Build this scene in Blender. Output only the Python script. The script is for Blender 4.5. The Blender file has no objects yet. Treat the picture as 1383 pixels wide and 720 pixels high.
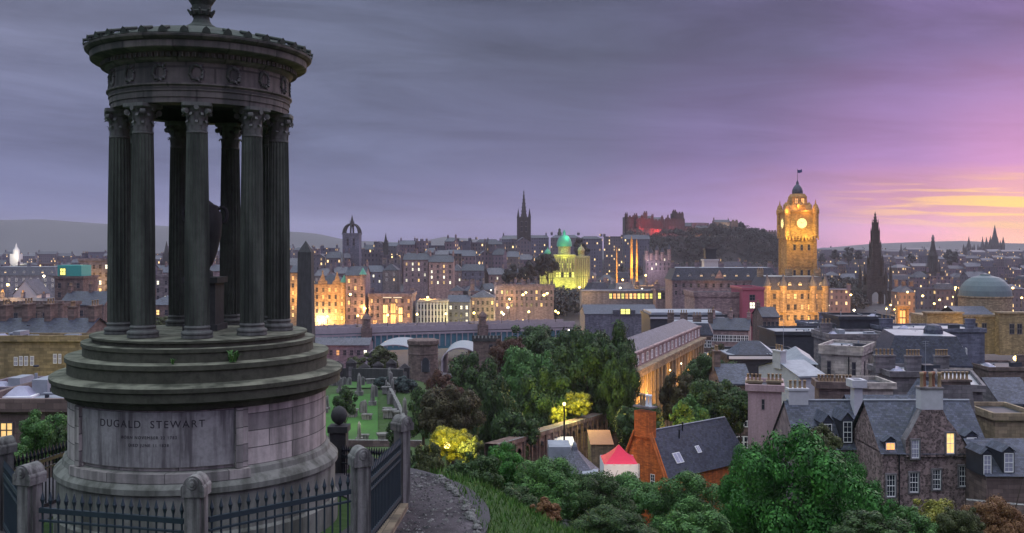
import bpy, math, random
from mathutils import Vector, Matrix, noise
from math import sin, cos, pi, radians, sqrt, exp
R_ = random.Random(7)
C = bpy.context.scene.collection
SC = bpy.context.scene
F, HY, CX = 1300.0, 332.0, 691.5          # focal length and horizon of the photograph, in its own pixels

# ---------------------------------------------------------------- camera
cam = bpy.data.cameras.new('camera'); camo = bpy.data.objects.new('camera', cam); C.objects.link(camo)
camo.location = (0, 0, 100); camo.rotation_euler = (radians(90), 0, 0)
cam.sensor_width = 36; cam.lens = 36 * F / 1383; cam.shift_y = -(360 - HY) / 1383
cam.clip_start = 0.2; cam.clip_end = 40000
SC.camera = camo

# ---------------------------------------------------------------- world: dusk sky with a cloud deck
SUN_AZ, SUN_EL = radians(38), radians(4)
w = bpy.data.worlds.new('World'); SC.world = w; w.use_nodes = True
wt = w.node_tree; wt.nodes.clear()
def wn(t, **k):
    n = wt.nodes.new(t)
    for a, b in k.items(): setattr(n, a, b)
    return n
def lin(c):
    return tuple(((v / 255) / 12.92 if v / 255 <= 0.04045 else ((v / 255 + 0.055) / 1.055) ** 2.4) for v in c) + (1,)
def wm(op, a, b=None, c=None, clamp=False):
    n = wn('ShaderNodeMath', operation=op); n.use_clamp = clamp
    for i, v in enumerate((a, b, c)):
        if v is None: continue
        if isinstance(v, (int, float)): n.inputs[i].default_value = v
        else: wt.links.new(v, n.inputs[i])
    return n.outputs[0]
def wramp(fac, stops, interp='EASE'):
    n = wn('ShaderNodeValToRGB'); n.color_ramp.interpolation = interp
    e = n.color_ramp.elements
    while len(e) < len(stops): e.new(0.5)
    for el, (p, c) in zip(e, stops): el.position = p; el.color = c
    wt.links.new(fac, n.inputs[0]); return n.outputs[0]
def wmix(f, a, b, blend='MIX'):
    n = wn('ShaderNodeMix', data_type='RGBA', blend_type=blend)
    for i, v in ((0, f), (6, a), (7, b)):
        if isinstance(v, (int, float)): n.inputs[i].default_value = v
        elif isinstance(v, tuple): n.inputs[i].default_value = v
        else: wt.links.new(v, n.inputs[i])
    return n.outputs[2]
tc = wn('ShaderNodeTexCoord'); sp = wn('ShaderNodeSeparateXYZ'); wt.links.new(tc.outputs['Generated'], sp.inputs[0])
sx, sy, sz = sp.outputs
az = wm('ARCTAN2', sx, sy)                                   # 0 ahead, + to the west where the sun has set
azn = wm('MULTIPLY_ADD', az, 1.0 / 1.1, 0.5, True)           # -31.5deg..31.5deg -> 0..1
el = wm('MULTIPLY', sz, 1.0, None, True)
def at(*s): return [(p, lin(c)) for p, c in s]
low = wramp(azn, at((0, (98, 104, 142)), (.30, (104, 108, 148)), (.52, (118, 112, 158)), (.66, (148, 122, 174)), (.76, (186, 136, 184)), (.85, (226, 152, 178)), (.94, (252, 182, 150)), (1, (255, 190, 145))))
mid = wramp(azn, at((0, (96, 101, 136)), (.30, (90, 97, 130)), (.55, (94, 95, 132)), (.70, (114, 98, 150)), (.84, (150, 110, 170)), (.94, (178, 120, 176)), (1, (186, 126, 174))))
top = wramp(azn, at((0, (104, 108, 134)), (.30, (90, 96, 120)), (.55, (76, 80, 104)), (.75, (82, 78, 112)), (.88, (104, 88, 136)), (1, (114, 92, 142))))
# clouds: wide flat streaks
mp = wn('ShaderNodeCombineXYZ')
wt.links.new(wm('MULTIPLY', az, 2.2), mp.inputs[0]); wt.links.new(wm('ADD', wm('MULTIPLY', sz, 16.0), wm('MULTIPLY', az, .8)), mp.inputs[1])
nz = wn('ShaderNodeTexNoise'); nz.inputs['Scale'].default_value = 1.3; nz.inputs['Detail'].default_value = 6; nz.inputs['Roughness'].default_value = .63; nz.inputs['Distortion'].default_value = .5
wt.links.new(mp.outputs[0], nz.inputs[0])
wob = wm('MULTIPLY_ADD', nz.outputs[0], .10, -.05)
el2 = wm('ADD', el, wob)
f1 = wm('DIVIDE', el2, .085, None, True)
f2 = wm('SUBTRACT', wm('DIVIDE', el2, .12), .6, None, True)
skyc = wmix(f2, wmix(f1, low, mid), top)
br = wm('MULTIPLY_ADD', wm('SUBTRACT', nz.outputs[0], .5), 1.65, 1.06)
skyc = wmix(1.0, skyc, wn('ShaderNodeCombineXYZ').outputs[0], 'MIX') if False else skyc
hb = wn('ShaderNodeVectorMath', operation='SCALE'); wt.links.new(skyc, hb.inputs[0]); wt.links.new(br, hb.inputs['Scale'])
skyc = hb.outputs[0]
# burning streaks near the sunset
mp2 = wn('ShaderNodeCombineXYZ')
wt.links.new(wm('MULTIPLY', az, 7.0), mp2.inputs[0]); wt.links.new(wm('MULTIPLY', wm('ADD', sz, wm('MULTIPLY', az, .03)), 140.0), mp2.inputs[1])
n2 = wn('ShaderNodeTexNoise'); n2.inputs['Scale'].default_value = 1.0; n2.inputs['Detail'].default_value = 5; n2.inputs['Roughness'].default_value = .5; n2.inputs['Distortion'].default_value = .6
wt.links.new(mp2.outputs[0], n2.inputs[0])
st = wm('MULTIPLY', wm('SUBTRACT', n2.outputs[0], .485), 11.0, None, True)
elm = wm('MULTIPLY', wm('MULTIPLY', wm('SUBTRACT', sz, .008), 40, None, True), wm('SUBTRACT', 1.0, wm('MULTIPLY', wm('SUBTRACT', sz, .040), 30, None, True)), None, True)
azm = wm('MULTIPLY', wm('SUBTRACT', az, .30), 6.0, None, True)
azw = wm('SUBTRACT', 1.0, wm('MULTIPLY', wm('SUBTRACT', az, .75), 3.0, None, True))
skyc = wmix(wm('MULTIPLY', wm('MULTIPLY', st, wm('MULTIPLY', elm, azm)), azw), skyc, lin((255, 206, 112)))
# second thin pink bar further left, and the same clouds overhead are brighter: they light the hill
up_ = wm('MULTIPLY', wm('SUBTRACT', sz, .28), 1.8, None, True)
skyc = wmix(wm('MULTIPLY', up_, .8), skyc, lin((132, 141, 138)))
gain = wm('MULTIPLY_ADD', up_, 6.0, 1.0)
vs = wn('ShaderNodeVectorMath', operation='SCALE'); wt.links.new(skyc, vs.inputs[0]); wt.links.new(gain, vs.inputs['Scale'])
nish = wn('ShaderNodeTexSky', sky_type='NISHITA'); nish.sun_disc = False; nish.sun_elevation = SUN_EL; nish.sun_rotation = SUN_AZ
bgn = wn('ShaderNodeBackground'); wt.links.new(nish.outputs[0], bgn.inputs[0]); bgn.inputs[1].default_value = 0.05
bgc = wn('ShaderNodeBackground'); wt.links.new(vs.outputs[0], bgc.inputs[0]); bgc.inputs[1].default_value = 1.0
mxs = wn('ShaderNodeMixShader'); mxs.inputs[0].default_value = .93
wt.links.new(bgn.outputs[0], mxs.inputs[1]); wt.links.new(bgc.outputs[0], mxs.inputs[2])
wo = wn('ShaderNodeOutputWorld'); wt.links.new(mxs.outputs[0], wo.inputs[0])

# last light of the sky in the west, very soft
sun = bpy.data.lights.new('sun', 'SUN'); suno = bpy.data.objects.new('sun', sun); C.objects.link(suno)
sun.energy = 0.7; sun.angle = radians(35); sun.color = (1.0, .80, .78)
d = -Vector((sin(SUN_AZ) * cos(SUN_EL + .3), cos(SUN_AZ) * cos(SUN_EL + .3), sin(SUN_EL + .3)))
suno.rotation_euler = d.to_track_quat('-Z', 'Y').to_euler()
SC.view_settings.view_transform = 'Standard'; SC.view_settings.look = 'None'
SC.view_settings.exposure = 0.40; SC.view_settings.gamma = 1; SC.view_settings.use_curve_mapping = False
SC.cycles.max_bounces = 5; SC.cycles.diffuse_bounces = 2; SC.cycles.volume_bounces = 0
SC.cycles.glossy_bounces = 2; SC.cycles.transparent_max_bounces = 6; SC.cycles.use_denoising = True
SC.cycles.sample_clamp_indirect = 4; SC.cycles.sample_clamp_direct = 20

# ---------------------------------------------------------------- placing and tagging
def P(px, py, D):
    return Vector(((px - CX) / F * D, D, 100 - (py - HY) / F * D))
def tag(o, label=None, cat=None, group=None, kind=None):
    if label: o['label'] = label
    if cat: o['category'] = cat
    if group: o['group'] = group
    if kind: o['kind'] = kind
    return o
def empty(name, loc, label, cat, group=None, rz=0):
    o = bpy.data.objects.new(name, None); C.objects.link(o); o.location = loc; o.rotation_euler = (0, 0, rz)
    return tag(o, label, cat, group)
def inst(name, mesh, parent=None, loc=(0, 0, 0), rot=(0, 0, 0), sc=(1, 1, 1)):
    o = bpy.data.objects.new(name, mesh); C.objects.link(o); o.parent = parent
    o.location = loc; o.rotation_euler = rot; o.scale = sc
    return o

class MB:
    def __init__(s): s.v = []; s.f = []; s.m = []; s.uv = []; s.sm = []; s.mats = []
    def mi(s, m):
        if m not in s.mats: s.mats.append(m)
        return s.mats.index(m)
    def face(s, pts, m, uv=None, smooth=False):
        b = len(s.v); s.v += [tuple(p) for p in pts]; s.f.append(tuple(range(b, b + len(pts)))); s.m.append(s.mi(m))
        if uv is None:
            a = Vector(pts[0]); e = (Vector(pts[1]) - a); L = e.length or 1; e = e / L
            nn = e.cross(Vector(pts[-1]) - a); g = nn.cross(e).normalized() if nn.length > 1e-9 else Vector((0, 0, 1))
            uv = [((Vector(p) - a).dot(e) + a.x + a.y, (Vector(p) - a).dot(g) + a.z) for p in pts]
        s.uv.append(uv); s.sm.append(smooth)
    def grid(s, rows, m, close=False, smooth=True, uv=None):   # rows: list of lists of points
        b = len(s.v); n = len(rows[0])
        for r in rows: s.v += [tuple(p) for p in r]
        k = s.mi(m)
        for i in range(len(rows) - 1):
            for j in range(n if close else n - 1):
                j2 = (j + 1) % n
                s.f.append((b + i * n + j, b + i * n + j2, b + (i + 1) * n + j2, b + (i + 1) * n + j)); s.m.append(k); s.sm.append(smooth)
                if uv: s.uv.append([uv(i, j), uv(i, j + 1), uv(i + 1, j + 1), uv(i + 1, j)])
                else: s.uv.append([(j, i), (j + 1, i), (j + 1, i + 1), (j, i + 1)])
    def box(s, x0, x1, y0, y1, z0, z1, m, top=None, rot=0, c=(0, 0), bottom=False, taper=0):
        def q(x, y, z):
            if rot:
                x, y = x - c[0], y - c[1]; x, y = x * cos(rot) - y * sin(rot) + c[0], x * sin(rot) + y * cos(rot) + c[1]
            return (x, y, z)
        t = taper
        a = [q(x0, y0, z0), q(x1, y0, z0), q(x1, y1, z0), q(x0, y1, z0)]
        b = [q(x0 + t, y0 + t, z1), q(x1 - t, y0 + t, z1), q(x1 - t, y1 - t, z1), q(x0 + t, y1 - t, z1)]
        for i in range(4):
            j = (i + 1) % 4; L = (x1 - x0) if i % 2 == 0 else (y1 - y0); u0 = (x0 if i % 2 == 0 else y0)
            s.face([a[i], a[j], b[j], b[i]], m, [(u0, z0), (u0 + L, z0), (u0 + L, z1), (u0, z1)])
        s.face(b, top or m)
        if bottom: s.face(a[::-1], m)
    def lathe(s, prof, m, n=48, c=(0, 0, 0), smooth=False, a0=0, a1=2 * pi, sx=1, cap=True):
        full = abs(a1 - a0 - 2 * pi) < 1e-6; k = n if full else n + 1
        rows = [[(c[0] + r * cos(a0 + (a1 - a0) * j / n) * sx, c[1] + r * sin(a0 + (a1 - a0) * j / n), c[2] + z) for j in range(k)] for r, z in prof]
        cum = [0]
        for (r0, z0), (r1, z1) in zip(prof, prof[1:]): cum.append(cum[-1] + sqrt((r1 - r0) ** 2 + (z1 - z0) ** 2))
        rr = max(r for r, z in prof)
        s.grid(rows, m, close=full, smooth=smooth, uv=lambda i, j: (j * (a1 - a0) / n * rr, prof[0][1] + cum[i]))
        if cap and full:
            if prof[-1][0] > 1e-4: s.face(rows[-1], m)
            if prof[0][0] > 1e-4: s.face(rows[0][::-1], m)
    def cyl(s, p0, p1, r0, r1, m, n=10, smooth=True):
        p0, p1 = Vector(p0), Vector(p1); a = (p1 - p0)
        if a.length < 1e-6: return
        a.normalize(); u = a.orthogonal().normalized(); v = a.cross(u)
        rows = [[p + (u * cos(2 * pi * j / n) + v * sin(2 * pi * j / n)) * r for j in range(n)] for p, r in ((p0, r0), (p1, r1))]
        s.grid(rows, m, close=True, smooth=smooth)
        s.face(rows[1], m); s.face(rows[0][::-1], m)
    def pyramid(s, cx, cy, z0, z1, hw, hd, m, n=4, top=0.0):
        a0 = pi / 4 if n == 4 else pi / n; k = sqrt(2) if n == 4 else 1
        lo = [(cx + hw * k * cos(a0 + 2 * pi * i / n), cy + hd * k * sin(a0 + 2 * pi * i / n), z0) for i in range(n)]
        if top <= 0:
            for i in range(n): s.face([lo[i], lo[(i + 1) % n], (cx, cy, z1)], m)
        else:
            hi = [(cx + top * k * cos(a0 + 2 * pi * i / n), cy + top * k * sin(a0 + 2 * pi * i / n), z1) for i in range(n)]
            for i in range(n): s.face([lo[i], lo[(i + 1) % n], hi[(i + 1) % n], hi[i]], m)
            s.face(hi, m)
    def mesh(s, name):
        me = bpy.data.meshes.new(name); me.from_pydata(s.v, [], s.f)
        for m in s.mats: me.materials.append(m)
        me.polygons.foreach_set('material_index', s.m)
        me.polygons.foreach_set('use_smooth', s.sm)
        ul = me.uv_layers.new(name='UVMap'); fl = []
        for q in s.uv:
            for a in q: fl += [a[0], a[1]]
        ul.data.foreach_set('uv', fl); me.update()
        return me
    def build(s, name, parent=None, loc=(0, 0, 0), rot=(0, 0, 0)):
        return inst(name, s.mesh(name), parent, loc, rot)

# ---------------------------------------------------------------- materials
class N:
    def __init__(s, name):
        s.m = bpy.data.materials.new(name); s.m.use_nodes = True; s.t = s.m.node_tree
        s.b = s.t.nodes['Principled BSDF']; s.b.inputs['Specular IOR Level'].default_value = .25
    def n(s, t, **k):
        x = s.t.nodes.new(t)
        for a, b in k.items():
            if a in x.inputs.keys(): x.inputs[a].default_value = b
            else: setattr(x, a, b)
        return x
    def l(s, a, b): s.t.links.new(a, b)
    def coord(s, kind='Object'):
        if kind == 'World':
            return s.n('ShaderNodeNewGeometry').outputs['Position']
        return s.n('ShaderNodeTexCoord').outputs[kind]
    def noise(s, vec, scale, detail=4, rough=.55):
        x = s.n('ShaderNodeTexNoise', Scale=scale, Detail=detail, Roughness=rough); s.l(vec, x.inputs['Vector']); return x.outputs[0]
    def ramp(s, f, stops, interp='LINEAR'):
        x = s.n('ShaderNodeValToRGB'); x.color_ramp.interpolation = interp; e = x.color_ramp.elements
        while len(e) < len(stops): e.new(.5)
        for q, (p, c) in zip(e, stops): q.position = p; q.color = tuple(c) + (1,) if len(c) == 3 else c
        s.l(f, x.inputs[0]); return x.outputs[0]
    def mix(s, f, a, b, blend='MIX'):
        x = s.n('ShaderNodeMix', data_type='RGBA', blend_type=blend)
        for i, v in ((0, f), (6, a), (7, b)):
            if isinstance(v, (int, float)): x.inputs[i].default_value = v
            elif isinstance(v, tuple): x.inputs[i].default_value = v if len(v) == 4 else v + (1,)
            else: s.l(v, x.inputs[i])
        return x.outputs[2]
    def math(s, op, a, b=None, clamp=False):
        x = s.n('ShaderNodeMath', operation=op); x.use_clamp = clamp
        for i, v in enumerate((a, b)):
            if v is None: continue
            if isinstance(v, (int, float)): x.inputs[i].default_value = v
            else: s.l(v, x.inputs[i])
        return x.outputs[0]
    def bump(s, h, dist=.02, strength=.6):
        x = s.n('ShaderNodeBump', Strength=strength, Distance=dist); s.l(h, x.inputs['Height']); s.l(x.outputs[0], s.b.inputs['Normal'])
    def done(s, col=None, rough=.85, metal=0):
        if col is not None:
            if isinstance(col, tuple): s.b.inputs['Base Color'].default_value = col if len(col) == 4 else col + (1,)
            else: s.l(col, s.b.inputs['Base Color'])
        s.b.inputs['Roughness'].default_value = rough; s.b.inputs['Metallic'].default_value = metal
        return s.m
def sc3(c, k): return tuple(min(1, v * k) for v in c)
def stone(name, c, scale=1.0, blocks=None, mort=.35, rough=.9, var=.35, streak=.5, bump=.02, rubble=False, grime=(.03, .03, .03)):
    a = N(name); v = a.coord('Object'); uv = a.coord('UV')
    n1 = a.noise(v, .35 * scale, 5, .6); n2 = a.noise(v, 4.0 * scale, 4, .65)
    col = a.mix(n1, sc3(c, 1 - var), sc3(c, 1 + var))
    col = a.mix(a.math('MULTIPLY', a.ramp(n2, [(.42, (0, 0, 0)), (.7, (1, 1, 1))]), .45), col, sc3(c, .45))
    h = n2
    if rubble:
        vo = a.n('ShaderNodeTexVoronoi', Scale=blocks); a.l(uv, vo.inputs['Vector'])
        ve = a.n('ShaderNodeTexVoronoi', Scale=blocks); ve.feature = 'DISTANCE_TO_EDGE'; a.l(uv, ve.inputs['Vector'])
        col = a.mix(.75, col, a.mix(1.0, a.ramp(vo.outputs['Color'], [(0.25, sc3(c, .35)), (.5, sc3(c, .9)), (.75, sc3(c, 2.1))]), (1, 1, 1), 'MULTIPLY'))
        e = a.ramp(ve.outputs['Distance'], [(.0, (0, 0, 0)), (.09, (1, 1, 1))]); col = a.mix(e, sc3(c, 1.5), col); h = e
    elif blocks:
        bk = a.n('ShaderNodeTexBrick', Scale=1.0); bk.inputs['Brick Width'].default_value = blocks[0]; bk.inputs['Row Height'].default_value = blocks[1]
        bk.inputs['Mortar Size'].default_value = blocks[1] * .03; bk.inputs['Color1'].default_value = (0.55, .55, .55, 1); bk.inputs['Color2'].default_value = (1.35, 1.3, 1.25, 1)
        bk.inputs['Mortar'].default_value = (mort, mort, mort, 1); bk.inputs['Bias'].default_value = .1; a.l(uv, bk.inputs['Vector'])
        col = a.mix(.85, col, bk.outputs['Color'], 'MULTIPLY'); h = a.math('ADD', n2, a.math('MULTIPLY', bk.outputs['Fac'], -1.2))
    if streak:
        mpn = a.n('ShaderNodeMapping'); mpn.inputs['Scale'].default_value = (1.2 * scale, 1.2 * scale, .12 * scale); a.l(v, mpn.inputs[0])
        ns = a.noise(mpn.outputs[0], 1.6, 4, .6)
        col = a.mix(a.math('MULTIPLY', a.ramp(ns, [(.43, (0, 0, 0)), (.62, (1, 1, 1))]), streak), col, grime)
    a.bump(h, bump, .7)
    return a.done(col, rough)
def slate(name, c, s=1.0):
    a = N(name); uv = a.coord('UV'); v = a.coord('Object')
    bk = a.n('ShaderNodeTexBrick', Scale=1.0); bk.inputs['Brick Width'].default_value = .35 * s; bk.inputs['Row Height'].default_value = .25 * s
    bk.inputs['Mortar Size'].default_value = .012 * s; bk.inputs['Color1'].default_value = (.6, .6, .62, 1); bk.inputs['Color2'].default_value = (1.5, 1.45, 1.5, 1)
    bk.inputs['Mortar'].default_value = (.35, .35, .35, 1); a.l(uv, bk.inputs['Vector'])
    n1 = a.noise(v, .5, 4); col = a.mix(n1, sc3(c, .6), sc3(c, 1.5)); col = a.mix(.9, col, bk.outputs['Color'], 'MULTIPLY')
    n3 = a.noise(v, 3, 4); col = a.mix(a.math('MULTIPLY', a.ramp(n3, [(.55, (0, 0, 0)), (.75, (1, 1, 1))]), .4), col, (.09, .10, .06))
    a.bump(a.math('MULTIPLY', bk.outputs['Fac'], -1), .01, .5)
    return a.done(col, .55)
def plain(name, c, rough=.7, metal=0, var=.25, scale=2.0):
    a = N(name); n1 = a.noise(a.coord('Object'), scale, 5, .65)
    return a.done(a.mix(n1, sc3(c, 1 - var), sc3(c, 1 + var)), rough, metal)
def glow(name, c, strength, var=.5, base=(.3, .25, .2)):
    a = N(name); oi = a.n('ShaderNodeObjectInfo').outputs['Random']; n1 = a.noise(a.coord('Object'), 2.2, 3)
    s_ = a.math('MULTIPLY', a.math('ADD', a.math('MULTIPLY', oi, var * 1.6), 1 - var), a.math('ADD', a.math('MULTIPLY', n1, 1.2), .35))
    a.b.inputs['Emission Color'].default_value = tuple(c) + (1,); a.l(a.math('MULTIPLY', s_, strength), a.b.inputs['Emission Strength'])
    m = a.done(base, .3); m.cycles.emission_sampling = 'NONE'; return m
M = {}
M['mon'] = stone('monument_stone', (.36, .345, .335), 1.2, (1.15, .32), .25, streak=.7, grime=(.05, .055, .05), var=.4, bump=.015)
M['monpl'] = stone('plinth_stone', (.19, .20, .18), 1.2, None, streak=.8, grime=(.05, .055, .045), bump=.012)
M['step'] = N('step_stone')
def _step():
    a = M['step']; v = a.coord('Object'); n1 = a.noise(v, 1.4, 6, .7); n2 = a.noise(v, 7, 5, .65)
    col = a.mix(n1, (.022, .026, .018), (.10, .105, .08)); col = a.mix(a.math('MULTIPLY', a.ramp(n2, [(.45, (0, 0, 0)), (.7, (1, 1, 1))]), .7), col, (.022, .026, .018))
    g = a.n('ShaderNodeNewGeometry'); s_ = a.n('ShaderNodeSeparateXYZ'); a.l(g.outputs['Normal'], s_.inputs[0])
    up = a.math('MULTIPLY', a.math('GREATER_THAN', s_.outputs[2], .6), a.ramp(a.noise(v, 2.3, 4), [(.38, (0, 0, 0)), (.6, (1, 1, 1))]))
    col = a.mix(a.math('MULTIPLY', up, .6), col, (.24, .25, .19)); a.bump(n2, .015, .8); return a.done(col, .9)
M['step'] = _step()
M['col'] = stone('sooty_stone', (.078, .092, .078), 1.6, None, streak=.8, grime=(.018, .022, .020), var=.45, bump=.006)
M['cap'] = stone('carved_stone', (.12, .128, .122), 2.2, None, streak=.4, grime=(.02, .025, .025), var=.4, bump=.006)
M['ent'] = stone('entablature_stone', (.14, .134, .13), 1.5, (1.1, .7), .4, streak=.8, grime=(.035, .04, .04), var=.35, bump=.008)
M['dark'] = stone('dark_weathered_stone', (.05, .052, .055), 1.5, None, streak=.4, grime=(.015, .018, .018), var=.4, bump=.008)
M['moss'] = stone('mossy_roof_stone', (.05, .062, .055), 2.0, None, streak=.3, var=.5)
M['panel'] = stone('tablet_stone', (.26, .26, .26), 3.0, None, streak=.95, grime=(.09, .085, .09), var=.3, bump=.006)
M['iron'] = plain('painted_iron', (.030, .045, .058), .55, .3)
M['irons'] = plain('dark_iron', (.012, .016, .022), .5, .3)
M['pier'] = stone('pier_stone', (.20, .20, .195), 2.5, None, streak=.9, grime=(.05, .05, .05))
M['rwall'] = stone('warm_rubble_stone', (.20, .17, .12), 1.0, (.55, .22), .3)
PAL = dict(purple=(.20, .165, .205), grey=(.17, .16, .18), pink=(.30, .22, .23), brown=(.16, .12, .115), sand=(.30, .24, .17), blue=(.13, .14, .20), black=(.05, .048, .055), cream=(.42, .38, .36), ochre=(.27, .215, .125))
for k, c in PAL.items():
    M[k] = stone(k + '_ashlar', c, .35, (.95, .38), .5, streak=.45, grime=sc3(c, .3), var=.28, bump=.02)
M['slate'] = slate('blue_slate', (.055, .063, .090)); M['slate2'] = slate('dark_slate', (.034, .039, .060)); M['slate3'] = slate('grey_slate', (.075, .078, .10))
M['lead'] = plain('pale_lead', (.23, .25, .29), .5, 0, .55, .7); M['felt'] = plain('black_felt', (.030, .034, .046), .6, 0, .7, .7)
M['white'] = plain('white_paint', (.72, .72, .74), .5, 0, .1); M['harl'] = plain('pale_harling', (.42, .42, .46), .85, 0, .25, 1.5)
M['pot'] = plain('clay_pot', (.27, .19, .12), .8, 0, .4, 3); M['potr'] = plain('red_clay_pot', (.26, .12, .08), .8, 0, .3, 3)
M['copper'] = plain('green_copper', (.08, .28, .22), .6, 0, .3); M['teal'] = plain('teal_cladding', (.05, .30, .27), .6, 0, .2)
M['brick'] = stone('orange_render', (.50, .14, .04), 1.0, (.5, .16), .7, streak=.5, grime=(.16, .05, .025), var=.35, bump=.01)
M['rubble'] = stone('rubble_wall', (.17, .125, .125), 1.0, 4.2, rubble=True, streak=.3, grime=(.04, .035, .04))
M['pinkwall'] = stone('pink_render', (.42, .30, .32), 1.0, None, streak=.3, grime=(.16, .12, .13), var=.2)
M['redc'] = plain('red_canvas', (.62, .03, .08), .7, 0, .1); M['whitec'] = plain('white_canvas', (.70, .74, .82), .7, 0, .1)
M['glass'] = plain('dark_glass', (.02, .025, .04), .12, 0, .3); M['glass2'] = plain('sky_glass', (.30, .30, .40), .25, 0, .5, .8)
M['banner'] = plain('pink_hoarding', (.36, .09, .13), .6, 0, .2, .6)
M['lit'] = glow('lit_window', (1.0, .62, .20), 1.15); M['litw'] = glow('white_lit_window', (1.0, .95, .72), 1.4); M['lito'] = glow('orange_lit_window', (1.0, .42, .10), 1.2); M['lity'] = glow('yellow_lit_window', (.95, .95, .18), 1.2)
M['lamp'] = glow('lamp_glass', (1.0, .72, .22), 5, .1); M['lampw'] = glow('white_lamp_glass', (1.0, .92, .7), 4, .1)
M['clock'] = glow('lit_clock_face', (1.0, .80, .26), 1.1, 0)
M['dkframe'] = plain('dark_frame', (.10, .09, .10), .6)
M['asph'] = plain('asphalt', (.055, .052, .06), .9, 0, .3, .3)
M['hill'] = plain('hill', (.05, .055, .07), 1.0, 0, .4, .003)
def wall_grid(name, c, litp=.05, pw=2.6, ph=3.3, litc=(1, .66, .26)):
    a = N(name); uv = a.coord('UV'); v = a.coord('Object')
    s_ = a.n('ShaderNodeSeparateXYZ'); a.l(uv, s_.inputs[0])
    u = a.math('DIVIDE', s_.outputs[0], pw); q = a.math('DIVIDE', s_.outputs[1], ph)
    fu, fv = a.math('FRACT', u), a.math('FRACT', q)
    ins = lambda f, lo, hi: a.math('MULTIPLY', a.math('GREATER_THAN', f, lo), a.math('LESS_THAN', f, hi))
    win = a.math('MULTIPLY', ins(fu, .32, .70), ins(fv, .28, .80))
    cb = a.n('ShaderNodeCombineXYZ'); a.l(a.math('FLOOR', u), cb.inputs[0]); a.l(a.math('FLOOR', q), cb.inputs[1]); a.l(a.n('ShaderNodeObjectInfo').outputs['Random'], cb.inputs[2])
    wn_ = a.n('ShaderNodeTexWhiteNoise'); a.l(cb.outputs[0], wn_.inputs['Vector'])
    n1 = a.noise(v, .08, 4); oi = a.n('ShaderNodeObjectInfo').outputs['Random']; c = sc3(c, .68)
    col = a.mix(n1, sc3(c, .6), sc3(c, 1.4)); col = a.mix(a.math('MULTIPLY', oi, .5), col, sc3(c, 1.7))
    col = a.mix(win, col, a.mix(wn_.outputs[0], (.02, .022, .035), (.09, .09, .13)))
    a.b.inputs['Emission Color'].default_value = tuple(litc) + (1,)
    a.l(a.math('MULTIPLY', a.math('MULTIPLY', win, a.math('GREATER_THAN', wn_.outputs[0], 1 - litp)), a.math('ADD', a.math('MULTIPLY', a.math('FRACT', a.math('MULTIPLY', wn_.outputs[0], 613.0)), 1.8), .35)), a.b.inputs['Emission Strength'])
    m = a.done(col, .85); m.cycles.emission_sampling = 'NONE'; return m
M['t_purple'] = wall_grid('purple_tenement_wall', (.16, .125, .165), .11); M['t_grey'] = wall_grid('grey_tenement_wall', (.13, .12, .15), .09)
M['t_brown'] = wall_grid('brown_tenement_wall', (.16, .115, .115), .12); M['t_blue'] = wall_grid('blue_tenement_wall', (.11, .115, .17), .08); M['t_pale'] = wall_grid('pale_tenement_wall', (.34, .30, .34), .05)
def leafmat(name, c1, c2, c3, rough=.6):
    a = N(name); g = a.n('ShaderNodeNewGeometry'); r = g.outputs['Random Per Island']; n1 = a.noise(a.coord('Object'), 3.2, 3)
    col = a.mix(a.ramp(n1, [(.36, (0, 0, 0)), (.64, (1, 1, 1))]), c1, c2); col = a.mix(a.math('MULTIPLY', a.math('POWER', r, 3), .8), col, c3)
    a.b.inputs['Transmission Weight'].default_value = 0
    return a.done(col, rough)
LM = dict(dark=leafmat('dark_green_leaves', (.007, .024, .009), (.030, .070, .018), (.08, .14, .035)),
          green=leafmat('green_leaves', (.018, .060, .018), (.055, .15, .035), (.12, .24, .06)),
          deep=leafmat('deep_green_leaves', (.006, .042, .008), (.028, .13, .020), (.08, .26, .045)),
          bronze=leafmat('bronze_leaves', (.022, .026, .014), (.055, .048, .022), (.10, .085, .035)),
          olive=leafmat('olive_leaves', (.030, .042, .018), (.06, .075, .025), (.10, .11, .04)),
          yellow=leafmat('yellow_green_leaves', (.05, .07, .012), (.16, .165, .02), (.34, .30, .04)),  # yellowish foliage, with lamplight on the lit bushes put into the colour
          brown=leafmat('brown_autumn_leaves', (.10, .045, .02), (.16, .075, .03), (.22, .13, .05)),
          wood=leafmat('distant_woodland_leaves', (.010, .012, .018), (.022, .026, .030), (.035, .04, .04)),
          blue=leafmat('blue_grey_leaves', (.02, .035, .038), (.035, .055, .055), (.06, .085, .08)),
          red=leafmat('red_brown_leaves', (.05, .022, .018), (.08, .035, .026), (.11, .06, .035)))
M['bark'] = plain('bark', (.05, .04, .032), .95, 0, .4, 3)

# ---------------------------------------------------------------- terrain
def lerp(t, D):
    if D <= t[0][0]: return t[0][1]
    for (a, b), (c, d_) in zip(t, t[1:]):
        if D <= c: return b + (d_ - b) * (D - a) / (c - a)
    return t[-1][1]
TA = [(-400, 70), (-60, 97), (0, 98.3), (6, 95.6), (14, 94.35), (22.4, 94.15), (24, 93.6), (26, 92.4), (30, 90.2), (45, 84), (90, 71.5), (130, 64), (180, 62), (260, 60), (400, 58), (520, 60), (700, 64), (900, 68), (1500, 58), (3000, 56), (20000, 56)]
TL = [(-400, 70), (-60, 97), (0, 98.3), (6, 95.6), (14, 94.35), (22.4, 94.15), (24, 93.6), (27, 92.2), (34, 89.8), (50, 86.5), (70, 83), (110, 76), (150, 70), (190, 71), (225, 69), (285, 64), (305, 58), (330, 54), (420, 54), (470, 60), (600, 68), (750, 78), (1000, 72), (3000, 50), (20000, 40)]
MCX, MCY = -6.45, 20.0
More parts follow.
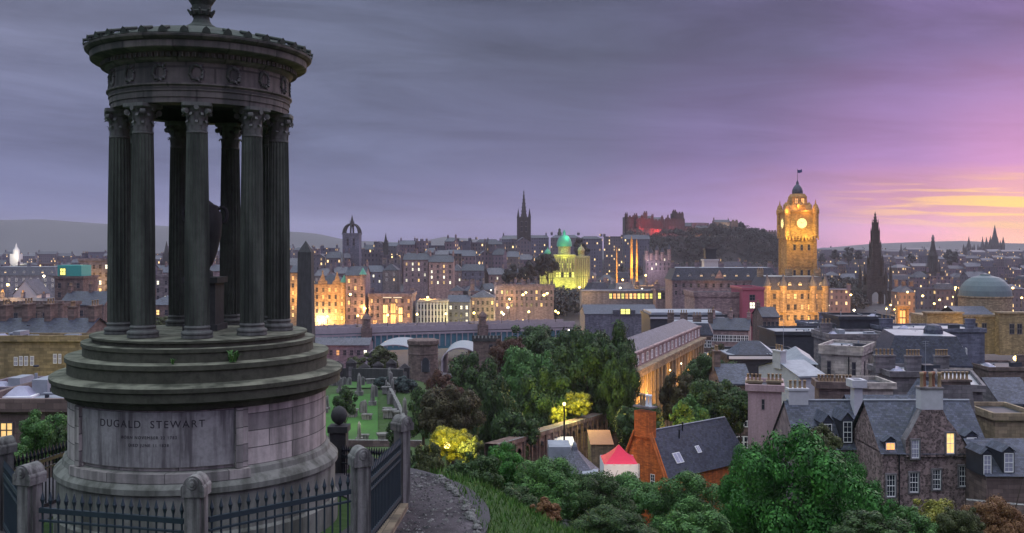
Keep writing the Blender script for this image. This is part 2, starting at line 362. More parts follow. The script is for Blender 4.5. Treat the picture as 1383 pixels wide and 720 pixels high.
def smooth(a, b, x):
    t = max(0, min(1, (x - a) / (b - a))); return t * t * (3 - 2 * t)
def terr(x, y):
    s = x / max(y, 30.0) if y > 0 else 0
    wgt = smooth(-.105, -.02, s)
    z = lerp(TL, y) * (1 - wgt) + lerp(TA, y) * wgt
    if y > 26: z += 1.2 * noise.noise(Vector((x * .02, y * .02, 0))) * min(1, (y - 26) / 40)
    dm = sqrt((x - MCX) ** 2 + (y - MCY) ** 2); k = 1 - smooth(5.5, 9, dm); z = z * (1 - k) + 94.3 * k
    if x > -.7 and 6 < y < 90: z -= min(14, .42 * (x + .7)) * smooth(6, 18, y) * (1 - smooth(50, 88, y))
    if y > 850:                                               # the castle rock
        s_ = x / y * F + CX; ramp_ = smooth(1060, 1100, y - 20 * noise.noise(Vector((x * .02, 3, y * .01)))) * (1 - smooth(1400, 1700, y))
        top_ = lerp([(700, 76), (820, 80), (845, 106), (930, 106), (960, 107), (1000, 106), (1050, 97), (1085, 70), (1120, 66)], s_)
        z = max(z, z + (top_ - z) * ramp_ + ramp_ * (1 - ramp_) * (40 * noise.noise(Vector((x * .03, y * .012, 1))) + 22 * noise.noise(Vector((x * .09, y * .03, 4)))) + 3 * ramp_ * noise.noise(Vector((x * .05, 0, 5))))
        wood = smooth(860, 1090, y) * (1 - smooth(1090, 1400, y)); z += wood * lerp([(690, 0), (740, 4), (850, 4), (1040, 6), (1070, 0)], s_)
    if y > 2300:
        s_ = x / y * F + CX; h = lerp([(-600, 210), (-100, 205), (60, 208), (150, 190), (300, 170), (405, 158), (430, 150), (470, 122), (560, 112), (600, 138), (640, 126), (720, 95), (900, 70), (1100, 85), (1180, 110), (1300, 116), (1400, 110), (1700, 120)], s_)
        z = max(z, 50 + (h - 50 + 8 * noise.noise(Vector((x * .003, y * .001, 0))) * (h > 100)) * smooth(2600, 4000, y))
    return z
def ground():
    rs = [0]; r = 4.0
    while r < 5500:
        rs.append(r); r *= 1.028
    angs = []; a = -180.0
    while a < 180: angs.append(a); a += .5 if -40 <= a < 40 else 5
    vs_, fs, n = [], [], len(angs)
    for i, r in enumerate(rs):
        for a in angs:
            x, y = max(r, .1) * sin(radians(a)), max(r, .1) * cos(radians(a)); z = terr(x, y)
            if 24 < y < 80: z += .12 * noise.noise(Vector((x, y, 0)))
            vs_.append((x, y, z))
    for i in range(len(rs) - 1):
        for j in range(n):
            k = (j + 1) % n; fs.append((i * n + j, i * n + k, (i + 1) * n + k, (i + 1) * n + j))
    me = bpy.data.meshes.new('ground'); me.from_pydata(vs_, [], fs); me.polygons.foreach_set('use_smooth', [True] * len(fs))
    a = N('hillside_and_town_ground'); v = a.coord('World'); s_ = a.n('ShaderNodeSeparateXYZ'); a.l(v, s_.inputs[0])
    n1 = a.noise(v, .9, 5); n2 = a.noise(v, .03, 5)
    grass = a.mix(n1, (.014, .035, .010), (.045, .09, .02)); town = a.mix(n2, (.035, .036, .045), (.07, .065, .075))
    far = a.mix(a.noise(v, .004, 5), (.03, .04, .045), (.07, .075, .08))
    col = a.mix(a.math('MULTIPLY', a.math('SUBTRACT', s_.outputs[1], 235), .03, True), grass, town)
    wood = a.mix(a.ramp(a.noise(v, .035, 8, .75), [(.4, (0, 0, 0)), (.62, (1, 1, 1))]), (.005, .006, .009), (.05, .045, .05))
    col = a.mix(a.math('MULTIPLY', a.math('SUBTRACT', s_.outputs[1], 860), .02, True), col, wood)
    col = a.mix(a.math('MULTIPLY', a.math('SUBTRACT', s_.outputs[1], 1900), .002, True), col, far)
    a.bump(a.noise(v, .08, 6, .7), 1.5, .5); me.materials.append(a.done(col, .95))
    tag(inst('ground', me), kind='structure')
ground()
# ================================================================ the round temple on the hill
nv = Vector((.308, -.951, 0)); rv = Vector((.951, .308, 0))           # towards the camera, and to its right
ANG0 = math.atan2(-.951, .308)
def polar(a, r, z):                                                    # a: degrees right of the camera direction
    t = ANG0 + radians(a); return Vector((r * cos(t), r * sin(t), z))
mon = empty('circular_monument', (MCX, MCY, 94.3), 'circular columned stone monument with inscribed drum standing inside iron railings', 'monument')
Z = lambda z: z - 94.3
def lpart(name, prof, m, n=96, parent=mon, smooth=False, **k):
    b = MB(); b.lathe([(r, Z(z)) for r, z in prof], m, n, smooth=smooth, **k); return b.build(name, parent)
lpart('plinth', [(2.86, 94.1), (2.86, 94.75), (2.80, 94.80), (2.80, 95.50), (2.86, 95.52), (2.86, 95.62), (2.78, 95.70), (2.70, 95.76), (2.68, 95.86), (2.62, 95.90)], M['monpl'])
drum = lpart('drum', [(2.60, 95.88), (2.60, 97.02)], M['mon'])
lpart('drum_cornice', [(2.61, 97.0), (2.66, 97.02), (2.68, 97.10), (2.80, 97.16), (2.90, 97.18), (2.90, 97.34), (2.94, 97.36), (2.95, 97.44), (2.90, 97.47), (2.55, 97.50)], M['step'])
for prof in ([(2.62, 97.48), (2.62, 97.70), (2.66, 97.73), (2.66, 97.82), (2.2, 97.84)], [(2.33, 97.83), (2.33, 98.0), (2.36, 98.02), (2.36, 98.09), (2.0, 98.1)], [(2.15, 98.09), (2.15, 98.16), (2.2, 98.18), (2.2, 98.22), (1.4, 98.24), (.1, 98.25)]):
    lpart('step', prof, M['step'])
mon.scale = (.975, .975, 1)
# little fern rooted in the joints of the steps
def tuft(name, loc, n, h, m, label, cat, group=None, seed=1, spread=.6):
    r = random.Random(seed); b = MB()
    for i in range(n):
        a = r.uniform(0, 2 * pi); L = h * r.uniform(.5, 1.1); o = Vector((r.uniform(-1, 1), r.uniform(-1, 1), 0)) * h * spread * .4
        d_ = Vector((cos(a), sin(a), 0)) * L * spread; sd = Vector((-sin(a), cos(a), 0)) * h * .07
        b.face([o - sd * .5, o + sd * .5, o + d_ * .5 + sd + Vector((0, 0, L * .7)), o + d_ * .5 - sd + Vector((0, 0, L * .7))], m)
        b.face([o + d_ * .5 - sd + Vector((0, 0, L * .7)), o + d_ * .5 + sd + Vector((0, 0, L * .7)), o + d_ + Vector((0, 0, L * .75))], m)
    return tag(b.build(name, None, loc), label, cat, group)
p_ = polar(13, 2.45, 0); tuft('fern', (MCX + p_.x, MCY + p_.y, 97.84), 34, .26, LM['green'], 'small green fern growing from the steps under the columns', 'plant', seed=4)
p_ = polar(-12, 2.45, 0); tuft('weed', (MCX + p_.x, MCY + p_.y, 97.84), 16, .13, LM['green'], 'tiny weed on the temple step left of the fern', 'plant', seed=6)
# inscribed tablet with its frame: a curved slab proud of the drum
def cslab(a0, a1, r0, r1, z0, z1, m, n=24):
    b = MB(); rows = []
    for i in range(n + 1):
        a = a0 + (a1 - a0) * i / n
        rows.append([polar(a, r0, Z(z0)), polar(a, r1, Z(z0)), polar(a, r1, Z(z1)), polar(a, r0, Z(z1))])
    arc = radians(a1 - a0) * r1
    b.grid(rows, m, close=True, smooth=False, uv=lambda i, j: (arc * i / n, [z0, z0, z1, z1, z0][j]))
    b.face(rows[0], m); b.face(rows[-1][::-1], m); return b
tab = cslab(-55, 13, 2.55, 2.655, 95.98, 96.98, M['panel']).build('inscription_tablet', mon)
for a0, a1, z0, z1, r1 in ((-58.5, -55.05, 95.9, 97.0, 2.72), (13.05, 16, 95.9, 97.0, 2.72), (-61, -58.55, 95.9, 97.0, 2.66), (16.05, 18.5, 95.9, 97.0, 2.66)):
    cslab(a0, a1, 2.55, r1, z0, z1, M['mon'], 4).build('pilaster_strip', mon)
cslab(-61, 18.5, 2.6, 2.78, 95.72, 95.885, M['mon'], 24).build('tablet_base', mon)
def curved_text(txt, size, z, amid, m, parent, r):
    cu = bpy.data.curves.new('inscription', 'FONT'); cu.body = txt; cu.size = size; cu.extrude = .003; cu.align_x = 'CENTER'; cu.space_character = 1.25
    o = bpy.data.objects.new('inscription', cu); C.objects.link(o); bpy.context.view_layer.update()
    me = bpy.data.meshes.new_from_object(o.evaluated_get(bpy.context.evaluated_depsgraph_get())); bpy.data.objects.remove(o)
    for v in me.vertices:
        q = polar(amid + math.degrees(v.co.x / r), r + v.co.z, Z(z) + v.co.y); v.co = q
    me.materials.clear(); me.materials.append(m); return inst('inscription', me, parent)
M['ink'] = plain('worn_letter', (.035, .033, .04), .95, 0, .8, 9)
curved_text('DUGALD  STEWART', .19, 96.70, -21, M['ink'], tab, 2.657)
curved_text('BORN NOVEMBER 22 1753', .075, 96.50, -21, M['ink'], tab, 2.657)
curved_text('DIED JUNE 11 1828', .075, 96.36, -21, M['ink'], tab, 2.657)
# columns
def column_meshes():
    h0, h1 = .24, 3.92; fl = 20; seg = 8; rows = []
    for i in range(15):
        t = i / 14; z = h0 + (h1 - h0) * t; r = .238 - .036 * t + .010 * sin(pi * t)
        row = []
        for k in range(fl * seg):
            q = (k % seg) / seg; dd = .022 * max(0, sin(pi * q)) ** .7 if q > .12 else 0
            a = 2 * pi * k / (fl * seg); row.append(((r - dd) * cos(a), (r - dd) * sin(a), z))
        rows.append(row)
    b = MB(); b.grid(rows, M['col'], close=True, smooth=False); shaft = b.mesh('shaft')
    b = MB(); prof = [(.30, 0), (.30, .05)] + [(.27 + .035 * cos(t), .09 + .04 * sin(t)) for t in (-1.2, -.6, 0, .6, 1.2)] + [(.25, .135), (.238, .16), (.25, .185)] + [(.235 + .018 * cos(t), .20 + .018 * sin(t)) for t in (-1, 0, 1)] + [(.212, .245)]
    b.lathe(prof, M['cap'], 36, smooth=False); base = b.mesh('column_base')
    b = MB(); prof = [(.185, h1 - .02), (.205, h1), (.205, h1 + .03), (.183, h1 + .04), (.185, h1 + .25), (.215, h1 + .40), (.26, h1 + .48)]
    b.lathe(prof, M['cap'], 32)
    def leaf(a, z, hh, ww, out, r0=.19):
        rows = []
        for i in range(6):
            t = i / 5; rr = r0 + .01 + out * t ** 2.2; zz = z + hh * (sin(t * 2.0) / sin(1.57) if t < .8 else .98 - (t - .8) * 1.1); wd = ww * (1 - .55 * t ** 2) * (.85 + .2 * sin(t * 14))
            rows.append([(rr * cos(a + s * wd / rr) + (-.012 if abs(s) > .5 else 0) * cos(a), rr * sin(a + s * wd / rr) + (-.012 if abs(s) > .5 else 0) * sin(a), zz) for s in (-.5, -.25, 0, .25, .5)])
        b.grid(rows, M['cap'], smooth=True)
    for k in range(8): leaf(2 * pi * k / 8, h1 + .04, .19, .13, .075)
    for k in range(8): leaf(2 * pi * (k + .5) / 8, h1 + .14, .24, .12, .10)
    for k in range(4):
        a = pi / 4 + k * pi / 2; ux, uy = cos(a), sin(a)
        pts = [Vector((ux * (.22 + .07 * i / 4), uy * (.22 + .07 * i / 4), h1 + .30 + .14 * i / 4)) for i in range(5)]
        for p0, p1 in zip(pts, pts[1:]): b.cyl(p0, p1, .02, .022, M['cap'], 6)
        ctr = Vector((ux * .30, uy * .30, h1 + .40)); tn = Vector((-uy, ux, 0))
        b.cyl(ctr - tn * .045, ctr + tn * .045, .055, .055, M['cap'], 12)
        b.cyl(ctr - tn * .055, ctr + tn * .055, .022, .022, M['cap'], 8)
        a2 = k * pi / 2; b.cyl((cos(a2) * .22, sin(a2) * .22, h1 + .47), (cos(a2) * .29, sin(a2) * .29, h1 + .47), .045, .05, M['cap'], 8)
    rim = []
    for k in range(32):
        a = 2 * pi * k / 32; q = abs(((a / (pi / 2)) % 1) - .5) * 2; rim.append((.285 + .085 * (1 - q) ** 1.6, a))
    rows = [[(r * s * cos(a), r * s * sin(a), z) for r, a in rim] for s, z in ((.9, h1 + .475), (1, h1 + .50), (1, h1 + .565))]
    b.grid(rows, M['cap'], close=True, smooth=False); b.face(rows[-1], M['cap']); b.face(rows[0][::-1], M['cap'])
    cap = b.mesh('capital'); return shaft, base, cap
csh, cba, cca = column_meshes()
for k in range(9):
    a = -3 + 40 * k; q = polar(a, 1.62, Z(98.24)); rz = math.atan2(q.y, q.x)
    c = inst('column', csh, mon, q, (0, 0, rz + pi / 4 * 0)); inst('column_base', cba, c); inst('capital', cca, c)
# entablature
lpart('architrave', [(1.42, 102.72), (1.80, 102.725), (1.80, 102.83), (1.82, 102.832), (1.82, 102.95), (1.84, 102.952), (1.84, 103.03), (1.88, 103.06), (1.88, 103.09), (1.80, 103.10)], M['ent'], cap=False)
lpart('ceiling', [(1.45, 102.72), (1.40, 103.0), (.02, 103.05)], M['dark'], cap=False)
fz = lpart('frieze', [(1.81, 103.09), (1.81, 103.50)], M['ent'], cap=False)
def wreath():
    b = MB(); r = random.Random(3)
    for k in range(22):
        a = 2 * pi * k / 22; c_ = Vector((0, .125 * cos(a), .135 * sin(a))); t = Vector((0, -sin(a), cos(a)))
        b.cyl(c_ - t * .035 + Vector((0, r.uniform(-.02, .02), r.uniform(-.02, .02))), c_ + t * .03, .036 + .012 * r.random(), .012, M['cap'], 6)
    for s_ in (-1, 1):
        b.cyl((0, 0, -.13), (0, s_ * .10, -.185), .02, .008, M['cap'], 6); b.cyl((0, s_ * .07, .13), (0, s_ * .14, .165), .014, .008, M['cap'], 6)
    return b.mesh('wreath')
wm_ = wreath()
for k in range(16):
    q = polar(-3 + 22.5 * k, 1.815, Z(103.295)); inst('wreath', wm_, fz, q, (0, 0, math.atan2(q.y, q.x)), (1, 1, 1.0))
co = lpart('cornice', [(1.82, 103.49), (1.88, 103.53), (1.90, 103.56), (1.92, 103.64), (1.96, 103.67), (2.16, 103.70), (2.19, 103.72), (2.20, 103.84), (2.24, 103.86), (2.29, 103.90), (2.30, 103.94), (2.22, 103.97)], M['ent'], cap=False)
b = MB()
for k in range(104):
    t = 2 * pi * k / 104; b.box(1.90, 1.985, -.033, .033, Z(103.565), Z(103.645), M['ent'], bottom=True)
    for i in range(-20, 0): pass
    for i in range(len(b.v) - 24, len(b.v)):
        x, y, z = b.v[i]; b.v[i] = (x * cos(t) - y * sin(t), x * sin(t) + y * cos(t), z)
b.build('dentil_course', co)
roof = lpart('roof', [(2.27, 103.965), (2.2, 104.0), (1.9, 104.12), (1.4, 104.27), (.9, 104.38), (.45, 104.47), (.34, 104.50)], M['moss'], cap=False)
b = MB()
for k in range(36):
    t = 2 * pi * k / 36; s0 = len(b.v)
    b.face([(2.31, -.085, Z(103.96)), (2.31, .085, Z(103.96)), (2.325, .06, Z(104.03)), (2.33, 0, Z(104.08)), (2.325, -.06, Z(104.03))], M['moss'])
    b.face([(2.24, -.06, Z(104.03)), (2.24, 0, Z(104.09)), (2.24, .06, Z(104.03)), (2.24, .085, Z(103.96)), (2.24, -.085, Z(103.96))], M['moss'])
    b.cyl((2.32, 0, Z(104.03)), (1.95, 0, Z(104.125)), .035, .03, M['moss'], 6)
    for i in range(s0, len(b.v)):
        x, y, z = b.v[i]; b.v[i] = (x * cos(t) - y * sin(t), x * sin(t) + y * cos(t), z)
b.build('roof_edge_ornament', roof)
b = MB(); prof = [(.40, 104.46), (.36, 104.52), (.30, 104.55), (.22, 104.60), (.17, 104.68), (.16, 104.76), (.22, 104.80), (.24, 104.84), (.19, 104.88), (.20, 104.98), (.25, 105.06), (.27, 105.14), (.24, 105.2), (.17, 105.22), (.15, 105.5), (.22, 105.9), (.30, 106.1), (.1, 106.2)]
b.lathe([(r, Z(z)) for r, z in prof], M['moss'], 20)
for zz, rr in ((104.84, .24), (105.12, .26)):
    for k in range(9):
        t = 2 * pi * k / 9; b.cyl((rr * .8 * cos(t), rr * .8 * sin(t), Z(zz) - .05), (rr * 1.18 * cos(t), rr * 1.18 * sin(t), Z(zz) + .05), .05, .02, M['moss'], 6)
b.build('finial', mon)

# urn on its pedestal inside the temple
ur = empty('stone_urn', (MCX + .03, MCY + .15, 98.25), 'tall two handled stone urn on a pedestal between the temple columns', 'urn')
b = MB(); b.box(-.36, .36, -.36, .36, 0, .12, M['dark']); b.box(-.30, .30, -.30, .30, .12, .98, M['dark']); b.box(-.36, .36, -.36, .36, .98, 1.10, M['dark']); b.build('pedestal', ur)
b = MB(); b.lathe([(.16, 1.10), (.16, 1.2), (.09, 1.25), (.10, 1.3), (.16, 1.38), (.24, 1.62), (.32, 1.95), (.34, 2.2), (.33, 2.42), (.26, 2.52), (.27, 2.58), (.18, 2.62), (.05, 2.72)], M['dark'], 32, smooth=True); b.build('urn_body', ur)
for s_ in (-1, 1):
    b = MB(); pts = [Vector((s_ * (.33 + .11 * cos(t)) * rv.x, s_ * (.33 + .11 * cos(t)) * rv.y, 2.40 + .16 * sin(t))) for t in [i * pi / 8 - pi / 2 for i in range(17)]]
    for p0, p1 in zip(pts, pts[1:]): b.cyl(p0, p1, .04, .04, M['dark'], 8)
    b.build('handle', ur)

# ---- stone piers and iron railings round it
def pier_mesh():
    b = MB(); m = M['pier']
    b.box(-.21, .21, -.21, .21, 0, .25, m); b.box(-.13, .13, -.19, .19, .25, 1.83, m); b.box(-.19, .19, -.12, .12, .25, 1.80, m)
    b.box(-.22, .22, -.22, .22, 1.80, 1.92, m)
    rows = [[(.20 * cos(t), y, 1.92 + .20 * sin(t)) for t in [pi * i / 12 for i in range(13)]] for y in (-.21, .21)]
    b.grid(rows, m); b.face(rows[0][::-1], m); b.face(rows[1], m)
    b.cyl((0, -.235, 2.0), (0, -.21, 2.0), .085, .10, m, 14); b.cyl((0, -.25, 2.0), (0, -.235, 2.0), .035, .05, m, 10)
    for s_ in (-1, 1): b.cyl((s_ * .17, -.225, 1.93), (s_ * .17, .225, 1.93), .055, .055, m, 10)
    return b.mesh('stone_pier')
pm = pier_mesh()
piers = {}
def pier(k, px, D, ztop, rz, label):
    q = P(px, 0, D); o = inst('stone_pier', pm, None, (q.x, q.y, ztop - 2.12), (0, 0, rz), (.80, .80, 1)); tag(o, label, 'pier', 'stone piers of the railing round the monument'); piers[k] = (Vector((q.x, q.y, ztop - 2.12)))
pier('a', 5, 19.3, 96.18, -.5, 'stone fence pier at the outer end of the dark railing on the temple\'s far left')
pier('b', 40, 15.5, 96.50, -.3, 'stone fence pier with rounded top standing left of the inscribed tablet')
pier('c', 265, 14.7, 96.52, 0, 'stone fence pier with carved rosette right in front of the drum')
pier('d', 487, 16.6, 96.54, .45, 'stone fence pier between the front railing and the side railing')
pier('e', 543, 20.8, 96.34, .8, 'weathered stone fence pier standing beside the dark footpath')
pier('f', 119, 22.8, 96.0, 0, 'stone fence pier hidden behind the drum of the temple')
b = MB(); b.box(-.2, .2, -.2, .2, 0, 1.7, M['dark']); b.box(-.25, .25, -.25, .25, 1.7, 1.85, M['dark']); b.lathe([(.01, 1.85), (.10, 1.90), (.18, 1.98), (.21, 2.1), (.18, 2.22), (.10, 2.3), (.01, 2.34)], M['dark'], 20, smooth=True)
q = P(458, 0, 24.2); o = b.build('ball_topped_pier', None, (q.x, q.y, 96.0 - 2.36)); tag(o, 'dark stone pier topped with a ball behind the drum', 'pier'); piers['g'] = Vector((q.x, q.y, 96.0 - 2.36))
def railing(k0, k1, label, h=1.50, m=None, step=.145):
    m = m or M['iron']; p0, p1 = piers[k0].copy(), piers[k1].copy(); d_ = p1 - p0; L = sqrt(d_.x ** 2 + d_.y ** 2); dz = d_.z
    rz = math.atan2(d_.y, d_.x); o = empty('iron_railing', p0, label, 'railing', 'iron railings round the monument', rz)
    f = lambda x: dz * x / L
    for z0, z1 in ((h - .16, h - .08), (h - .30, h - .27), (.36, .44)):
        b = MB(); x0, x1 = .2, L - .2
        for s_, (ya, yb) in enumerate(((-.03, .03),)):
            A = [(x0, ya, z0 + f(x0)), (x1, ya, z0 + f(x1)), (x1, ya, z1 + f(x1)), (x0, ya, z1 + f(x0))]; B = [(x, yb, z) for x, y, z in A]
            b.face(A, m); b.face(B[::-1], m); b.face([A[3], A[2], B[2], B[3]], m); b.face([A[1], A[0], B[0], B[1]], m)
        b.build('rail', o)
    b = MB(); n = int((L - .5) / step)
    for i in range(n + 1):
        x = .25 + (L - .5) * i / n; z = f(x)
        b.cyl((x, 0, z + .28), (x, 0, z + h + .02), .016, .016, m, 6); b.cyl((x, 0, z + h - .02), (x, 0, z + h + .05), .018, .036, m, 6); b.cyl((x, 0, z + h + .05), (x, 0, z + h + .18), .036, .003, m, 6)
    b.build('spiked_bars', o)
    b = MB(); b.box(.15, L - .15, -.16, .16, -.5, .26 + min(0, dz) , M['rwall']); b.build('stone_kerb', o)
    return o
railing('b', 'c', 'spiked iron railing in front of the inscribed tablet'); railing('c', 'd', 'spiked iron railing in front of the plain ashlar side of the drum')
railing('d', 'e', 'blue green iron railing running back beside the footpath'); railing('a', 'b', 'dark blue iron railing sloping out of the picture edge', m=M['iron'])
railing('a', 'f', 'black spiked railing behind the temple on its ivy side', m=M['irons']); railing('g', 'e', 'black spiked railing between the ball topped pier and the footpath pier', h=1.2, m=M['irons'])
b = MB(); b.lathe([(3.2, 94.33), (6, 94.33)], M['asph'], 48, c=(MCX, MCY, 0), cap=False)   # paving inside the railing
tag(b.build('paving'), kind='structure')

# ---- footpath, grass verge, kerb stones
def strip(name, mids, m, kind='structure', lift=.05, nx=14):
    rows = []
    for (x0, x1, y) in mids:
        rows.append([(x0 + (x1 - x0) * i / nx, y, terr(x0 + (x1 - x0) * i / nx, y) + lift + .02 * noise.noise(Vector((x0 + i * .5, y * 1.5, 0)))) for i in range(nx + 1)])
    b = MB(); b.grid(rows, m); o = b.build(name); tag(o, kind=kind); return o
a = N('muddy_path'); v = a.coord('World'); n1 = a.ramp(a.noise(v, .9, 9, .8), [(.38, (0, 0, 0)), (.62, (1, 1, 1))]); n2 = a.noise(v, 22, 4, .8)
col = a.mix(n1, (.008, .006, .009), (.085, .072, .085)); col = a.mix(a.ramp(n2, [(.56, (0, 0, 0)), (.78, (1, 1, 1))]), col, (.13, .115, .13)); a.bump(a.math('ADD', n1, a.math('MULTIPLY', n2, .3)), .06, .9)
M['path'] = a.done(col, .6)
strip('footpath', [(-2.6, .4, 12), (-2.4, -.05, 16), (-2.35, -.5, 19), (-2.3, -.88, 21), (-2.4, -1.35, 22.6), (-2.6, -1.75, 23.6)], M['path'])
r = random.Random(5); q0 = [(-.42, 17.6), (-.58, 18.6), (-.74, 19.6), (-.9, 20.4), (-1.06, 21.2), (-1.28, 22.0), (-1.55, 22.8), (-1.95, 23.8)]
def rockmesh(seed):
    rr = random.Random(seed); b = MB(); rows = []
    for i in range(5):
        t = pi * i / 4; rows.append([(sin(t) * cos(2 * pi * j / 7) * rr.uniform(.8, 1.1), sin(t) * sin(2 * pi * j / 7) * rr.uniform(.7, 1.05), cos(t) * .7) for j in range(7)])
    b.grid(rows[::-1], M['pier'], close=True, smooth=False); return b.mesh('kerb_stone')
rocks = [rockmesh(i) for i in range(3)]
for (x0, y0), (x1, y1) in zip(q0, q0[1:]):
    for t in (0, .33, .66):
        x, y = x0 + (x1 - x0) * t + r.uniform(-.05, .05), y0 + (y1 - y0) * t; s_ = r.uniform(.05, .11)
        o = inst('edging_stone', r.choice(rocks), None, (x, y, terr(x, y) + .07), (0, 0, r.uniform(0, 3)), (s_, s_ * 1.6, s_)); tag(o, 'small rough stone in the row edging the muddy footpath', 'stone', 'rough stones edging the footpath')
# grass blades on the crest
def blades():
    r = random.Random(9); b = MB(); m = leafmat('grass_blades', (.025, .075, .014), (.06, .16, .025), (.16, .24, .06))
    for i in range(34000):
        y = r.uniform(15.5, 34); x = r.uniform(-3.4, 9)
        edge = -.34 - (y - 18) * .25
        if x < edge + r.uniform(-.15, .2) or (x < edge + .5 and r.random() < .3): continue
        z = terr(x, y) + .02; a = r.uniform(0, 2 * pi); h = r.uniform(.06, .22) * (1 + .8 * noise.noise(Vector((x, y, 0)) * .9)); wd = .018
        dx, dy = cos(a) * wd, sin(a) * wd; lx, ly = r.uniform(-1, 1) * h * .5, r.uniform(-1, 1) * h * .5
        k = len(b.v); b.v += [(x - dx, y - dy, z), (x + dx, y + dy, z), (x + lx, y + ly, z + h)]; b.f.append((k, k + 1, k + 2)); b.m.append(b.mi(m)); b.sm.append(False); b.uv.append([(0, 0), (1, 0), (.5, 1)])
    tag(b.build('grass'), 'rough green grass covering the hill crest beside the path', 'grass', kind='stuff')
blades()

def gravel():
    r = random.Random(21); b = MB()
    for i in range(900):
        y = r.uniform(17.2, 24); x = r.uniform(-2.6, -.2 - (y - 18) * .25); z = terr(x, y) + .055; s_ = r.uniform(.012, .045) * (1 if r.random() < .9 else 1.8); a = r.uniform(0, 3)
        p = [Vector((x + cos(a + k * 1.57) * s_ * (1, .7)[k % 2], y + sin(a + k * 1.57) * s_ * (1, .7)[k % 2], z)) for k in range(4)]; t = Vector((x, y, z + s_ * .7))
        for k in range(4): b.face([p[k], p[(k + 1) % 4], t], M['pier'] if i % 3 else M['dark'])
    tag(b.build('gravel'), 'loose gravel and stones scattered over the footpath', 'gravel', kind='stuff')
gravel()
# ================================================================ buildings
def unit_window(kind, bars=True, frame='white'):
    b = MB(); pm_ = {'d': M['glass'], 'g': M['glass2'], 'l': M['lit'], 'w': M['litw'], 'o': M['lito'], 'y': M['lity']}[kind]
    b.face([(-.5, -.03, 0), (.5, -.03, 0), (.5, -.03, 1), (-.5, -.03, 1)], pm_)
    fm = M[frame]
    for x0, x1, z0, z1 in ((-.5, -.40, 0, 1), (.40, .5, 0, 1), (-.4, .4, 0, .07), (-.4, .4, .93, 1), (-.4, .4, .47, .54)): b.box(x0, x1, -.09, .0, z0, z1, fm, bottom=True)
    if bars: b.box(-.035, .035, -.07, 0, .07, .93, fm)
    return b.mesh('window')
UW = {(k, f): unit_window(k, frame=f) for k in 'dglwoy' for f in ('white', 'dkframe')}
def win(par, x, y, z, w, h, kind='d', frame='white', rz=0, name='window'):
    return inst(name, UW[(kind, frame)], par, (x, y, z), (0, 0, rz), (w, 1, h))
def chimney(parent, x, y, z0, w, d, h, m, pots=3, potm=None, rz=0, name='chimney'):
    b = MB(); b.box(-w / 2, w / 2, -d / 2, d / 2, 0, h, m); b.box(-w / 2 - .12, w / 2 + .12, -d / 2 - .12, d / 2 + .12, h, h + .22, m, bottom=True)
    for i in range(pots):
        px_ = -w / 2 + w * (i + .5) / pots; b.lathe([(.17, h + .22), (.14, h + .5), (.14, h + .95), (.18, h + .97), (.18, h + 1.05), (.10, h + 1.05)], potm or M['pot'], 8, c=(px_, 0, 0), smooth=True)
    return b.build(name, parent, (x, y, z0), (0, 0, rz))
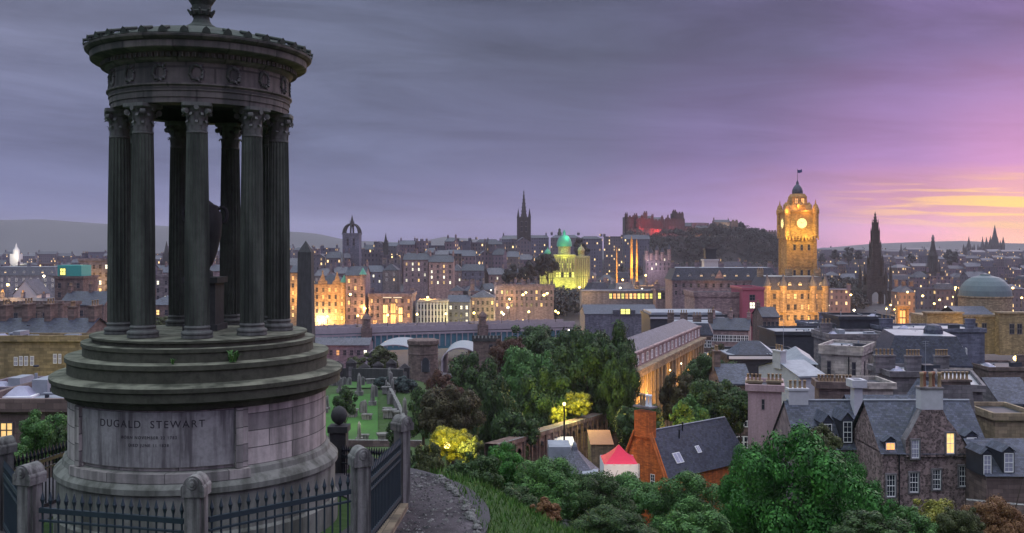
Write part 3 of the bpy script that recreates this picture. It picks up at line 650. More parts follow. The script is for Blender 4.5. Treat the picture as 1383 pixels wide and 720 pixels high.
def roof_mb(kind, w, d, z, rh, m, over=.3, gm=None, flatm=None):
    b = MB(); x0, x1, y0, y1 = -w / 2 - over, w / 2 + over, -over, d + over; gm = gm or m
    if kind == 'gable':
        ym = d / 2; b.face([(x0, y0, z), (x1, y0, z), (x1, ym, z + rh), (x0, ym, z + rh)], m); b.face([(x1, y1, z), (x0, y1, z), (x0, ym, z + rh), (x1, ym, z + rh)], m)
        b.face([(x1 - over, 0, z), (x1 - over, d, z), (x1 - over, ym, z + rh - .1)], gm); b.face([(x0 + over, d, z), (x0 + over, 0, z), (x0 + over, ym, z + rh - .1)], gm)
        b.face([(x0, y0, z - .25), (x1, y0, z - .25), (x1, y0, z), (x0, y0, z)], m)
    elif kind == 'gablef':                                  # gable faces the viewer
        b.face([(x0, y0, z), (0, y0, z + rh), (0, y1, z + rh), (x0, y1, z)][::-1], m); b.face([(x1, y0, z), (x1, y1, z), (0, y1, z + rh), (0, y0, z + rh)], m)
        b.face([(x0 + over, 0, z - .05), (x1 - over, 0, z - .05), (0, 0, z + rh - .12)], gm); b.face([(x1 - over, d, z), (x0 + over, d, z), (0, d, z + rh - .1)], gm)
    elif kind == 'hip':
        k = min(w, d) * .42; ym = d / 2
        if w >= d:
            A, B = (x0 + k, ym, z + rh), (x1 - k, ym, z + rh)
            b.face([(x0, y0, z), (x1, y0, z), B, A], m); b.face([(x1, y1, z), (x0, y1, z), A, B], m); b.face([(x1, y0, z), (x1, y1, z), B], m); b.face([(x0, y1, z), (x0, y0, z), A], m)
        else:
            A, B = (0, y0 + k, z + rh), (0, y1 - k, z + rh)
            b.face([(x0, y0, z), (x1, y0, z), A], m); b.face([(x1, y1, z), (x0, y1, z), B], m); b.face([(x1, y0, z), (x1, y1, z), B, A], m); b.face([(x0, y1, z), (x0, y0, z), A, B], m)
    elif kind == 'mansard':
        k = rh * .45; b.face([(x0, y0, z), (x1, y0, z), (x1 - k, y0 + k, z + rh), (x0 + k, y0 + k, z + rh)], m); b.face([(x1, y0, z), (x1, y1, z), (x1 - k, y1 - k, z + rh), (x1 - k, y0 + k, z + rh)], m)
        b.face([(x1, y1, z), (x0, y1, z), (x0 + k, y1 - k, z + rh), (x1 - k, y1 - k, z + rh)], m); b.face([(x0, y1, z), (x0, y0, z), (x0 + k, y0 + k, z + rh), (x0 + k, y1 - k, z + rh)], m)
        b.face([(x0 + k, y0 + k, z + rh), (x1 - k, y0 + k, z + rh), (x1 - k, y1 - k, z + rh), (x0 + k, y1 - k, z + rh)], flatm or M['lead'])
        b.face([(x0, y0, z - .3), (x1, y0, z - .3), (x1, y0, z), (x0, y0, z)], m)
    else:                                                    # flat with a parapet
        b.box(x0, x1, y0, y1, z - .1, z + .18, gm, bottom=True); e = .35
        for q in ((x0, x1, y0, y0 + e), (x0, x1, y1 - e, y1), (x0, x0 + e, y0 + e, y1 - e), (x1 - e, x1, y0 + e, y1 - e)): b.box(*q, z + .18, z + .18 + max(.5, rh), gm)
        b.face([(x0 + e, y0 + e, z + .20), (x1 - e, y0 + e, z + .20), (x1 - e, y1 - e, z + .20), (x0 + e, y1 - e, z + .20)], flatm or m)
    return b
def bld(label, x0, x1, yt, D, dep=14, roof='gable', rh=3.5, wall='purple', rm='slate', rows=0, cols=0, lit=0, ch=2, rz=0, group=None, name='tenement', cat='building',
        frame='white', sides=0, litk='l', wh=1.9, ww=1.1, sh=3.3, dorm=0, dlit=0, flatm=None, seed=None, z0=None, chw=None, first=1.6, cornice=False, pots=3, glassk='d'):
    rr = random.Random(hash((x0, x1, yt)) % 9999 if seed is None else seed)
    A, B = P(x0, yt, D), P(x1, yt, D); cx = (A.x + B.x) / 2; wd = (B.x - A.x); ze = A.z
    if rz: wd = max(4, (wd - abs(sin(rz)) * dep) / abs(cos(rz))); cx -= 0
    base = min(terr(cx, D), terr(cx - wd / 2, D + dep), terr(cx + wd / 2, D + dep)) - 1.5 if z0 is None else z0
    if rz: ox = cx + dep / 2 * sin(rz); cy = D + abs(sin(rz)) * wd / 2
    else: ox, cy = cx, D
    o = empty(name, (ox, cy, base), label, cat, group, rz); ht = ze - base
    b = MB(); b.box(-wd / 2, wd / 2, 0, dep, 0, ht, M[wall])
    b.build('wall', o)
    if cornice:
        b = MB(); b.box(-wd / 2 - .35, wd / 2 + .35, -.4, dep + .35, ht - .75, ht - .12, M[wall] , bottom=True); b.build('cornice', o)
    ro = roof_mb(roof, wd, dep, ht, rh, M[rm], gm=M[wall], flatm=flatm and M[flatm], over=.35 if not cornice else .42).build('roof', o)
    if roof == 'flat' and D < 245 and wd > 5:
        for i in range(rr.randint(4, 8)):
            x, y = rr.uniform(-wd * .42, wd * .42), rr.uniform(dep * .2, dep * .8); b = MB(); k = rr.randrange(4)
            if k == 0: q = rr.uniform(.5, 1.3); b.box(-q, q, -.5, .5, 0, rr.uniform(.5, 1.1), M[rr.choice(('lead', 'felt', 'grey'))]); b.box(-q * .7, q * .7, -.53, -.5, .15, .4, M['felt'])
            elif k == 1: b.cyl((0, 0, 0), (0, 0, rr.uniform(.8, 1.6)), .14, .14, M['lead'], 8); b.cyl((0, 0, 1.5), (0, 0, 1.65), .24, .24, M['felt'], 8)
            elif k == 2: b.pyramid(0, 0, 0, .6, .9, .9, M['glass2'], 4, top=.3); b.box(-1, 1, -1, 1, -.05, .1, M['white'])
            else: b.cyl((-1.6, 0, .25), (1.6, 0, .25), .09, .09, M['lead'], 6); b.box(-1.5, -1.3, -.1, .1, 0, .2, M['felt']); b.box(1.3, 1.5, -.1, .1, 0, .2, M['felt'])
            b.build(('plant_box', 'vent_pipe', 'roof_light', 'roof_duct')[k], ro, (x, y, ht + .22), (0, 0, rr.choice((0, .1, 1.57))))
    tall = ht + (rh if roof in ('gable', 'hip', 'mansard') else 0)
    for i in range(ch):
        t = (i + .5) / ch if ch > 1 else rr.choice((.04, .96)); x = -wd / 2 + wd * t
        if ch >= 2: x = -wd / 2 + wd * (i / (ch - 1)) * .94 + wd * .03
        cw = chw or rr.uniform(1.4, 3.0)
        if roof == 'gable': chimney(ro, x, dep / 2, tall - 1.2, cw, .95, 2.4 + rr.random(), M[wall], pots, None, pi / 2)
        else: chimney(ro, x, dep * .4, ht if roof == 'flat' else tall - .4, cw, .95, 2.0 + rr.random(), M[wall], pots)
    if rows and cols:
        for i in range(rows):
            for j in range(cols):
                x = -wd / 2 + wd * (j + .5) / cols; z = ht - first - wh - i * sh
                if z < .5: continue
                k = (rr.choice(litk) if rr.random() < lit else glassk); win(o, x, 0, z, ww, wh, k, frame)
        for sd in range(sides):
            s_ = 1 if sd == 0 and cx < 0 else -1
            if sides == 2: s_ = (-1, 1)[sd]
            nc = max(1, int(dep / (wd / cols)))
            for i in range(rows):
                for j in range(nc):
                    z = ht - first - wh - i * sh
                    if z < .5: continue
                    win(o, s_ * wd / 2, dep * (j + .5) / nc, z, ww, wh, rr.choice(litk) if rr.random() < lit else glassk, frame, s_ * pi / 2)
    for j in range(dorm):
        x = -wd / 2 + wd * (j + .5) / dorm; zz = ht + (.25 if roof != 'mansard' else .35); q = 1.7
        b = MB(); b.box(-q / 2, q / 2, 0, 2.6, 0, 1.9, M['slate2'] if roof != 'mansard' else M[rm]); b.face([(-q / 2 - .15, -.15, 1.9), (0, -.15, 2.7), (0, 2.6, 2.7), (-q / 2 - .15, 2.6, 1.9)][::-1], M[rm]); b.face([(q / 2 + .15, -.15, 1.9), (q / 2 + .15, 2.6, 1.9), (0, 2.6, 2.7), (0, -.15, 2.7)], M[rm]); b.face([(-q / 2, -.02, 1.9), (q / 2, -.02, 1.9), (0, -.02, 2.6)], M['lead'])
        d_ = b.build('dormer', o, (x, .35, zz)); win(d_, 0, 0, .3, 1.2, 1.4, 'l' if rr.random() < dlit else 'd')
    return o, wd, ht, ro
def pxw(o, D, rects, frame='white', name='window', y=0):
    """windows given by their place on the front wall, o unrotated"""
    for x0, y0, x1, y1, k in rects:
        a, b_ = P(x0, y1, D), P(x1, y0, D); win(o, (a.x + b_.x) / 2 - o.location.x, y - 0, a.z - o.location.z, b_.x - a.x, b_.z - a.z, k, frame, 0, name)
def glowlight(px, py, D, power, col=(1, .55, .15), r=1.5, spot=None, aim=None, name='flood_glow_light'):  # floodlights, and bare lights added where no lamp is modelled
    L = bpy.data.lights.new(name, 'SPOT' if spot else 'POINT'); L.energy = power; L.color = col; L.shadow_soft_size = r
    o = bpy.data.objects.new(name, L); C.objects.link(o); o.location = P(px, py, D) if not isinstance(px, Vector) else px
    if spot: L.spot_size = radians(spot); L.spot_blend = .6; o.rotation_euler = (aim - o.location).to_track_quat('-Z', 'Y').to_euler()
    return o
AMB = (1, .50, .12); YEL = (1, .85, .22); WHT = (1, .9, .65); RED = (1, .05, .05)

# ---- rows of the far town, filled between the landmarks
LMK = [(-999, 'view\'s edge'), (22, 'pale lit cupola'), (105, 'teal rooftop box'), (412, 'obelisk'), (475, 'crown steeple'), (520, 'thin skyline spirelet'), (707, 'black spire'), (763, 'green dome'), (885, 'castle'), (1077, 'clock tower'), (1182, 'gothic monument'), (1260, 'statue tower'), (1343, 'twin spires')]
ORD = ['first', 'second', 'third', 'fourth', 'fifth', 'sixth', 'seventh', 'eighth', 'ninth', 'tenth', 'eleventh', 'twelfth', 'thirteenth', 'fourteenth', 'fifteenth', 'sixteenth', 'seventeenth', 'eighteenth', 'nineteenth', 'twentieth']
WW = dict(t_purple='purple stone', t_grey='grey stone', t_brown='brown stone', t_blue='blue grey', t_pale='pale stone', purple='purple stone', grey='grey stone', brown='brown stone', pink='pinkish stone', sand='sandstone', blue='blue grey')
RW = dict(gable='pitched-roof', flat='flat-roofed', hip='hipped-roof', mansard='mansard-roof', gablef='gable-fronted')
def row(name, D, xa, xb, yf, wr, walls, seed, roofs=('gable', 'gable', 'gable', 'hip', 'flat'), rows=0, lit=.1, jit=3, skip=(), rms=('slate', 'slate2', 'slate3'), dj=.04, litk='lw', chs=(1, 2, 2, 3), dep=(11, 17)):
    r = random.Random(seed); x = xa; cnt = {}
    while x < xb:
        w_ = r.uniform(*wr); x1 = x + w_; xm = (x + x1) / 2
        if any(a < xm < b_ for a, b_ in skip): x = x1; continue
        lm = [q for q in LMK if q[0] <= xm][-1][1]; k = cnt.get(lm, 0); cnt[lm] = k + 1
        wl = r.choice(walls); rf = r.choice(roofs); wm_px = w_ * D / F
        y = lerp(yf, xm) + r.uniform(-jit, jit)
        fine = D < 640
        lab = f"{WW[wl]} {RW[rf]} block, {ORD[min(k, 19)]} right of the {lm}, {name}"
        cols = max(2, int(wm_px / 3.4)) if rows else 0
        bld(lab, x, x1 + r.uniform(-1, 1), y, D * (1 + r.uniform(-dj, dj)), r.uniform(*dep), rf, r.uniform(2.5, 4.5) if rf != 'flat' else .5, wl, r.choice(rms), rows, min(cols, 6), lit, r.choice(chs), r.choice((0, 0, .12, -.12, .25, -.25)), f'buildings of the {name}', seed=r.randrange(9999), litk=litk, frame=r.choice(('dkframe', 'white')), dorm=0, ww=1.0, wh=1.7, flatm=r.choice(('lead', 'felt', 'felt')))
        x = x1 + (r.uniform(0, 3) if r.random() < .2 else 0)
T = ['t_purple', 't_grey', 't_brown', 't_blue', 't_purple']
row('far skyline row', 1900, 1105, 1385, [(1105, 337), (1250, 338), (1385, 341)], (14, 30), ['t_blue', 't_grey'], 11, jit=2, dep=(20, 30))
row('hazy second row', 1350, 1108, 1385, [(1108, 347), (1385, 350)], (13, 26), ['t_blue', 't_grey', 't_purple'], 12, jit=3)
row('third sunset row', 1000, 1112, 1385, [(1112, 359), (1385, 362)], (15, 28), T, 13, jit=3, skip=[(1252, 1270)], roofs=('gable', 'hip', 'flat', 'gable'))
row('fourth sunset row', 760, 1118, 1385, [(1118, 374), (1385, 376)], (18, 34), T, 14, jit=4, skip=[(1162, 1200)], roofs=('flat', 'hip', 'gable', 'mansard'))
row('row above the rotunda', 560, 1120, 1385, [(1120, 396), (1230, 392), (1385, 388)], (20, 38), ['t_purple', 't_brown', 't_blue', 't_grey'], 15, jit=4, skip=[(1155, 1210)], roofs=('flat', 'hip', 'mansard', 'flat'))
row('left skyline row', 1300, -30, 400, [(-30, 345), (60, 346), (140, 343), (230, 340), (400, 338)], (13, 28), ['t_blue', 't_grey'], 21, jit=3)
row('left second row', 850, -30, 400, [(-30, 362), (140, 356), (230, 350), (400, 350)], (16, 34), T, 22, jit=4)
row('left third row', 600, -30, 400, [(-30, 384), (75, 386), (150, 375), (230, 368), (400, 362)], (18, 36), T, 23, jit=6, skip=[(76, 104)])
row('old town skyline', 820, 422, 700, [(422, 340), (465, 336), (560, 330), (640, 328), (700, 326)], (11, 24), ['t_purple', 't_grey', 't_blue'], 31, jit=3.5, skip=[(462, 489)], roofs=('gable', 'gable', 'gablef', 'flat'))
row('old town second row', 690, 424, 735, [(424, 350), (500, 346), (620, 344), (735, 352)], (13, 27), T, 32, jit=4, roofs=('gable', 'gablef', 'flat', 'gable'))
row('old town third row', 600, 424, 700, [(424, 374), (500, 366), (620, 364), (700, 372)], (15, 30), ['purple', 'grey', 'brown', 'blue', 'pink'], 33, rows=2, lit=.16, jit=4, skip=[(545, 612)])
row('old town street row', 520, 492, 735, [(492, 392), (600, 388), (735, 392)], (14, 26), ['purple', 'grey', 'blue', 'brown'], 34, rows=2, lit=.12, jit=5, skip=[(500, 553), (563, 603)])
row('castle slope roofs', 760, 778, 1052, [(778, 372), (850, 380), (905, 360), (1052, 362)], (20, 38), ['t_purple', 't_blue', 't_grey'], 35, jit=4, skip=[(845, 905)], roofs=('flat', 'hip', 'mansard'))
row('shopping street roofs', 560, 792, 905, [(792, 388), (905, 392)], (26, 44), ['purple', 'blue', 'grey'], 36, jit=3, roofs=('flat', 'mansard'), rows=1, lit=.3)
row('long roofline row', 1000, 640, 845, [(640, 330), (700, 324), (780, 322), (845, 322)], (22, 44), ['t_blue', 't_grey'], 37, jit=2, skip=[(697, 719)], roofs=('gable', 'flat', 'hip'))

# ---- named blocks of the middle distance
bld('tall brown tenement with a double column of lit windows on the old town ridge', 545, 578, 351, 585, 16, 'gable', 4, 'purple', 'slate2', 4, 4, .45, 3, litk='wl', frame='dkframe', seed=3)
bld('tall pinkish tenement with lit pairs of windows, right neighbour of the double lit tenement', 579, 612, 354, 583, 16, 'gable', 4, 'pink', 'slate2', 4, 4, .4, 2, litk='wl', frame='dkframe', seed=5)
o, wd, ht, ro = bld('ornate gabled building floodlit orange beside the dark obelisk', 424, 466, 384, 450, 16, 'hip', 5, 'sand', 'slate2', 5, 5, .5, 0, litk='ol', frame='dkframe', seed=2, wh=2.0, cat='building')
for x, hh in ((-3.2, 4.6), (3.6, 4)):
    b = MB(); b.face([(-2.2, -.25, 0), (2.2, -.25, 0), (2.0, -.25, 1.6), (1.2, -.25, 1.8), (1.0, -.25, 3.0), (0, -.25, hh + 1), (-1.0, -.25, 3.0), (-1.2, -.25, 1.8), (-2.0, -.25, 1.6)], M['sand']); b.face([(2.2, .3, 0), (-2.2, .3, 0), (-2.0, .3, 1.6), (-1.2, .3, 1.8), (-1.0, .3, 3.0), (0, .3, hh + 1), (1.0, .3, 3.0), (1.2, .3, 1.8), (2.0, .3, 1.6)], M['sand'])
    b.box(-.3, .3, -.2, .25, hh + .6, hh + 1.9, M['sand']); b.build('gable', o, (x, 0, ht))
def turret(o, x, y, z, r, h, ch_, wall, cap, n=10):
    b = MB(); b.lathe([(r, 0), (r, h), (r * 1.15, h + .1), (r * 1.15, h + .4)], M[wall], n, c=(0, 0, 0)); b.lathe([(r * 1.2, h + .4), (r * .75, h + .4 + ch_ * .35), (r * .3, h + .4 + ch_ * .75), (.02, h + .4 + ch_)], M[cap], n)
    return b.build('turret', o, (x, y, z))
turret(o, wd / 2 - .5, .5, ht - 6, 1.7, 6.5, 3.6, 'sand', 'copper')
glowlight(432, 428, 445.5, 2600, AMB, .6); glowlight(446, 434, 445, 1500, YEL, .5); glowlight(458, 430, 445.5, 2600, AMB, .6); glowlight(445, 400, 445, 900, (1, .40, .07), .6); glowlight(433, 400, 445, 700, (1, .40, .07), .6); glowlight(458, 396, 445, 900, (1, .40, .07), .6); glowlight(445, 425, 436, 5000, (1, .4, .08), 2)
o, wd, ht, ro = bld('tall purple stone block with corner turret beside the orange floodlit building', 467, 493, 372, 440, 16, 'gable', 4, 'purple', 'slate2', 6, 3, .12, 2, frame='dkframe', seed=8)
turret(o, wd / 2 - 1, .5, ht - 5, 1.5, 5, 3.2, 'purple', 'copper')
o, wd, ht, ro = bld('broad stone block with a warmly lit three bay centre above the bridge', 498, 556, 399, 440, 18, 'flat', .7, 'purple', 'slate2', 3, 7, .25, 2, frame='dkframe', seed=4, litk='ol', flatm='felt', cornice=True)
pxw(o, 440, [(517, 410, 524, 438, 'l'), (527, 408, 535, 440, 'o'), (538, 414, 544, 436, 'l'), (503, 432, 510, 440, 'o'), (514, 400.5, 546, 402.5, 'w')], 'dkframe', y=-.08)
glowlight(528, 430, 433, 7000, AMB, 1.5)
o, wd, ht, ro = bld('white vertically striped hotel block above the railway bridge', 564, 604, 408, 446, 16, 'flat', .5, 'cream', 'slate2', 0, 0, 0, 0, flatm='felt', seed=1)
b = MB()
for i in range(10): b.box(-wd / 2 + wd * i / 9 - .38 * 1, -wd / 2 + wd * i / 9 + .38, -.5, 0, 1, ht - .3, M['harl'])
b.build('pilasters', o, (0, 0, 0))
for i in range(9):
    for j in range(4): win(o, -wd / 2 + wd * (i + .5) / 9, 0, ht - 3.2 - j * 3, .8, 2.0, 'd', 'dkframe')
bld('slim dark building with one column of lit windows right of the striped hotel', 605, 634, 408, 452, 14, 'gable', 3, 'blue', 'slate', 4, 4, .2, 1, litk='w', frame='dkframe', seed=7)
bld('low lilac block with a lit shop strip above the bridge', 636, 668, 402, 470, 14, 'hip', 3.5, 'purple', 'slate', 3, 5, .12, 1, frame='dkframe', seed=6)
o, wd, ht, ro = bld('long battlemented stone building over the lit bus shelters', 668, 748, 388, 500, 16, 'flat', .8, 'purple', 'slate2', 3, 12, .10, 3, frame='dkframe', seed=9, flatm='felt')
b = MB()
for i in range(16): b.box(-wd / 2 + wd * i / 15.5, -wd / 2 + wd * i / 15.5 + .9, -.35, .3, .7, 1.8, M['purple'])
b.build('battlement', ro, (0, 0, ht))
for i, (x, y, k) in enumerate(((690, 428, 4000), (720, 428, 4000), (655, 436, 3000), (614, 436, 9000), (684, 405, 3000))): glowlight(x, y, 462 if x > 640 else 436, k, YEL, 1)
o, wd, ht, ro = bld('warm sandstone tenement strip with lit bays seen past the temple columns', 392, 407, 368, 430, 14, 'gable', 3, 'sand', 'slate2', 6, 2, .8, 1, frame='dkframe', seed=9, litk='ol'); glowlight(399, 400, 424, 6000, AMB, 1.5)
bld('tall block with three stacked lit windows seen between the temple columns', 208, 240, 374, 420, 16, 'flat', .8, 'grey', 'slate', 6, 3, .45, 2, frame='dkframe', seed=12, litk='lw')
bld('low lit building at the foot of the temple column gap', 196, 242, 412, 330, 16, 'hip', 3, 'brown', 'slate', 2, 4, .5, 1, frame='dkframe', seed=2)
bld('dark stone range beyond the urn between the right hand columns', 278, 372, 366, 480, 16, 'gable', 3, 'purple', 'slate2', 5, 6, .1, 3, frame='dkframe', seed=5)
# left of the temple
bld('blue lit mansard block with a row of dormers under the left skyline', -12, 76, 372, 560, 16, 'mansard', 5, 'blue', 'slate', 2, 9, .1, 3, dorm=7, dlit=.3, seed=4, frame='white')
bld('pale gabled house with a round window left of the stone tower', 18, 50, 398, 420, 12, 'gablef', 6.5, 'harl', 'slate', 2, 3, .2, 1, seed=4)
bld('terrace of blue roofs between the gabled house and the battlemented wall', -10, 80, 412, 380, 12, 'gable', 2.6, 'blue', 'slate3', 2, 9, .05, 4, seed=8)
o, wd, ht, ro = bld('square brown stone tower carrying a teal cladding box', 74, 112, 376, 340, 12, 'flat', .6, 'brown', 'slate2', 4, 3, .1, 0, seed=3, frame='dkframe', name='stone_tower')
b = MB(); b.box(-wd / 2 + .5, wd / 2 - 1, 1, 9, .2, 4.6, M['teal']); bx_ = b.build('rooftop_box', ro, (0, 0, ht)); win(bx_, -wd / 2 + 2.4, .98, 1.0, 2.2, 2.6, 'y', 'dkframe')
bld('blue purple tower block with lit windows behind the temple columns', 106, 148, 352, 400, 14, 'flat', .8, 'blue', 'slate2', 7, 5, .25, 2, seed=6, litk='lw', frame='dkframe')
bld('dark brown stepped building below the teal box tower', 80, 140, 412, 300, 14, 'gable', 4, 'brown', 'slate2', 3, 5, .15, 3, seed=9, frame='dkframe')
o, wd, ht, ro = bld('long castellated brown stone range with turrets on the left hillside', 2, 80, 414, 250, 12, 'flat', .6, 'brown', 'slate2', 2, 6, .0, 0, seed=9, frame='dkframe', name='castellated_range')
b = MB()
for i in range(15): b.box(-wd / 2 + wd * i / 14.6, -wd / 2 + wd * i / 14.6 + .55, -.35, .2, .7, 1.4, M['brown'])
b.build('battlement', ro, (0, 0, ht))
for x in (-wd / 2, wd / 2): b = MB(); b.lathe([(1.0, 0), (1.0, 9), (1.15, 9.2), (1.15, 10)], M['brown'], 14); b.build('turret', o, (x, 0, ht - 8.5))
bld('dark slate roofed house with pots above the yellow stone wall', -20, 112, 452, 150, 11, 'gable', 2.2, 'brown', 'slate2', 0, 0, 0, 5, seed=5, frame='dkframe')
o, wd, ht, ro = bld('ochre stone row with white sash windows lit from below on the left', -20, 118, 460, 128, 3.5, 'flat', .2, 'ochre', 'slate2', 0, 0, 0, 0, seed=5, flatm='felt', first=1)
pxw(o, 128, [(19, 482, 24, 494, 'g'), (26, 481, 31, 494, 'g'), (33, 481, 38, 494, 'g'), (41, 481, 46, 494, 'g'), (72, 478, 77, 491, 'g'), (79, 478, 83, 491, 'g')])
glowlight(28, 512, 122, 260, YEL, .6); glowlight(80, 510, 122, 160, YEL, .6)
o, wd, ht, ro = bld('flat lead roofed lodge with yellow lit windows below the ivy', -30, 96, 553, 58, 13, 'flat', .15, 'brown', 'slate2', 0, 0, 0, 0, seed=5, flatm='lead')
pxw(o, 58, [(0, 570, 19, 592, 'l'), (42, 569, 60, 584, 'l')], 'dkframe')
bld('long stone parapet building crossing behind the lodge', -30, 98, 533, 80, 6, 'flat', .3, 'purple', 'slate2', 0, 0, 0, 0, seed=5, flatm='lead')

# ---- obelisk
o = empty('obelisk', P(413, 0, 268) * 1, 'tall dark stone obelisk standing just right of the temple', 'obelisk'); o.location.z = 64
h = P(0, 325, 268).z - 64
b = MB(); b.box(-3.2, 3.2, -3.2, 3.2, 0, 4, M['dark']); b.box(-2.7, 2.7, -2.7, 2.7, 4, 6.5, M['dark']); b.build('base', o)
b = MB(); b.box(-2.25, 2.25, -2.25, 2.25, 6.5, h - 3.2, M['dark'], taper=.42); b.pyramid(0, 0, h - 3.2, h, 1.83, 1.83, M['dark']); b.build('shaft', o)

# ---- crown steeple (open crown)
def lm_empty(name, px, D, label, cat, z0=None, rz=0):
    q = P(px, 0, D); z = terr(q.x, D) if z0 is None else z0
    return empty(name, (q.x, D, z), label, cat, None, rz), (lambda y: P(px, y, D).z - z), D / F
o, zz, u = lm_empty('crown_steeple', 475.5, 705, 'dark church tower topped by an open stone crown', 'church tower')
b = MB(); b.box(-6, 6, -6, 6, 0, zz(317), M['blue']); b.box(-6.4, 6.4, -6.4, 6.4, zz(317), zz(315), M['blue'], bottom=True); t_ = b.build('tower', o)
for x in (-2.2, 2.2): win(t_, x, -6, zz(332), 1.6, 5.5, 'd', 'dkframe')
b = MB(); z1, z2 = zz(315), zz(303)
for k in range(8):
    a = 2 * pi * k / 8; r0 = 6.0 if k % 2 == 0 else 8.0; pts = [Vector((cos(a + pi / 8 * 0) * r0 * (1 - .80 * (t ** 1.6)), sin(a) * r0 * (1 - .80 * (t ** 1.6)), z1 + (z2 - z1) * (1 - (1 - t) ** 1.8))) for t in [i / 6 for i in range(7)]]
    for p0, p1 in zip(pts, pts[1:]): b.cyl(p0, p1, .75, .65, M['dark'], 6)
    b.cyl((cos(a) * r0 * .95, sin(a) * r0 * .95, z1), (cos(a) * r0 * .95, sin(a) * r0 * .95, z1 + 3.2), .55, .05, M['dark'], 6)
b.build('crown', o)
b = MB(); b.cyl((0, 0, z2 - 2), (0, 0, zz(298)), 1.6, 1.1, M['dark'], 8); b.cyl((0, 0, zz(298)), (0, 0, zz(290)), 1.0, .05, M['dark'], 8)
for k in range(4): b.cyl((1.5 * cos(k * pi / 2), 1.5 * sin(k * pi / 2), z2 - 1), (1.5 * cos(k * pi / 2), 1.5 * sin(k * pi / 2), z2 + 3), .4, .03, M['dark'], 6)
b.build('pinnacle', o)
o, zz, u = lm_empty('church_spire', 521, 800, 'thin distant spirelet on the old town skyline right of the crown', 'spire')
b = MB(); b.box(-2, 2, -2, 2, 0, zz(328), M['dark']); b.pyramid(0, 0, zz(328), zz(314), 1.6, 1.6, M['dark'], 8); b.build('spire', o)
o, zz, u = lm_empty('church_spire', 225, 800, 'distant spire seen between the temple columns', 'spire')
b = MB(); b.box(-2.5, 2.5, -2.5, 2.5, 0, zz(342), M['dark']); b.pyramid(0, 0, zz(342), zz(325), 2.2, 2.2, M['dark'], 8); b.build('spire', o)
o, zz, u = lm_empty('lit_cupola', 22, 900, 'small white lit cupola on the left skyline', 'cupola')
b = MB(); b.box(-4, 4, -4, 4, 0, zz(343), M['harl']); b.lathe([(3, zz(343)), (3, zz(338)), (2, zz(336)), (1, zz(333)), (.1, zz(328))], M['harl'], 12); b.build('drum', o); glowlight(22, 344, 888, 9000, WHT, 2)

# ---- gothic spires
def gothic(name, px, D, label, ytip, ysh, ybody, hw, m, cat='spire', n=8, pin=True):
    o, zz, u = lm_empty(name, px, D, label, cat)
    W = hw * u; b = MB(); b.box(-W, W, -W, W, 0, zz(ybody), M[m])
    for sx_ in (-1, 1):
        for sy_ in (-1, 1): b.box(sx_ * W - W * .22, sx_ * W + W * .22, sy_ * W - W * .22, sy_ * W + W * .22, 0, zz(ybody), M[m])
    t_ = b.build('tower', o)
    for x in (-W * .4, W * .4): win(t_, x, -W - .02, zz(ybody) - W * 2.6, W * .4, W * 2.0, 'd', 'dkframe')
    b = MB(); b.pyramid(0, 0, zz(ybody), zz(ysh), W * .80, W * .80, M[m], n, top=W * .52); b.pyramid(0, 0, zz(ysh), zz(ytip), W * .50, W * .50, M[m], n)
    for k in range(7):
        t = k / 7; z_ = zz(ysh) + (zz(ytip) - zz(ysh)) * t; r_ = W * .52 * (1 - t) + .12
        b.lathe([(r_, z_), (r_ + W * .04, z_ + .5), (r_, z_ + 1.0)], M[m], 8, cap=False)
    b.build('spire', o)
    if pin:
        for sx_ in (-1, 1):
            for sy_ in (-1, 1):
                b = MB(); b.pyramid(0, 0, 0, W * 1.7, W * .25, W * .25, M[m], 4); b.build('pinnacle', o, (sx_ * W, sy_ * W, zz(ybody)))
        for sx_, sy_ in ((0, -1), (0, 1), (1, 0), (-1, 0)):
            b = MB(); b.pyramid(0, 0, 0, W * 1.1, W * .16, W * .16, M[m], 4); b.build('pinnacle', o, (sx_ * W, sy_ * W, zz(ybody)))
    return o
gothic('gothic_spire', 707.5, 900, 'tall black needle spire alone above the old town roofs', 255, 291, 294, 7.6, 'black')
gothic('cathedral_spire', 1343.5, 2100, 'taller of the twin grey spires at the sunset', 303, 324, 332, 7.5, 'black', pin=True)
gothic('cathedral_spire', 1327, 2120, 'slender spire just left of the twin pair at the sunset', 319, 333, 336, 4.2, 'black')
gothic('cathedral_spire', 1308.5, 1900, 'short pointed spire furthest left of the three sunset spires', 319, 333, 337, 4.8, 'black')
gothic('cathedral_spire', 1337.5, 2110, 'smaller spire leaning against the taller twin spire', 318, 330, 334, 4.0, 'black')
gothic('church_spire', 1217, 1800, 'tiny far spire right of the gothic monument', 328, 334, 338, 1.5, 'black', pin=False)
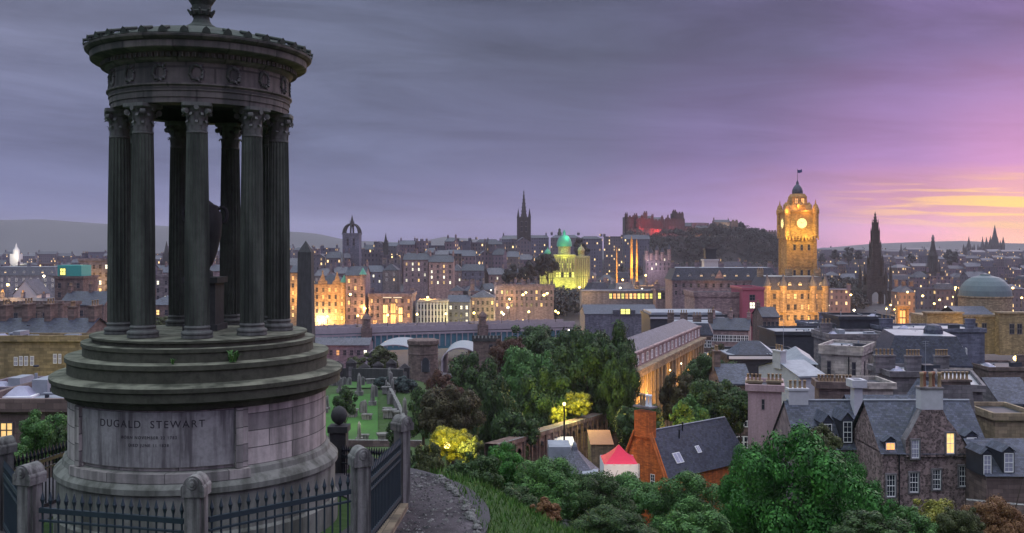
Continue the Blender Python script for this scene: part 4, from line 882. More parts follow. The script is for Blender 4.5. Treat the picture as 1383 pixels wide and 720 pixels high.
# statue tower
o, zz, u = lm_empty('statue_tower', 1260, 900, 'dark pointed tower crowned by a small statue left of the sunset spires', 'tower')
b = MB(); b.box(-7.5, 7.5, -7.5, 7.5, 0, zz(366), M['black']); b.build('base', o)
b = MB(); b.pyramid(0, 0, zz(366), zz(346), 5.4, 5.4, M['black'], 8, top=4.4); b.pyramid(0, 0, zz(346), zz(340), 4.8, 4.8, M['black'], 8, top=3.0); b.pyramid(0, 0, zz(340), zz(327), 2.9, 2.9, M['black'], 8, top=1.3)
for k in range(8): b.cyl((6.6 * cos(k * pi / 4), 6.6 * sin(k * pi / 4), zz(366)), (6.0 * cos(k * pi / 4), 6.0 * sin(k * pi / 4), zz(352)), .7, .05, M['black'], 5)
b.build('spire', o)
b = MB(); b.lathe([(1.6, zz(327)), (1.9, zz(326)), (1.9, zz(325))], M['grey'], 8); b.lathe([(1.1, zz(325)), (1.3, zz(323)), (1.5, zz(321)), (.9, zz(320)), (.75, zz(319)), (.8, zz(318)), (.3, zz(317))], M['grey'], 10, smooth=True); b.build('statue', o)

# ---- Scott-type gothic monument
o, zz, u = lm_empty('gothic_monument', 1182, 620, 'tall dark many pinnacled gothic monument right of the clock tower', 'monument', z0=58)
m = M['black']; G = lambda p: p * u
b = MB()
for sx_ in (-1, 1):
    for sy_ in (-1, 1):
        c = (sx_ * G(12.5), sy_ * G(12.5)); b = MB(); b.box(c[0] - G(2.6), c[0] + G(2.6), c[1] - G(2.6), c[1] + G(2.6), 0, zz(392), m); b.build('leg', o)
b = MB()
for rot_ in range(4):
    s0 = len(b.v); r0 = G(10)
    pts = [(r0 * cos(t), zz(400) - G(2) + r0 * .9 * sin(t)) for t in [pi * i / 10 for i in range(11)]]
    for (xa, za), (xb, zb) in zip(pts, pts[1:]): b.face([(xa, -G(12.5), za), (xa, -G(12.5), zz(385)), (xb, -G(12.5), zz(385)), (xb, -G(12.5), zb)], m); b.face([(xa, -G(10.5), za), (xb, -G(10.5), zb), (xb, -G(10.5), zz(385)), (xa, -G(10.5), zz(385))], m); b.face([(xa, -G(12.5), za), (xb, -G(12.5), zb), (xb, -G(10.5), zb), (xa, -G(10.5), za)], m)
    for i in range(s0, len(b.v)):
        x, y, z = b.v[i]
        for _ in range(rot_): x, y = -y, x
        b.v[i] = (x, y, z)
b.build('arches', o)
tiers = [(12, 388, 374), (8.4, 374, 352), (6.2, 352, 332), (4.7, 332, 313), (3.4, 313, 301)]
for i, (hw, y0, y1) in enumerate(tiers):
    b = MB(); W = G(hw) * .74; b.box(-W, W, -W, W, zz(y0), zz(y1), m); b.box(-W * 1.12, W * 1.12, -W * 1.12, W * 1.12, zz(y1) - .8, zz(y1) + .3, m, bottom=True)
    for k in range(3): b.box(-W * .75 + k * W * .55, -W * .75 + k * W * .55 + W * .25, -W - .3, -W, zz(y0), zz(y1), m)
    for sx_ in (-1, 1):
        for sy_ in (-1, 1):
            cx_, cy_ = sx_ * G(hw) * .86, sy_ * G(hw) * .86; q = G(hw) * .14; b.box(cx_ - q, cx_ + q, cy_ - q, cy_ + q, zz(y0) - 1, zz(y1) - .5, m); b.pyramid(cx_, cy_, zz(y1) - .5, zz(y1) + G(hw) * .62 + 2, q * 1.3, q * 1.3, m, 4)
    for k in range(4):
        a = k * pi / 2; b.pyramid(W * cos(a), W * sin(a), zz(y1), zz(y1) + G(hw) * .5, W * .14, W * .14, m, 4)
    b.build('tier', o)
b = MB(); b.pyramid(0, 0, zz(301), zz(285), G(2.6), G(2.6), m, 8)
for t in (.15, .4, .65): r_ = G(2.6) * (1 - t) * 1.25 + .2; z_ = zz(301) + (zz(285) - zz(301)) * t; b.lathe([(r_ * .7, z_), (r_, z_ + .5), (r_ * .6, z_ + 1.1)], m, 8, cap=False)
b.build('spire', o)
for sx_ in (-1, 1):                                          # corner turrets standing clear of the legs
    for sy_ in (-1, 1):
        b = MB(); q = G(2.0); b.box(-q, q, -q, q, 0, zz(372), m, taper=.2); b.pyramid(0, 0, zz(372), zz(356), q * .9, q * .9, m, 4); b.build('pinnacled_buttress', o, (sx_ * G(15), sy_ * G(15), 0))
glowlight(1160, 428, 606, 5000, AMB, 1.5); glowlight(1200, 425, 606, 9000, AMB, 1.5); glowlight(1180, 430, 520, 9000, (1, .4, .12), 2); glowlight(1212, 434, 450, 5000, (1, .45, .12), 1.5); glowlight(1140, 424, 520, 6000, AMB, 1.5)

# ---- clock tower hotel
D = 400; zb = 62
q = P(1077, 0, D); o = empty('clock_tower', (q.x, D, zb), 'floodlit hotel clock tower with glowing clock face and flag', 'clock tower'); zz = lambda y: P(0, y, D).z - zb; u = D / F; G = lambda p: p * u
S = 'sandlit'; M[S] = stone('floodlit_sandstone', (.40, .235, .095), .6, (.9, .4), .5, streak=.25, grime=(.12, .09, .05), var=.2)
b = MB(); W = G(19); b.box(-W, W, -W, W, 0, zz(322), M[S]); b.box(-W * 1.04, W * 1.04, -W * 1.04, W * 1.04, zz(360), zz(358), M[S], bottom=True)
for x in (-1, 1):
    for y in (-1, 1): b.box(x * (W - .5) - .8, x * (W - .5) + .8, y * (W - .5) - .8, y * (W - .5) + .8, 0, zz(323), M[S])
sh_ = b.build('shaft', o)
for j, y in enumerate((372, 338)):
    for i in range(3): win(sh_, (i - 1) * W * .5, -W - .04, zz(y), 1.0, 2.4, 'd', 'dkframe')
b = MB(); b.box(-W * 1.12, W * 1.12, -W * 1.12, W * 1.12, zz(322), zz(319), M[S], bottom=True)
for i in range(11): b.box(-W * 1.14 + i * W * .22, -W * 1.14 + i * W * .22 + .5, -W * 1.22, -W * 1.14, zz(324), zz(319.2), M[S], bottom=True)
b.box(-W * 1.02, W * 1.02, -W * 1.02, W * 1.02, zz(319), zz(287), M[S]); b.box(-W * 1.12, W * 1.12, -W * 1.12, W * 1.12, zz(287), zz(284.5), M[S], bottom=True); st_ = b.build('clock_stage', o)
for k, (dx, dy, rz_) in enumerate(((0, -1, 0), (1, 0, pi / 2), (-1, 0, -pi / 2), (0, 1, pi))):
    b = MB(); R1 = G(6.7); b.lathe([(R1 * 1.16, 0), (R1 * 1.16, .35), (R1, .4)], M[S], 28, cap=False); b.lathe([(R1, .3), (.01, .31)], M['clock'], 28, cap=False)
    for i in range(12):
        a = i * pi / 6; b.cyl((R1 * .78 * cos(a), R1 * .78 * sin(a), .36), (R1 * .93 * cos(a), R1 * .93 * sin(a), .36), .07, .07, M['dkframe'], 4)
    b.cyl((0, 0, .38), (R1 * .5 * cos(2.2), R1 * .5 * sin(2.2), .38), .09, .05, M['dkframe'], 4); b.cyl((0, 0, .40), (R1 * .8 * cos(.6), R1 * .8 * sin(.6), .40), .07, .04, M['dkframe'], 4)
    b.build('clock_face', o, (dx * W * 1.02, dy * W * 1.02, zz(302)), (pi / 2, 0, rz_))
for x in (-1, 1):
    for y in (-1, 1):
        b = MB(); b.lathe([(1.25, 0), (1.25, zz(290) - zz(319)), (1.5, zz(289) - zz(319)), (1.5, zz(284) - zz(319)), (1.25, zz(282) - zz(319)), (.9, zz(278) - zz(319)), (.35, zz(276) - zz(319)), (.05, zz(270) - zz(319))], M[S], 12); b.build('corner_turret', o, (x * W * .98, y * W * .98, zz(319)))
b = MB(); b.pyramid(0, 0, zz(284.5), zz(277), W * .86, W * .86, M[S], 4, top=W * .62); b.box(-W * .52, W * .52, -W * .52, W * .52, zz(277), zz(266), M[S]); b.pyramid(0, 0, zz(266), zz(262), W * .52, W * .52, M[S], 4, top=W * .4); bf = b.build('belfry', o)
for dx in (-.22, .22): win(bf, dx * W, -W * .52, zz(276), W * .26, G(8), 'o', 'dkframe')
for sx_, sy_ in ((0, -1), (1, 0), (-1, 0), (0, 1)):
    b = MB(); b.box(-W * .28, W * .28, -W * .12, W * .12, 0, G(7), M[S]); b.pyramid(0, 0, G(7), G(12), W * .28, W * .14, M[S]); b.build('dormer', o, (sx_ * W * .82, sy_ * W * .82, zz(284.5)), (0, 0, 0 if sx_ == 0 else pi / 2))
b = MB(); r_ = G(6.6); b.lathe([(r_, zz(263)), (r_ * 1.1, zz(260)), (r_ * 1.05, zz(257)), (r_ * .8, zz(253)), (r_ * .45, zz(250)), (r_ * .3, zz(249.5)), (r_ * .3, zz(247)), (.05, zz(243))], M['slate'], 16, smooth=True); b.build('dome', o)
b = MB(); b.cyl((0, 0, zz(246)), (0, 0, zz(228)), .10, .07, M['dkframe'], 6); b.build('flagpole', o)
b = MB(); rows_ = [[(G(6.5) * i / 8, .25 * sin(i * .9), zz(229) - G(4) * j - .2 * sin(i * .5)) for i in range(9)] for j in range(2)]; b.grid(rows_, plain('navy_flag', (.03, .05, .16), .8)); rows2 = [[(x, y + .04, z) for x, y, z in r__] for r__ in rows_]; b.grid(rows2[::-1], M['dkframe']); b.build('flag', o)
cxm = q.x
for (x, y, dd, pw_) in ((1062, 318, -9.5, 1100), (1074, 312, -11.5, 1100), (1092, 318, -9.5, 1100), (1062, 285, -8, 500), (1090, 285, -8, 500), (1077, 278, -6, 500)): glowlight(x, y, D + dd, pw_, (1, .72, .16) if y > 300 else AMB, .5)
for x in (1058, 1077, 1096): glowlight(x, 384, D - 17, 4200, (1, .74, .25), 1, spot=75, aim=P(1077, 330, D - 6))
# hotel block under the tower
def facade_block(label, x0, x1, ytop, yb, D, wall, rows, cols, lit, rz=0, dep=22, dorm=0, roof='mansard', rh=5, litk='ol', name='hotel', **k):
    return bld(label, x0, x1, ytop, D, dep, roof, rh, wall, 'slate2', rows, cols, lit, k.pop('ch', 3), rz, None, name, 'building', 'dkframe', 0, litk, 2.2, 1.2, 4.2, dorm, .7, seed=5, cornice=True, **k)
hb_, wd, ht, ro = facade_block('sandstone hotel block below the clock tower with orange lit eaves', 1032, 1116, 391, 440, 378, 'sand', 3, 9, .15, dorm=6)
for x in (1036, 1058, 1098, 1115):
    turret(hb_, P(x, 0, 378).x - hb_.location.x, .2, ht - 9, 1.5, 10, 5, 'sand', 'slate')
for x, y, pw_ in ((1040, 386, 2200), (1056, 386, 2800), (1070, 387, 2800), (1086, 387, 1800), (1104, 380, 3000), (1114, 380, 2000)): glowlight(x, y, 372.5, pw_ * .55, AMB, .6)
for x in (1040, 1062, 1084, 1108): glowlight(x, 434, 370, 2600, AMB, .8)
o, wd, ht, ro = bld('long lead roofed station hotel wing with white topped dormers', 908, 1050, 378, 440, 20, 'mansard', 5.5, 'purple', 'slate2', 2, 14, .12, 5, seed=3, frame='dkframe', dorm=9, dlit=.8, cornice=True)
b = MB(); b.face([(-2.5, -.1, 0), (2.5, -.1, 0), (0, -.1, 4.6)], M['pink']); b.face([(2.5, -.1, 0), (2.5, 3, 0), (0, 3, 4.6), (0, -.1, 4.6)], M['slate']); b.face([(-2.5, 3, 0), (-2.5, -.1, 0), (0, -.1, 4.6), (0, 3, 4.6)], M['slate']); b.build('gable', o, (-2.5, 0, ht)); glowlight(965, 378, 434, 600, AMB, .4)
o, wd, ht, ro = bld('white walled rooftop pavilion with black top in front of the wooded slope', 951, 970, 352, 470, 6, 'flat', .5, 'harl', 'slate2', 0, 0, 0, 0, seed=1, name='rooftop_pavilion', z0=P(0, 372, 470).z - 8)
b = MB(); b.box(-2.6, 2.6, .6, 5, 0, 4.5, M['felt']); b.box(-3.1, 3.1, .2, 5.4, 4.5, 5.2, M['felt'], bottom=True); b.build('lantern', ro, (0, 0, ht + .7))

# ---- green domed bank
D = 650; q = P(763, 0, D); z0_ = 66; o = empty('domed_bank', (q.x, D, z0_), 'domed palace floodlit yellow green with a green copper dome', 'building'); zz = lambda y: P(0, y, D).z - z0_; G = lambda p: p * D / F
M['banks'] = stone('bank_sandstone', (.40, .36, .22), .5, (1.2, .5), .5, streak=.2, var=.2)
b = MB(); b.box(-G(14), G(14), 0, 20, 0, zz(346), M['banks']); b.box(-G(14.5), G(14.5), -.5, 20.5, zz(346), zz(344), M['banks'], bottom=True); b.build('wall', o)
for sx_, yy in ((-1, 352), (1, 348)):
    b = MB(); b.box(-G(9.5), G(9.5), 1.5, 18, 0, zz(yy), M['banks']); b.box(-G(10), G(10), 1, 18.5, zz(yy), zz(yy - 2), M['banks'], bottom=True)
    for k in range(7): b.cyl((-G(9) + k * G(3), .9, 0), (-G(9) + k * G(3), .9, zz(yy)), .7, .6, M['banks'], 8)
    b.build('wing', o, (sx_ * G(24), 0, 0))
    b = MB(); b.lathe([(2.2, 0), (2.2, 3), (2.6, 3.2), (2.3, 4.6), (1.4, 6), (.5, 6.6), (.1, 8.5)], M['copper'] if sx_ < 0 else M['banks'], 12, smooth=True); b.build('pavilion_dome', o, (sx_ * G(23), 7, zz(yy - 2)))
for i in range(8): b = MB(); b.cyl((0, 0, 0), (0, 0, G(20)), .75, .65, M['banks'], 8); b.build('column', o, (-G(12.5) + i * G(25 / 7), -.9, zz(368)))
for j, y in enumerate((363, 375)):
    for i in range(7): win(o, -G(10.7) + i * G(25 / 7), 0, zz(y), 1.6, 4, 'y' if (i + j) % 3 else 'd', 'dkframe')
b = MB(); b.lathe([(G(8.5), zz(344)), (G(8.5), zz(334)), (G(9.4), zz(333)), (G(9.4), zz(331))], M['banks'], 20); b.build('dome_drum', o, (0, 8, 0))
b = MB(); b.lathe([(G(10.5), zz(333)), (G(10.2), zz(328)), (G(8.6), zz(323)), (G(5.6), zz(318.5)), (G(2.2), zz(317)), (G(2.2), zz(314)), (G(1.6), zz(312.5)), (.2, zz(310))], M['copper'], 24, smooth=True); b.build('dome', o, (0, 8, 0))
b = MB(); b.lathe([(1.3, 0), (1.5, 1.5), (.8, 3), (.9, 4), (.2, 5)], M['dark'], 8, smooth=True); b.build('statue', o, (-G(6.5), 8, zz(312) - 3))
GY = (.85, 1, .12)
for x, y, dd, pw_ in ((748, 385, -12, 26000), (763, 388, -14, 26000), (780, 385, -12, 22000), (763, 345, -7, 11000), (752, 342, -7, 5000), (775, 342, -7, 5000), (735, 380, -8, 9000), (792, 380, -8, 14000)): glowlight(x, y, D + dd * .45, pw_ * .09, GY if x < 785 else YEL, .8)
glowlight(768, 318, D + 3, 900, (.15, 1, .55), 1); glowlight(757, 330, D - 4, 900, (.15, 1, .4), 1)

# ---- floodlit gallery columns
for i, (x, y0, wpx, lb) in enumerate(((853, 318, 3.6, 'left'), (860, 322, 2.6, 'right'), (833, 332, 1.6, 'thin'))):
    q = P(x, 0, 600); o = empty('floodlit_shaft', (q.x, 600, 62), ['tallest amber floodlit stone shaft below the castle', 'amber floodlit shaft touching the tallest one', 'thin pale floodlit shaft left of the amber pair'][i], 'column', 'floodlit shafts below the castle')
    z1 = P(0, y0, 600).z - 62; b = MB(); W = wpx * 600 / F / 2; b.box(-W * 1.6, W * 1.6, -W * 1.6, W * 1.6, 0, 6, M[S]); b.build('base', o); b = MB(); b.box(-W, W, -W, W, 6, z1 - 3, M[S], taper=W * .25); b.pyramid(0, 0, z1 - 3, z1, W * .75, W * .75, M[S]); b.build('shaft', o)
    if i < 2: glowlight(x - 1, 372, 592, 9000, AMB, 1, spot=60, aim=P(x, 340, 600)); glowlight(x, 352, 596, 1600, AMB, .5)
    else: glowlight(x, 368, 594, 4000, YEL, 1, spot=60, aim=P(x, 345, 600))
for x, y, pw_ in ((817, 378, 8000), (840, 376, 9000), (872, 372, 9000), (880, 378, 6000)): glowlight(x, y, 592, pw_, AMB, 1)
# lilac lit turreted building below the castle
o, wd, ht, ro = bld('pale many turreted college building at the castle foot', 872, 906, 346, 700, 14, 'flat', .6, 'purple', 'slate2', 3, 6, .25, 0, frame='dkframe', seed=3, litk='w')
for i, (x, h_) in enumerate(((-8.5, 5), (-5, 2), (-1, 6), (3, 3), (8, 7))): turret(o, x, .5, ht - 3, 1.4, 4 + h_ * .5, 4, 'pink', 'slate2')
glowlight(885, 362, 692, 1800, (1, .8, .95), 1); glowlight(875, 352, 694, 900, (1, .8, .9), 1)

# ---- castle
D = 1190; o = empty('castle', P(885, 0, D), 'hilltop castle with battlements and red floodlit round battery', 'castle'); zc = 104; o.location.z = zc; zz = lambda y: P(0, y, D).z - zc; G = lambda p: p * D / F; X = lambda px: G(px - 885)
def cblock(name, x0, x1, yt, y0, y1, m='black', bat=True, ybot=None, rows=0):
    b = MB(); zb_ = -12 if ybot is None else zz(ybot); b.box(X(x0), X(x1), y0, y1, zb_, zz(yt), M[m])
    if bat:
        n = max(2, int((X(x1) - X(x0)) / 3.4)); L = X(x1) - X(x0)
        for i in range(n): b.box(X(x0) + L * (i + .2) / n, X(x0) + L * (i + .8) / n, y0 - .01 - .2, y0 + 1.2, zz(yt) - .2, zz(yt) + 1.8, M[m])
    t_ = b.build(name, o)
    for j in range(rows):
        for i in range(max(1, int((x1 - x0) / 4))): win(t_, X(x0) + (i + .5) * (X(x1) - X(x0)) / max(1, int((x1 - x0) / 4)), y0, zz(yt) - 6 - j * 6, 1.6, 3, 'd', 'dkframe')
cblock('palace_block', 844, 862, 293, 0, 25, rows=3); cblock('battery', 846, 892, 312, -12, 0, 'brown'); cblock('hall', 862, 884, 296, 2, 22, rows=2); cblock('memorial', 884, 898, 298, 2, 22, rows=1)
cblock('barrack', 898, 925, 296, 0, 20, rows=2); cblock('keep', 909, 924, 288, 3, 20, rows=1); cblock('outer_wall', 890, 945, 316, -14, -10, 'brown'); cblock('low_barrack', 925, 958, 305, 20, 34, 'black', False)
cblock('turret', 866, 868.5, 292, 1, 4); cblock('turret', 880, 883, 291, 1, 4); cblock('turret', 893, 896, 293, 1, 4); cblock('turret', 901, 903, 292, -1, 2); cblock('rampart', 925, 962, 309, -6, -1, 'brown'); cblock('rampart', 960, 1002, 305, -6, -1, 'purple'); cblock('rampart', 1000, 1046, 313, -10, -5, 'brown'); cblock('gatehouse', 986, 995, 299, -8, 2, 'brown'); cblock('storehouse', 936, 958, 301, 2, 12, 'purple', False, rows=1); cblock('storehouse', 1006, 1026, 308, 0, 8, 'purple', False, rows=1); cblock('lower_wall', 844, 905, 320, -30, -26, 'brown'); cblock('lower_barrack', 930, 950, 308, 4, 14, 'brown', False, rows=1)
cblock('turret', 870, 875, 287, 4, 10); cblock('turret', 844, 848, 289, 0, 4); cblock('turret', 856, 861, 290, 0, 4); cblock('turret', 909, 914, 285, 3, 8)
b = MB(); b.lathe([(G(16), -12), (G(15.4), zz(311)), (G(15.8), zz(310.5)), (G(15.8), zz(309))], M['brown'], 24, c=(X(868), -2, 0)); b.build('round_battery', o)
for a, b_, y in ((862, 884, 296), (884, 898, 298), (925, 958, 305)):
    r_ = MB(); r_.face([(X(a), 2 if a < 900 else 20, zz(y)), (X(b_), 2 if a < 900 else 20, zz(y)), (X(b_), 12 if a < 900 else 27, zz(y) + 4.5), (X(a), 12 if a < 900 else 27, zz(y) + 4.5)], M['slate2']); r_.build('roof', o)
for x, y, dy, pw_ in ((864, 324, -50, 130000), (878, 328, -55, 110000), (868, 306, -16, 15000), (872, 297, -8, 4000), (888, 310, -16, 9000)): glowlight(x, y, D + dy, pw_, RED, 3)
glowlight(915, 305, D - 25, 12000, (1, .15, .2), 3)
for (x0, x1, y) in ((965, 986, 300), (1004, 1016, 318), (1030, 1046, 320), (940, 956, 308)):
    o2, w_, h_, r_ = bld({965: 'flat topped barracks on the castle ridge right of the keep', 1004: 'red lit barrack house among the trees right of the castle', 1030: 'last ridge house before the clock tower', 940: 'small barrack house between castle keep and ridge barracks'}[x0], x0, x1, y, 1180, 14, 'gable', 3, 'brown', 'slate2', 1, 4, .3, 2, seed=2, frame='dkframe', z0=100)
glowlight(1010, 322, 1168, 16000, (1, .2, .1), 2)
glowlight(1015, 318, 1172, 12000, AMB, 1); glowlight(975, 310, 1176, 6000, WHT, 1); glowlight(983, 312, 1165, 9000, WHT, 1); glowlight(1038, 324, 1165, 9000, AMB, 1); glowlight(948, 314, 1165, 6000, AMB, 1)

# ---- rotunda
M['domel'] = plain('weathered_dome_lead', (.10, .135, .155), .6, 0, .3, .3)
D = 330; q = P(1348, 0, D); o = empty('domed_rotunda', (q.x, D, 64), 'broad grey dome on a sandstone drum above pale yellow walls', 'building'); zz = lambda y: P(0, y, D).z - 64; G = lambda p: p * D / F
b = MB(); b.lathe([(G(34), 0), (G(34), zz(404)), (G(35.5), zz(403)), (G(35.5), zz(401))], M['sand'], 40, c=(0, 9, 0)); b.build('drum', o)
b = MB(); b.lathe([(G(34), zz(401)), (G(33), zz(394)), (G(30), zz(387)), (G(25), zz(381)), (G(18), zz(376)), (G(9), zz(373.5)), (G(7), zz(373)), (G(7), zz(371.5)), (.2, zz(370.5))], M['domel'], 40, c=(0, 9, 0), smooth=False); b.build('dome', o)
b = MB(); b.box(-G(118), G(50), -10, 0, 0, zz(425), M['ochre']); b.box(-G(118.5), G(50.5), -10.6, .4, zz(425), zz(422.5), M['sand'], bottom=True); wl_ = b.build('wing', o)
for (xa, xb) in ((-118, -72), (-24, 12), (28, 52)): b = MB(); b.box(G(xa), G(xb), -13, -9.9, 0, zz(420), M['ochre']); b.box(G(xa) - .4, G(xb) + .4, -13.5, -9.8, zz(420), zz(418), M['sand'], bottom=True); b.build('pavilion', o)
for x in (-100, -88, -62, -50, -38, -8, 2, 20, 36): 
    y_ = -13 if (-118 < x < -72 or -24 < x < 12 or 28 < x < 52) else -10
    win(o, G(x), y_, zz(447), 1.7, 3.6, 'd', 'dkframe')
b = MB(); b.face([(-G(72), -9.5, zz(422)), (-G(24), -9.5, zz(422)), (-G(24), -2, zz(413)), (-G(72), -2, zz(413))], M['slate']); b.face([(-G(24), -2, zz(413)), (-G(24), 4, zz(422)), (-G(72), 4, zz(422)), (-G(72), -2, zz(413))], M['slate']); b.build('roof', o)
glowlight(1372, 485, 240, 2600, YEL, .8); glowlight(1330, 470, 305, 1600, YEL, 1); glowlight(1270, 470, 305, 1400, AMB, 1); glowlight(1300, 436, 312, 500, AMB, .6)
# orange lit clock arch
q = P(1219, 0, 420); o = empty('lit_arch', (q.x, 420, 60), 'small orange lit stone arch right of the gothic monument', 'arch'); zz = lambda y: P(0, y, 420).z - 60
M['amb'] = M['sand']; b = MB(); b.box(-2.4, -1.6, -1, 1, 0, zz(417), M[S]); b.box(1.6, 2.4, -1, 1, 0, zz(417), M[S]); b.box(-2.8, 2.8, -1.2, 1.2, zz(417), zz(413), M[S], bottom=True); b.build('frame', o); win(o, 0, .2, zz(441), 3.2, zz(418) - zz(441), 'o', 'dkframe'); glowlight(1219, 428, 413, 2500, AMB, .5)

# ---- shopping street, post office and the columned range
def litstrip(o, D, x0, x1, y0, y1, n, kinds, y=-.1):
    r = random.Random(int(x0)); w_ = (x1 - x0) / n
    pxw(o, D, [(x0 + i * w_ + .6, y0, x0 + (i + 1) * w_ - .6, y1, r.choice(kinds)) for i in range(n)], 'dkframe', y=y)
o, wd, ht, ro = bld('low glazed station building with a strip of yellow green lit windows', 786, 884, 394, 480, 16, 'flat', .5, 'blue', 'slate', 0, 0, 0, 0, seed=2, flatm='lead', name='station_building'); litstrip(o, 480, 822, 882, 396, 404, 11, 'yylo')
o, wd, ht, ro = bld('low roof with lit yellow shopfronts before the long hotel wing', 886, 1002, 393, 470, 14, 'flat', .5, 'purple', 'slate', 0, 0, 0, 2, seed=2, flatm='felt', name='shop_building'); litstrip(o, 470, 888, 930, 395, 404, 8, 'yyld')
o, wd, ht, ro = bld('plain blue roofed hall with one yellow lit skylight', 790, 888, 424, 400, 24, 'gable', 3.2, 'blue', 'slate', 0, 0, 0, 0, seed=2, name='hall'); b = MB(); A, B = P(837, 425, 400), P(852, 418, 400)
pxw(o, 400, [(837, 417, 852, 425, 'y')], 'dkframe', y=-.3)
b = MB(); b.box(-4.6, 4.6, -.2, 2, ht - 1.0, ht + 1.6, M['slate']); b.build('lantern', o, (P(843, 0, 400).x - o.location.x, 0, 0))
o, wd, ht, ro = bld('blank pink stone block beside the pink hoarding', 938, 1004, 398, 350, 20, 'flat', .8, 'pink', 'slate2', 0, 0, 0, 0, seed=3, flatm='felt', cornice=True)
for i in range(7): win(o, -wd / 2 + wd * (i + .5) / 7, 0, ht - 9.5, 1.1, 2.4, 'd', 'dkframe')
o, wd, ht, ro = bld('building wrapped in a pink hoarding next to the clock tower hotel', 1003, 1032, 391, 345, 18, 'flat', .6, 'banner', 'slate2', 0, 0, 0, 0, seed=3, flatm='felt'); pxw(o, 345, [(1012, 398, 1020, 406, 'd'), (1012, 408, 1020, 417, 'w')], 'dkframe')
bld('brown stone row between hoarding and hotel lights', 1030, 1052, 428, 330, 14, 'gable', 3, 'brown', 'slate2', 2, 4, .1, 1, seed=3, frame='dkframe')
o, wd, ht, ro = bld('long black banded flat roof of the exhibition hall', 878, 978, 428, 300, 20, 'flat', .25, 'felt', 'slate2', 0, 0, 0, 0, seed=3, flatm='lead', name='exhibition_hall'); b = MB(); b.box(-wd / 2 + .5, wd / 2 - .5, 1, 18, .3, 1.3, M['lead']); b.box(-wd / 2 + 7, wd / 2 - 4, -.25, 0, -3.2, -.4, M['glass']); b.build('roof_light', ro, (0, 0, ht))
b = MB(); b.box(-wd / 2, wd / 2, -.5, .0, -.6, 0, M['harl']); b.build('white_edge', ro, (0, 0, ht))
bld('brown attic storey row right of the colonnade corner', 905, 975, 452, 262, 14, 'mansard', 3, 'brown', 'slate2', 2, 9, .05, 4, -.2, seed=3, frame='white', cornice=True)
bld('stone terrace row running to the amber lit street', 962, 1030, 446, 280, 14, 'gable', 3, 'pink', 'slate2', 2, 10, .08, 3, -.3, seed=8, frame='white')
# colonnaded front
A, B = P(846, 0, 170), P(942, 0, 232); L = sqrt((B.x - A.x) ** 2 + (B.y - A.y) ** 2); rz = math.atan2(B.y - A.y, B.x - A.x)
z0_ = 58; o = empty('colonnade', (A.x, A.y, z0_), 'long sandstone colonnade lit amber behind the dark trees', 'building', None, rz); zt = P(0, 486, 170).z - z0_; zt = 100 - (512 - HY) / F * 170 - z0_
b = MB(); b.box(0, L, 0, 8, 0, zt, M['sand']); b.build('wall', o)
b = MB(); b.box(-.6, L + .6, -1.8, 8, zt, zt + 1.1, M['sand'], bottom=True); b.box(-.9, L + .9, -2.1, 8, zt + 1.1, zt + 1.5, M['sand'], bottom=True); b.build('entablature', o)
b = MB(); b.box(.5, L, -.6, 6, zt + 1.5, zt + 4.0, M['pink']); b.box(.2, L + .3, -.9, 6.3, zt + 4.0, zt + 4.3, M['pink'], bottom=True); b.build('attic', o)
for i in range(18): win(o, 2 + (L - 4) * i / 17, -.6, zt + 1.9, 1.3, 1.7, 'g' if i % 3 else 'd', 'white')
b = roof_mb('hip', L, 6.0, zt + 4.3, 1.8, M['slate'], over=.2, flatm=M['felt'])
b.v = [(x + L / 2, y, z) for x, y, z in b.v]; b.build('roof', o)
for i in range(22):
    b = MB(); x = L * i / 21; b.cyl((x, -1.1, 0), (x, -1.1, zt), .55, .48, M['sand'], 12); b.build('column', o)
for t, pw_ in ((.04, 3200), (.12, 2400), (.55, 700), (.72, 1100)):
    q = Vector((A.x + (B.x - A.x) * t, A.y + (B.y - A.y) * t, z0_ + zt * .72)) + Vector((sin(rz), -cos(rz), 0)) * 3.2; glowlight(q, 0, 0, pw_, AMB, .5)

# ---- railway bridge with iron spans, and station roofs
A, B = P(396, 0, 342), P(775, 0, 376); L = (B - A).length; rz = math.atan2(B.y - A.y, B.x - A.x); zd = 69.2
o = empty('road_bridge', (A.x, A.y, 50), 'long road bridge with blue iron lattice spans crossing the valley', 'bridge', None, rz); zt = zd - 50
M['bblue'] = plain('blue_green_ironwork', (.06, .17, .22), .6, .1, .25, .5); M['lil'] = plain('lilac_stone_coping', (.30, .27, .30), .8, 0, .3, .6)
b = MB(); b.box(0, L, 0, 12, zt - 1.2, zt, M['asph'], bottom=True); b.build('deck', o)
for y in (-.4, 12):
    b = MB(); b.box(0, L, y, y + .4, zt - .9, zt + 1.3, M['lil'], bottom=True)
    for i in range(int(L / 4)): b.box(i * 4, i * 4 + .4, y - .12, y + .5, zt + 1.3, zt + 1.7, M['lil'])
    b.build('parapet', o)
b = MB()
for i in range(int(L / 2.2)): b.box(i * 2.2 + .5, i * 2.2 + .85, -.3, 0, zt - 6.5, zt - 1.2, M['lil'])
b.box(0, L, -.25, .1, zt - 2.0, zt - 1.2, M['lil'], bottom=True); b.build('lattice', o)
b = MB(); b.box(0, 25, -.12, 11.5, zt - 8.5, zt - .9, M['bblue'], bottom=True); b.build('iron_panel', o)
b = MB(); b.box(25, L, .25, 11.5, zt - 7.5, zt - 1.2, M['bblue'], bottom=True); b.build('girder', o)
for i, x in enumerate((26, 70)):
    b = MB(); b.box(x - 1.8, x + 1.8, -2.2, 13.5, 0, zt + 1, M['brown']); b.lathe([(1.5, zt + 1), (1.5, zt + 4), (1.8, zt + 4.2), (1.3, zt + 5.2), (.4, zt + 6), (.1, zt + 7)], M['brown'], 10, c=(x, -.8, 0)); b.build('pier', o)
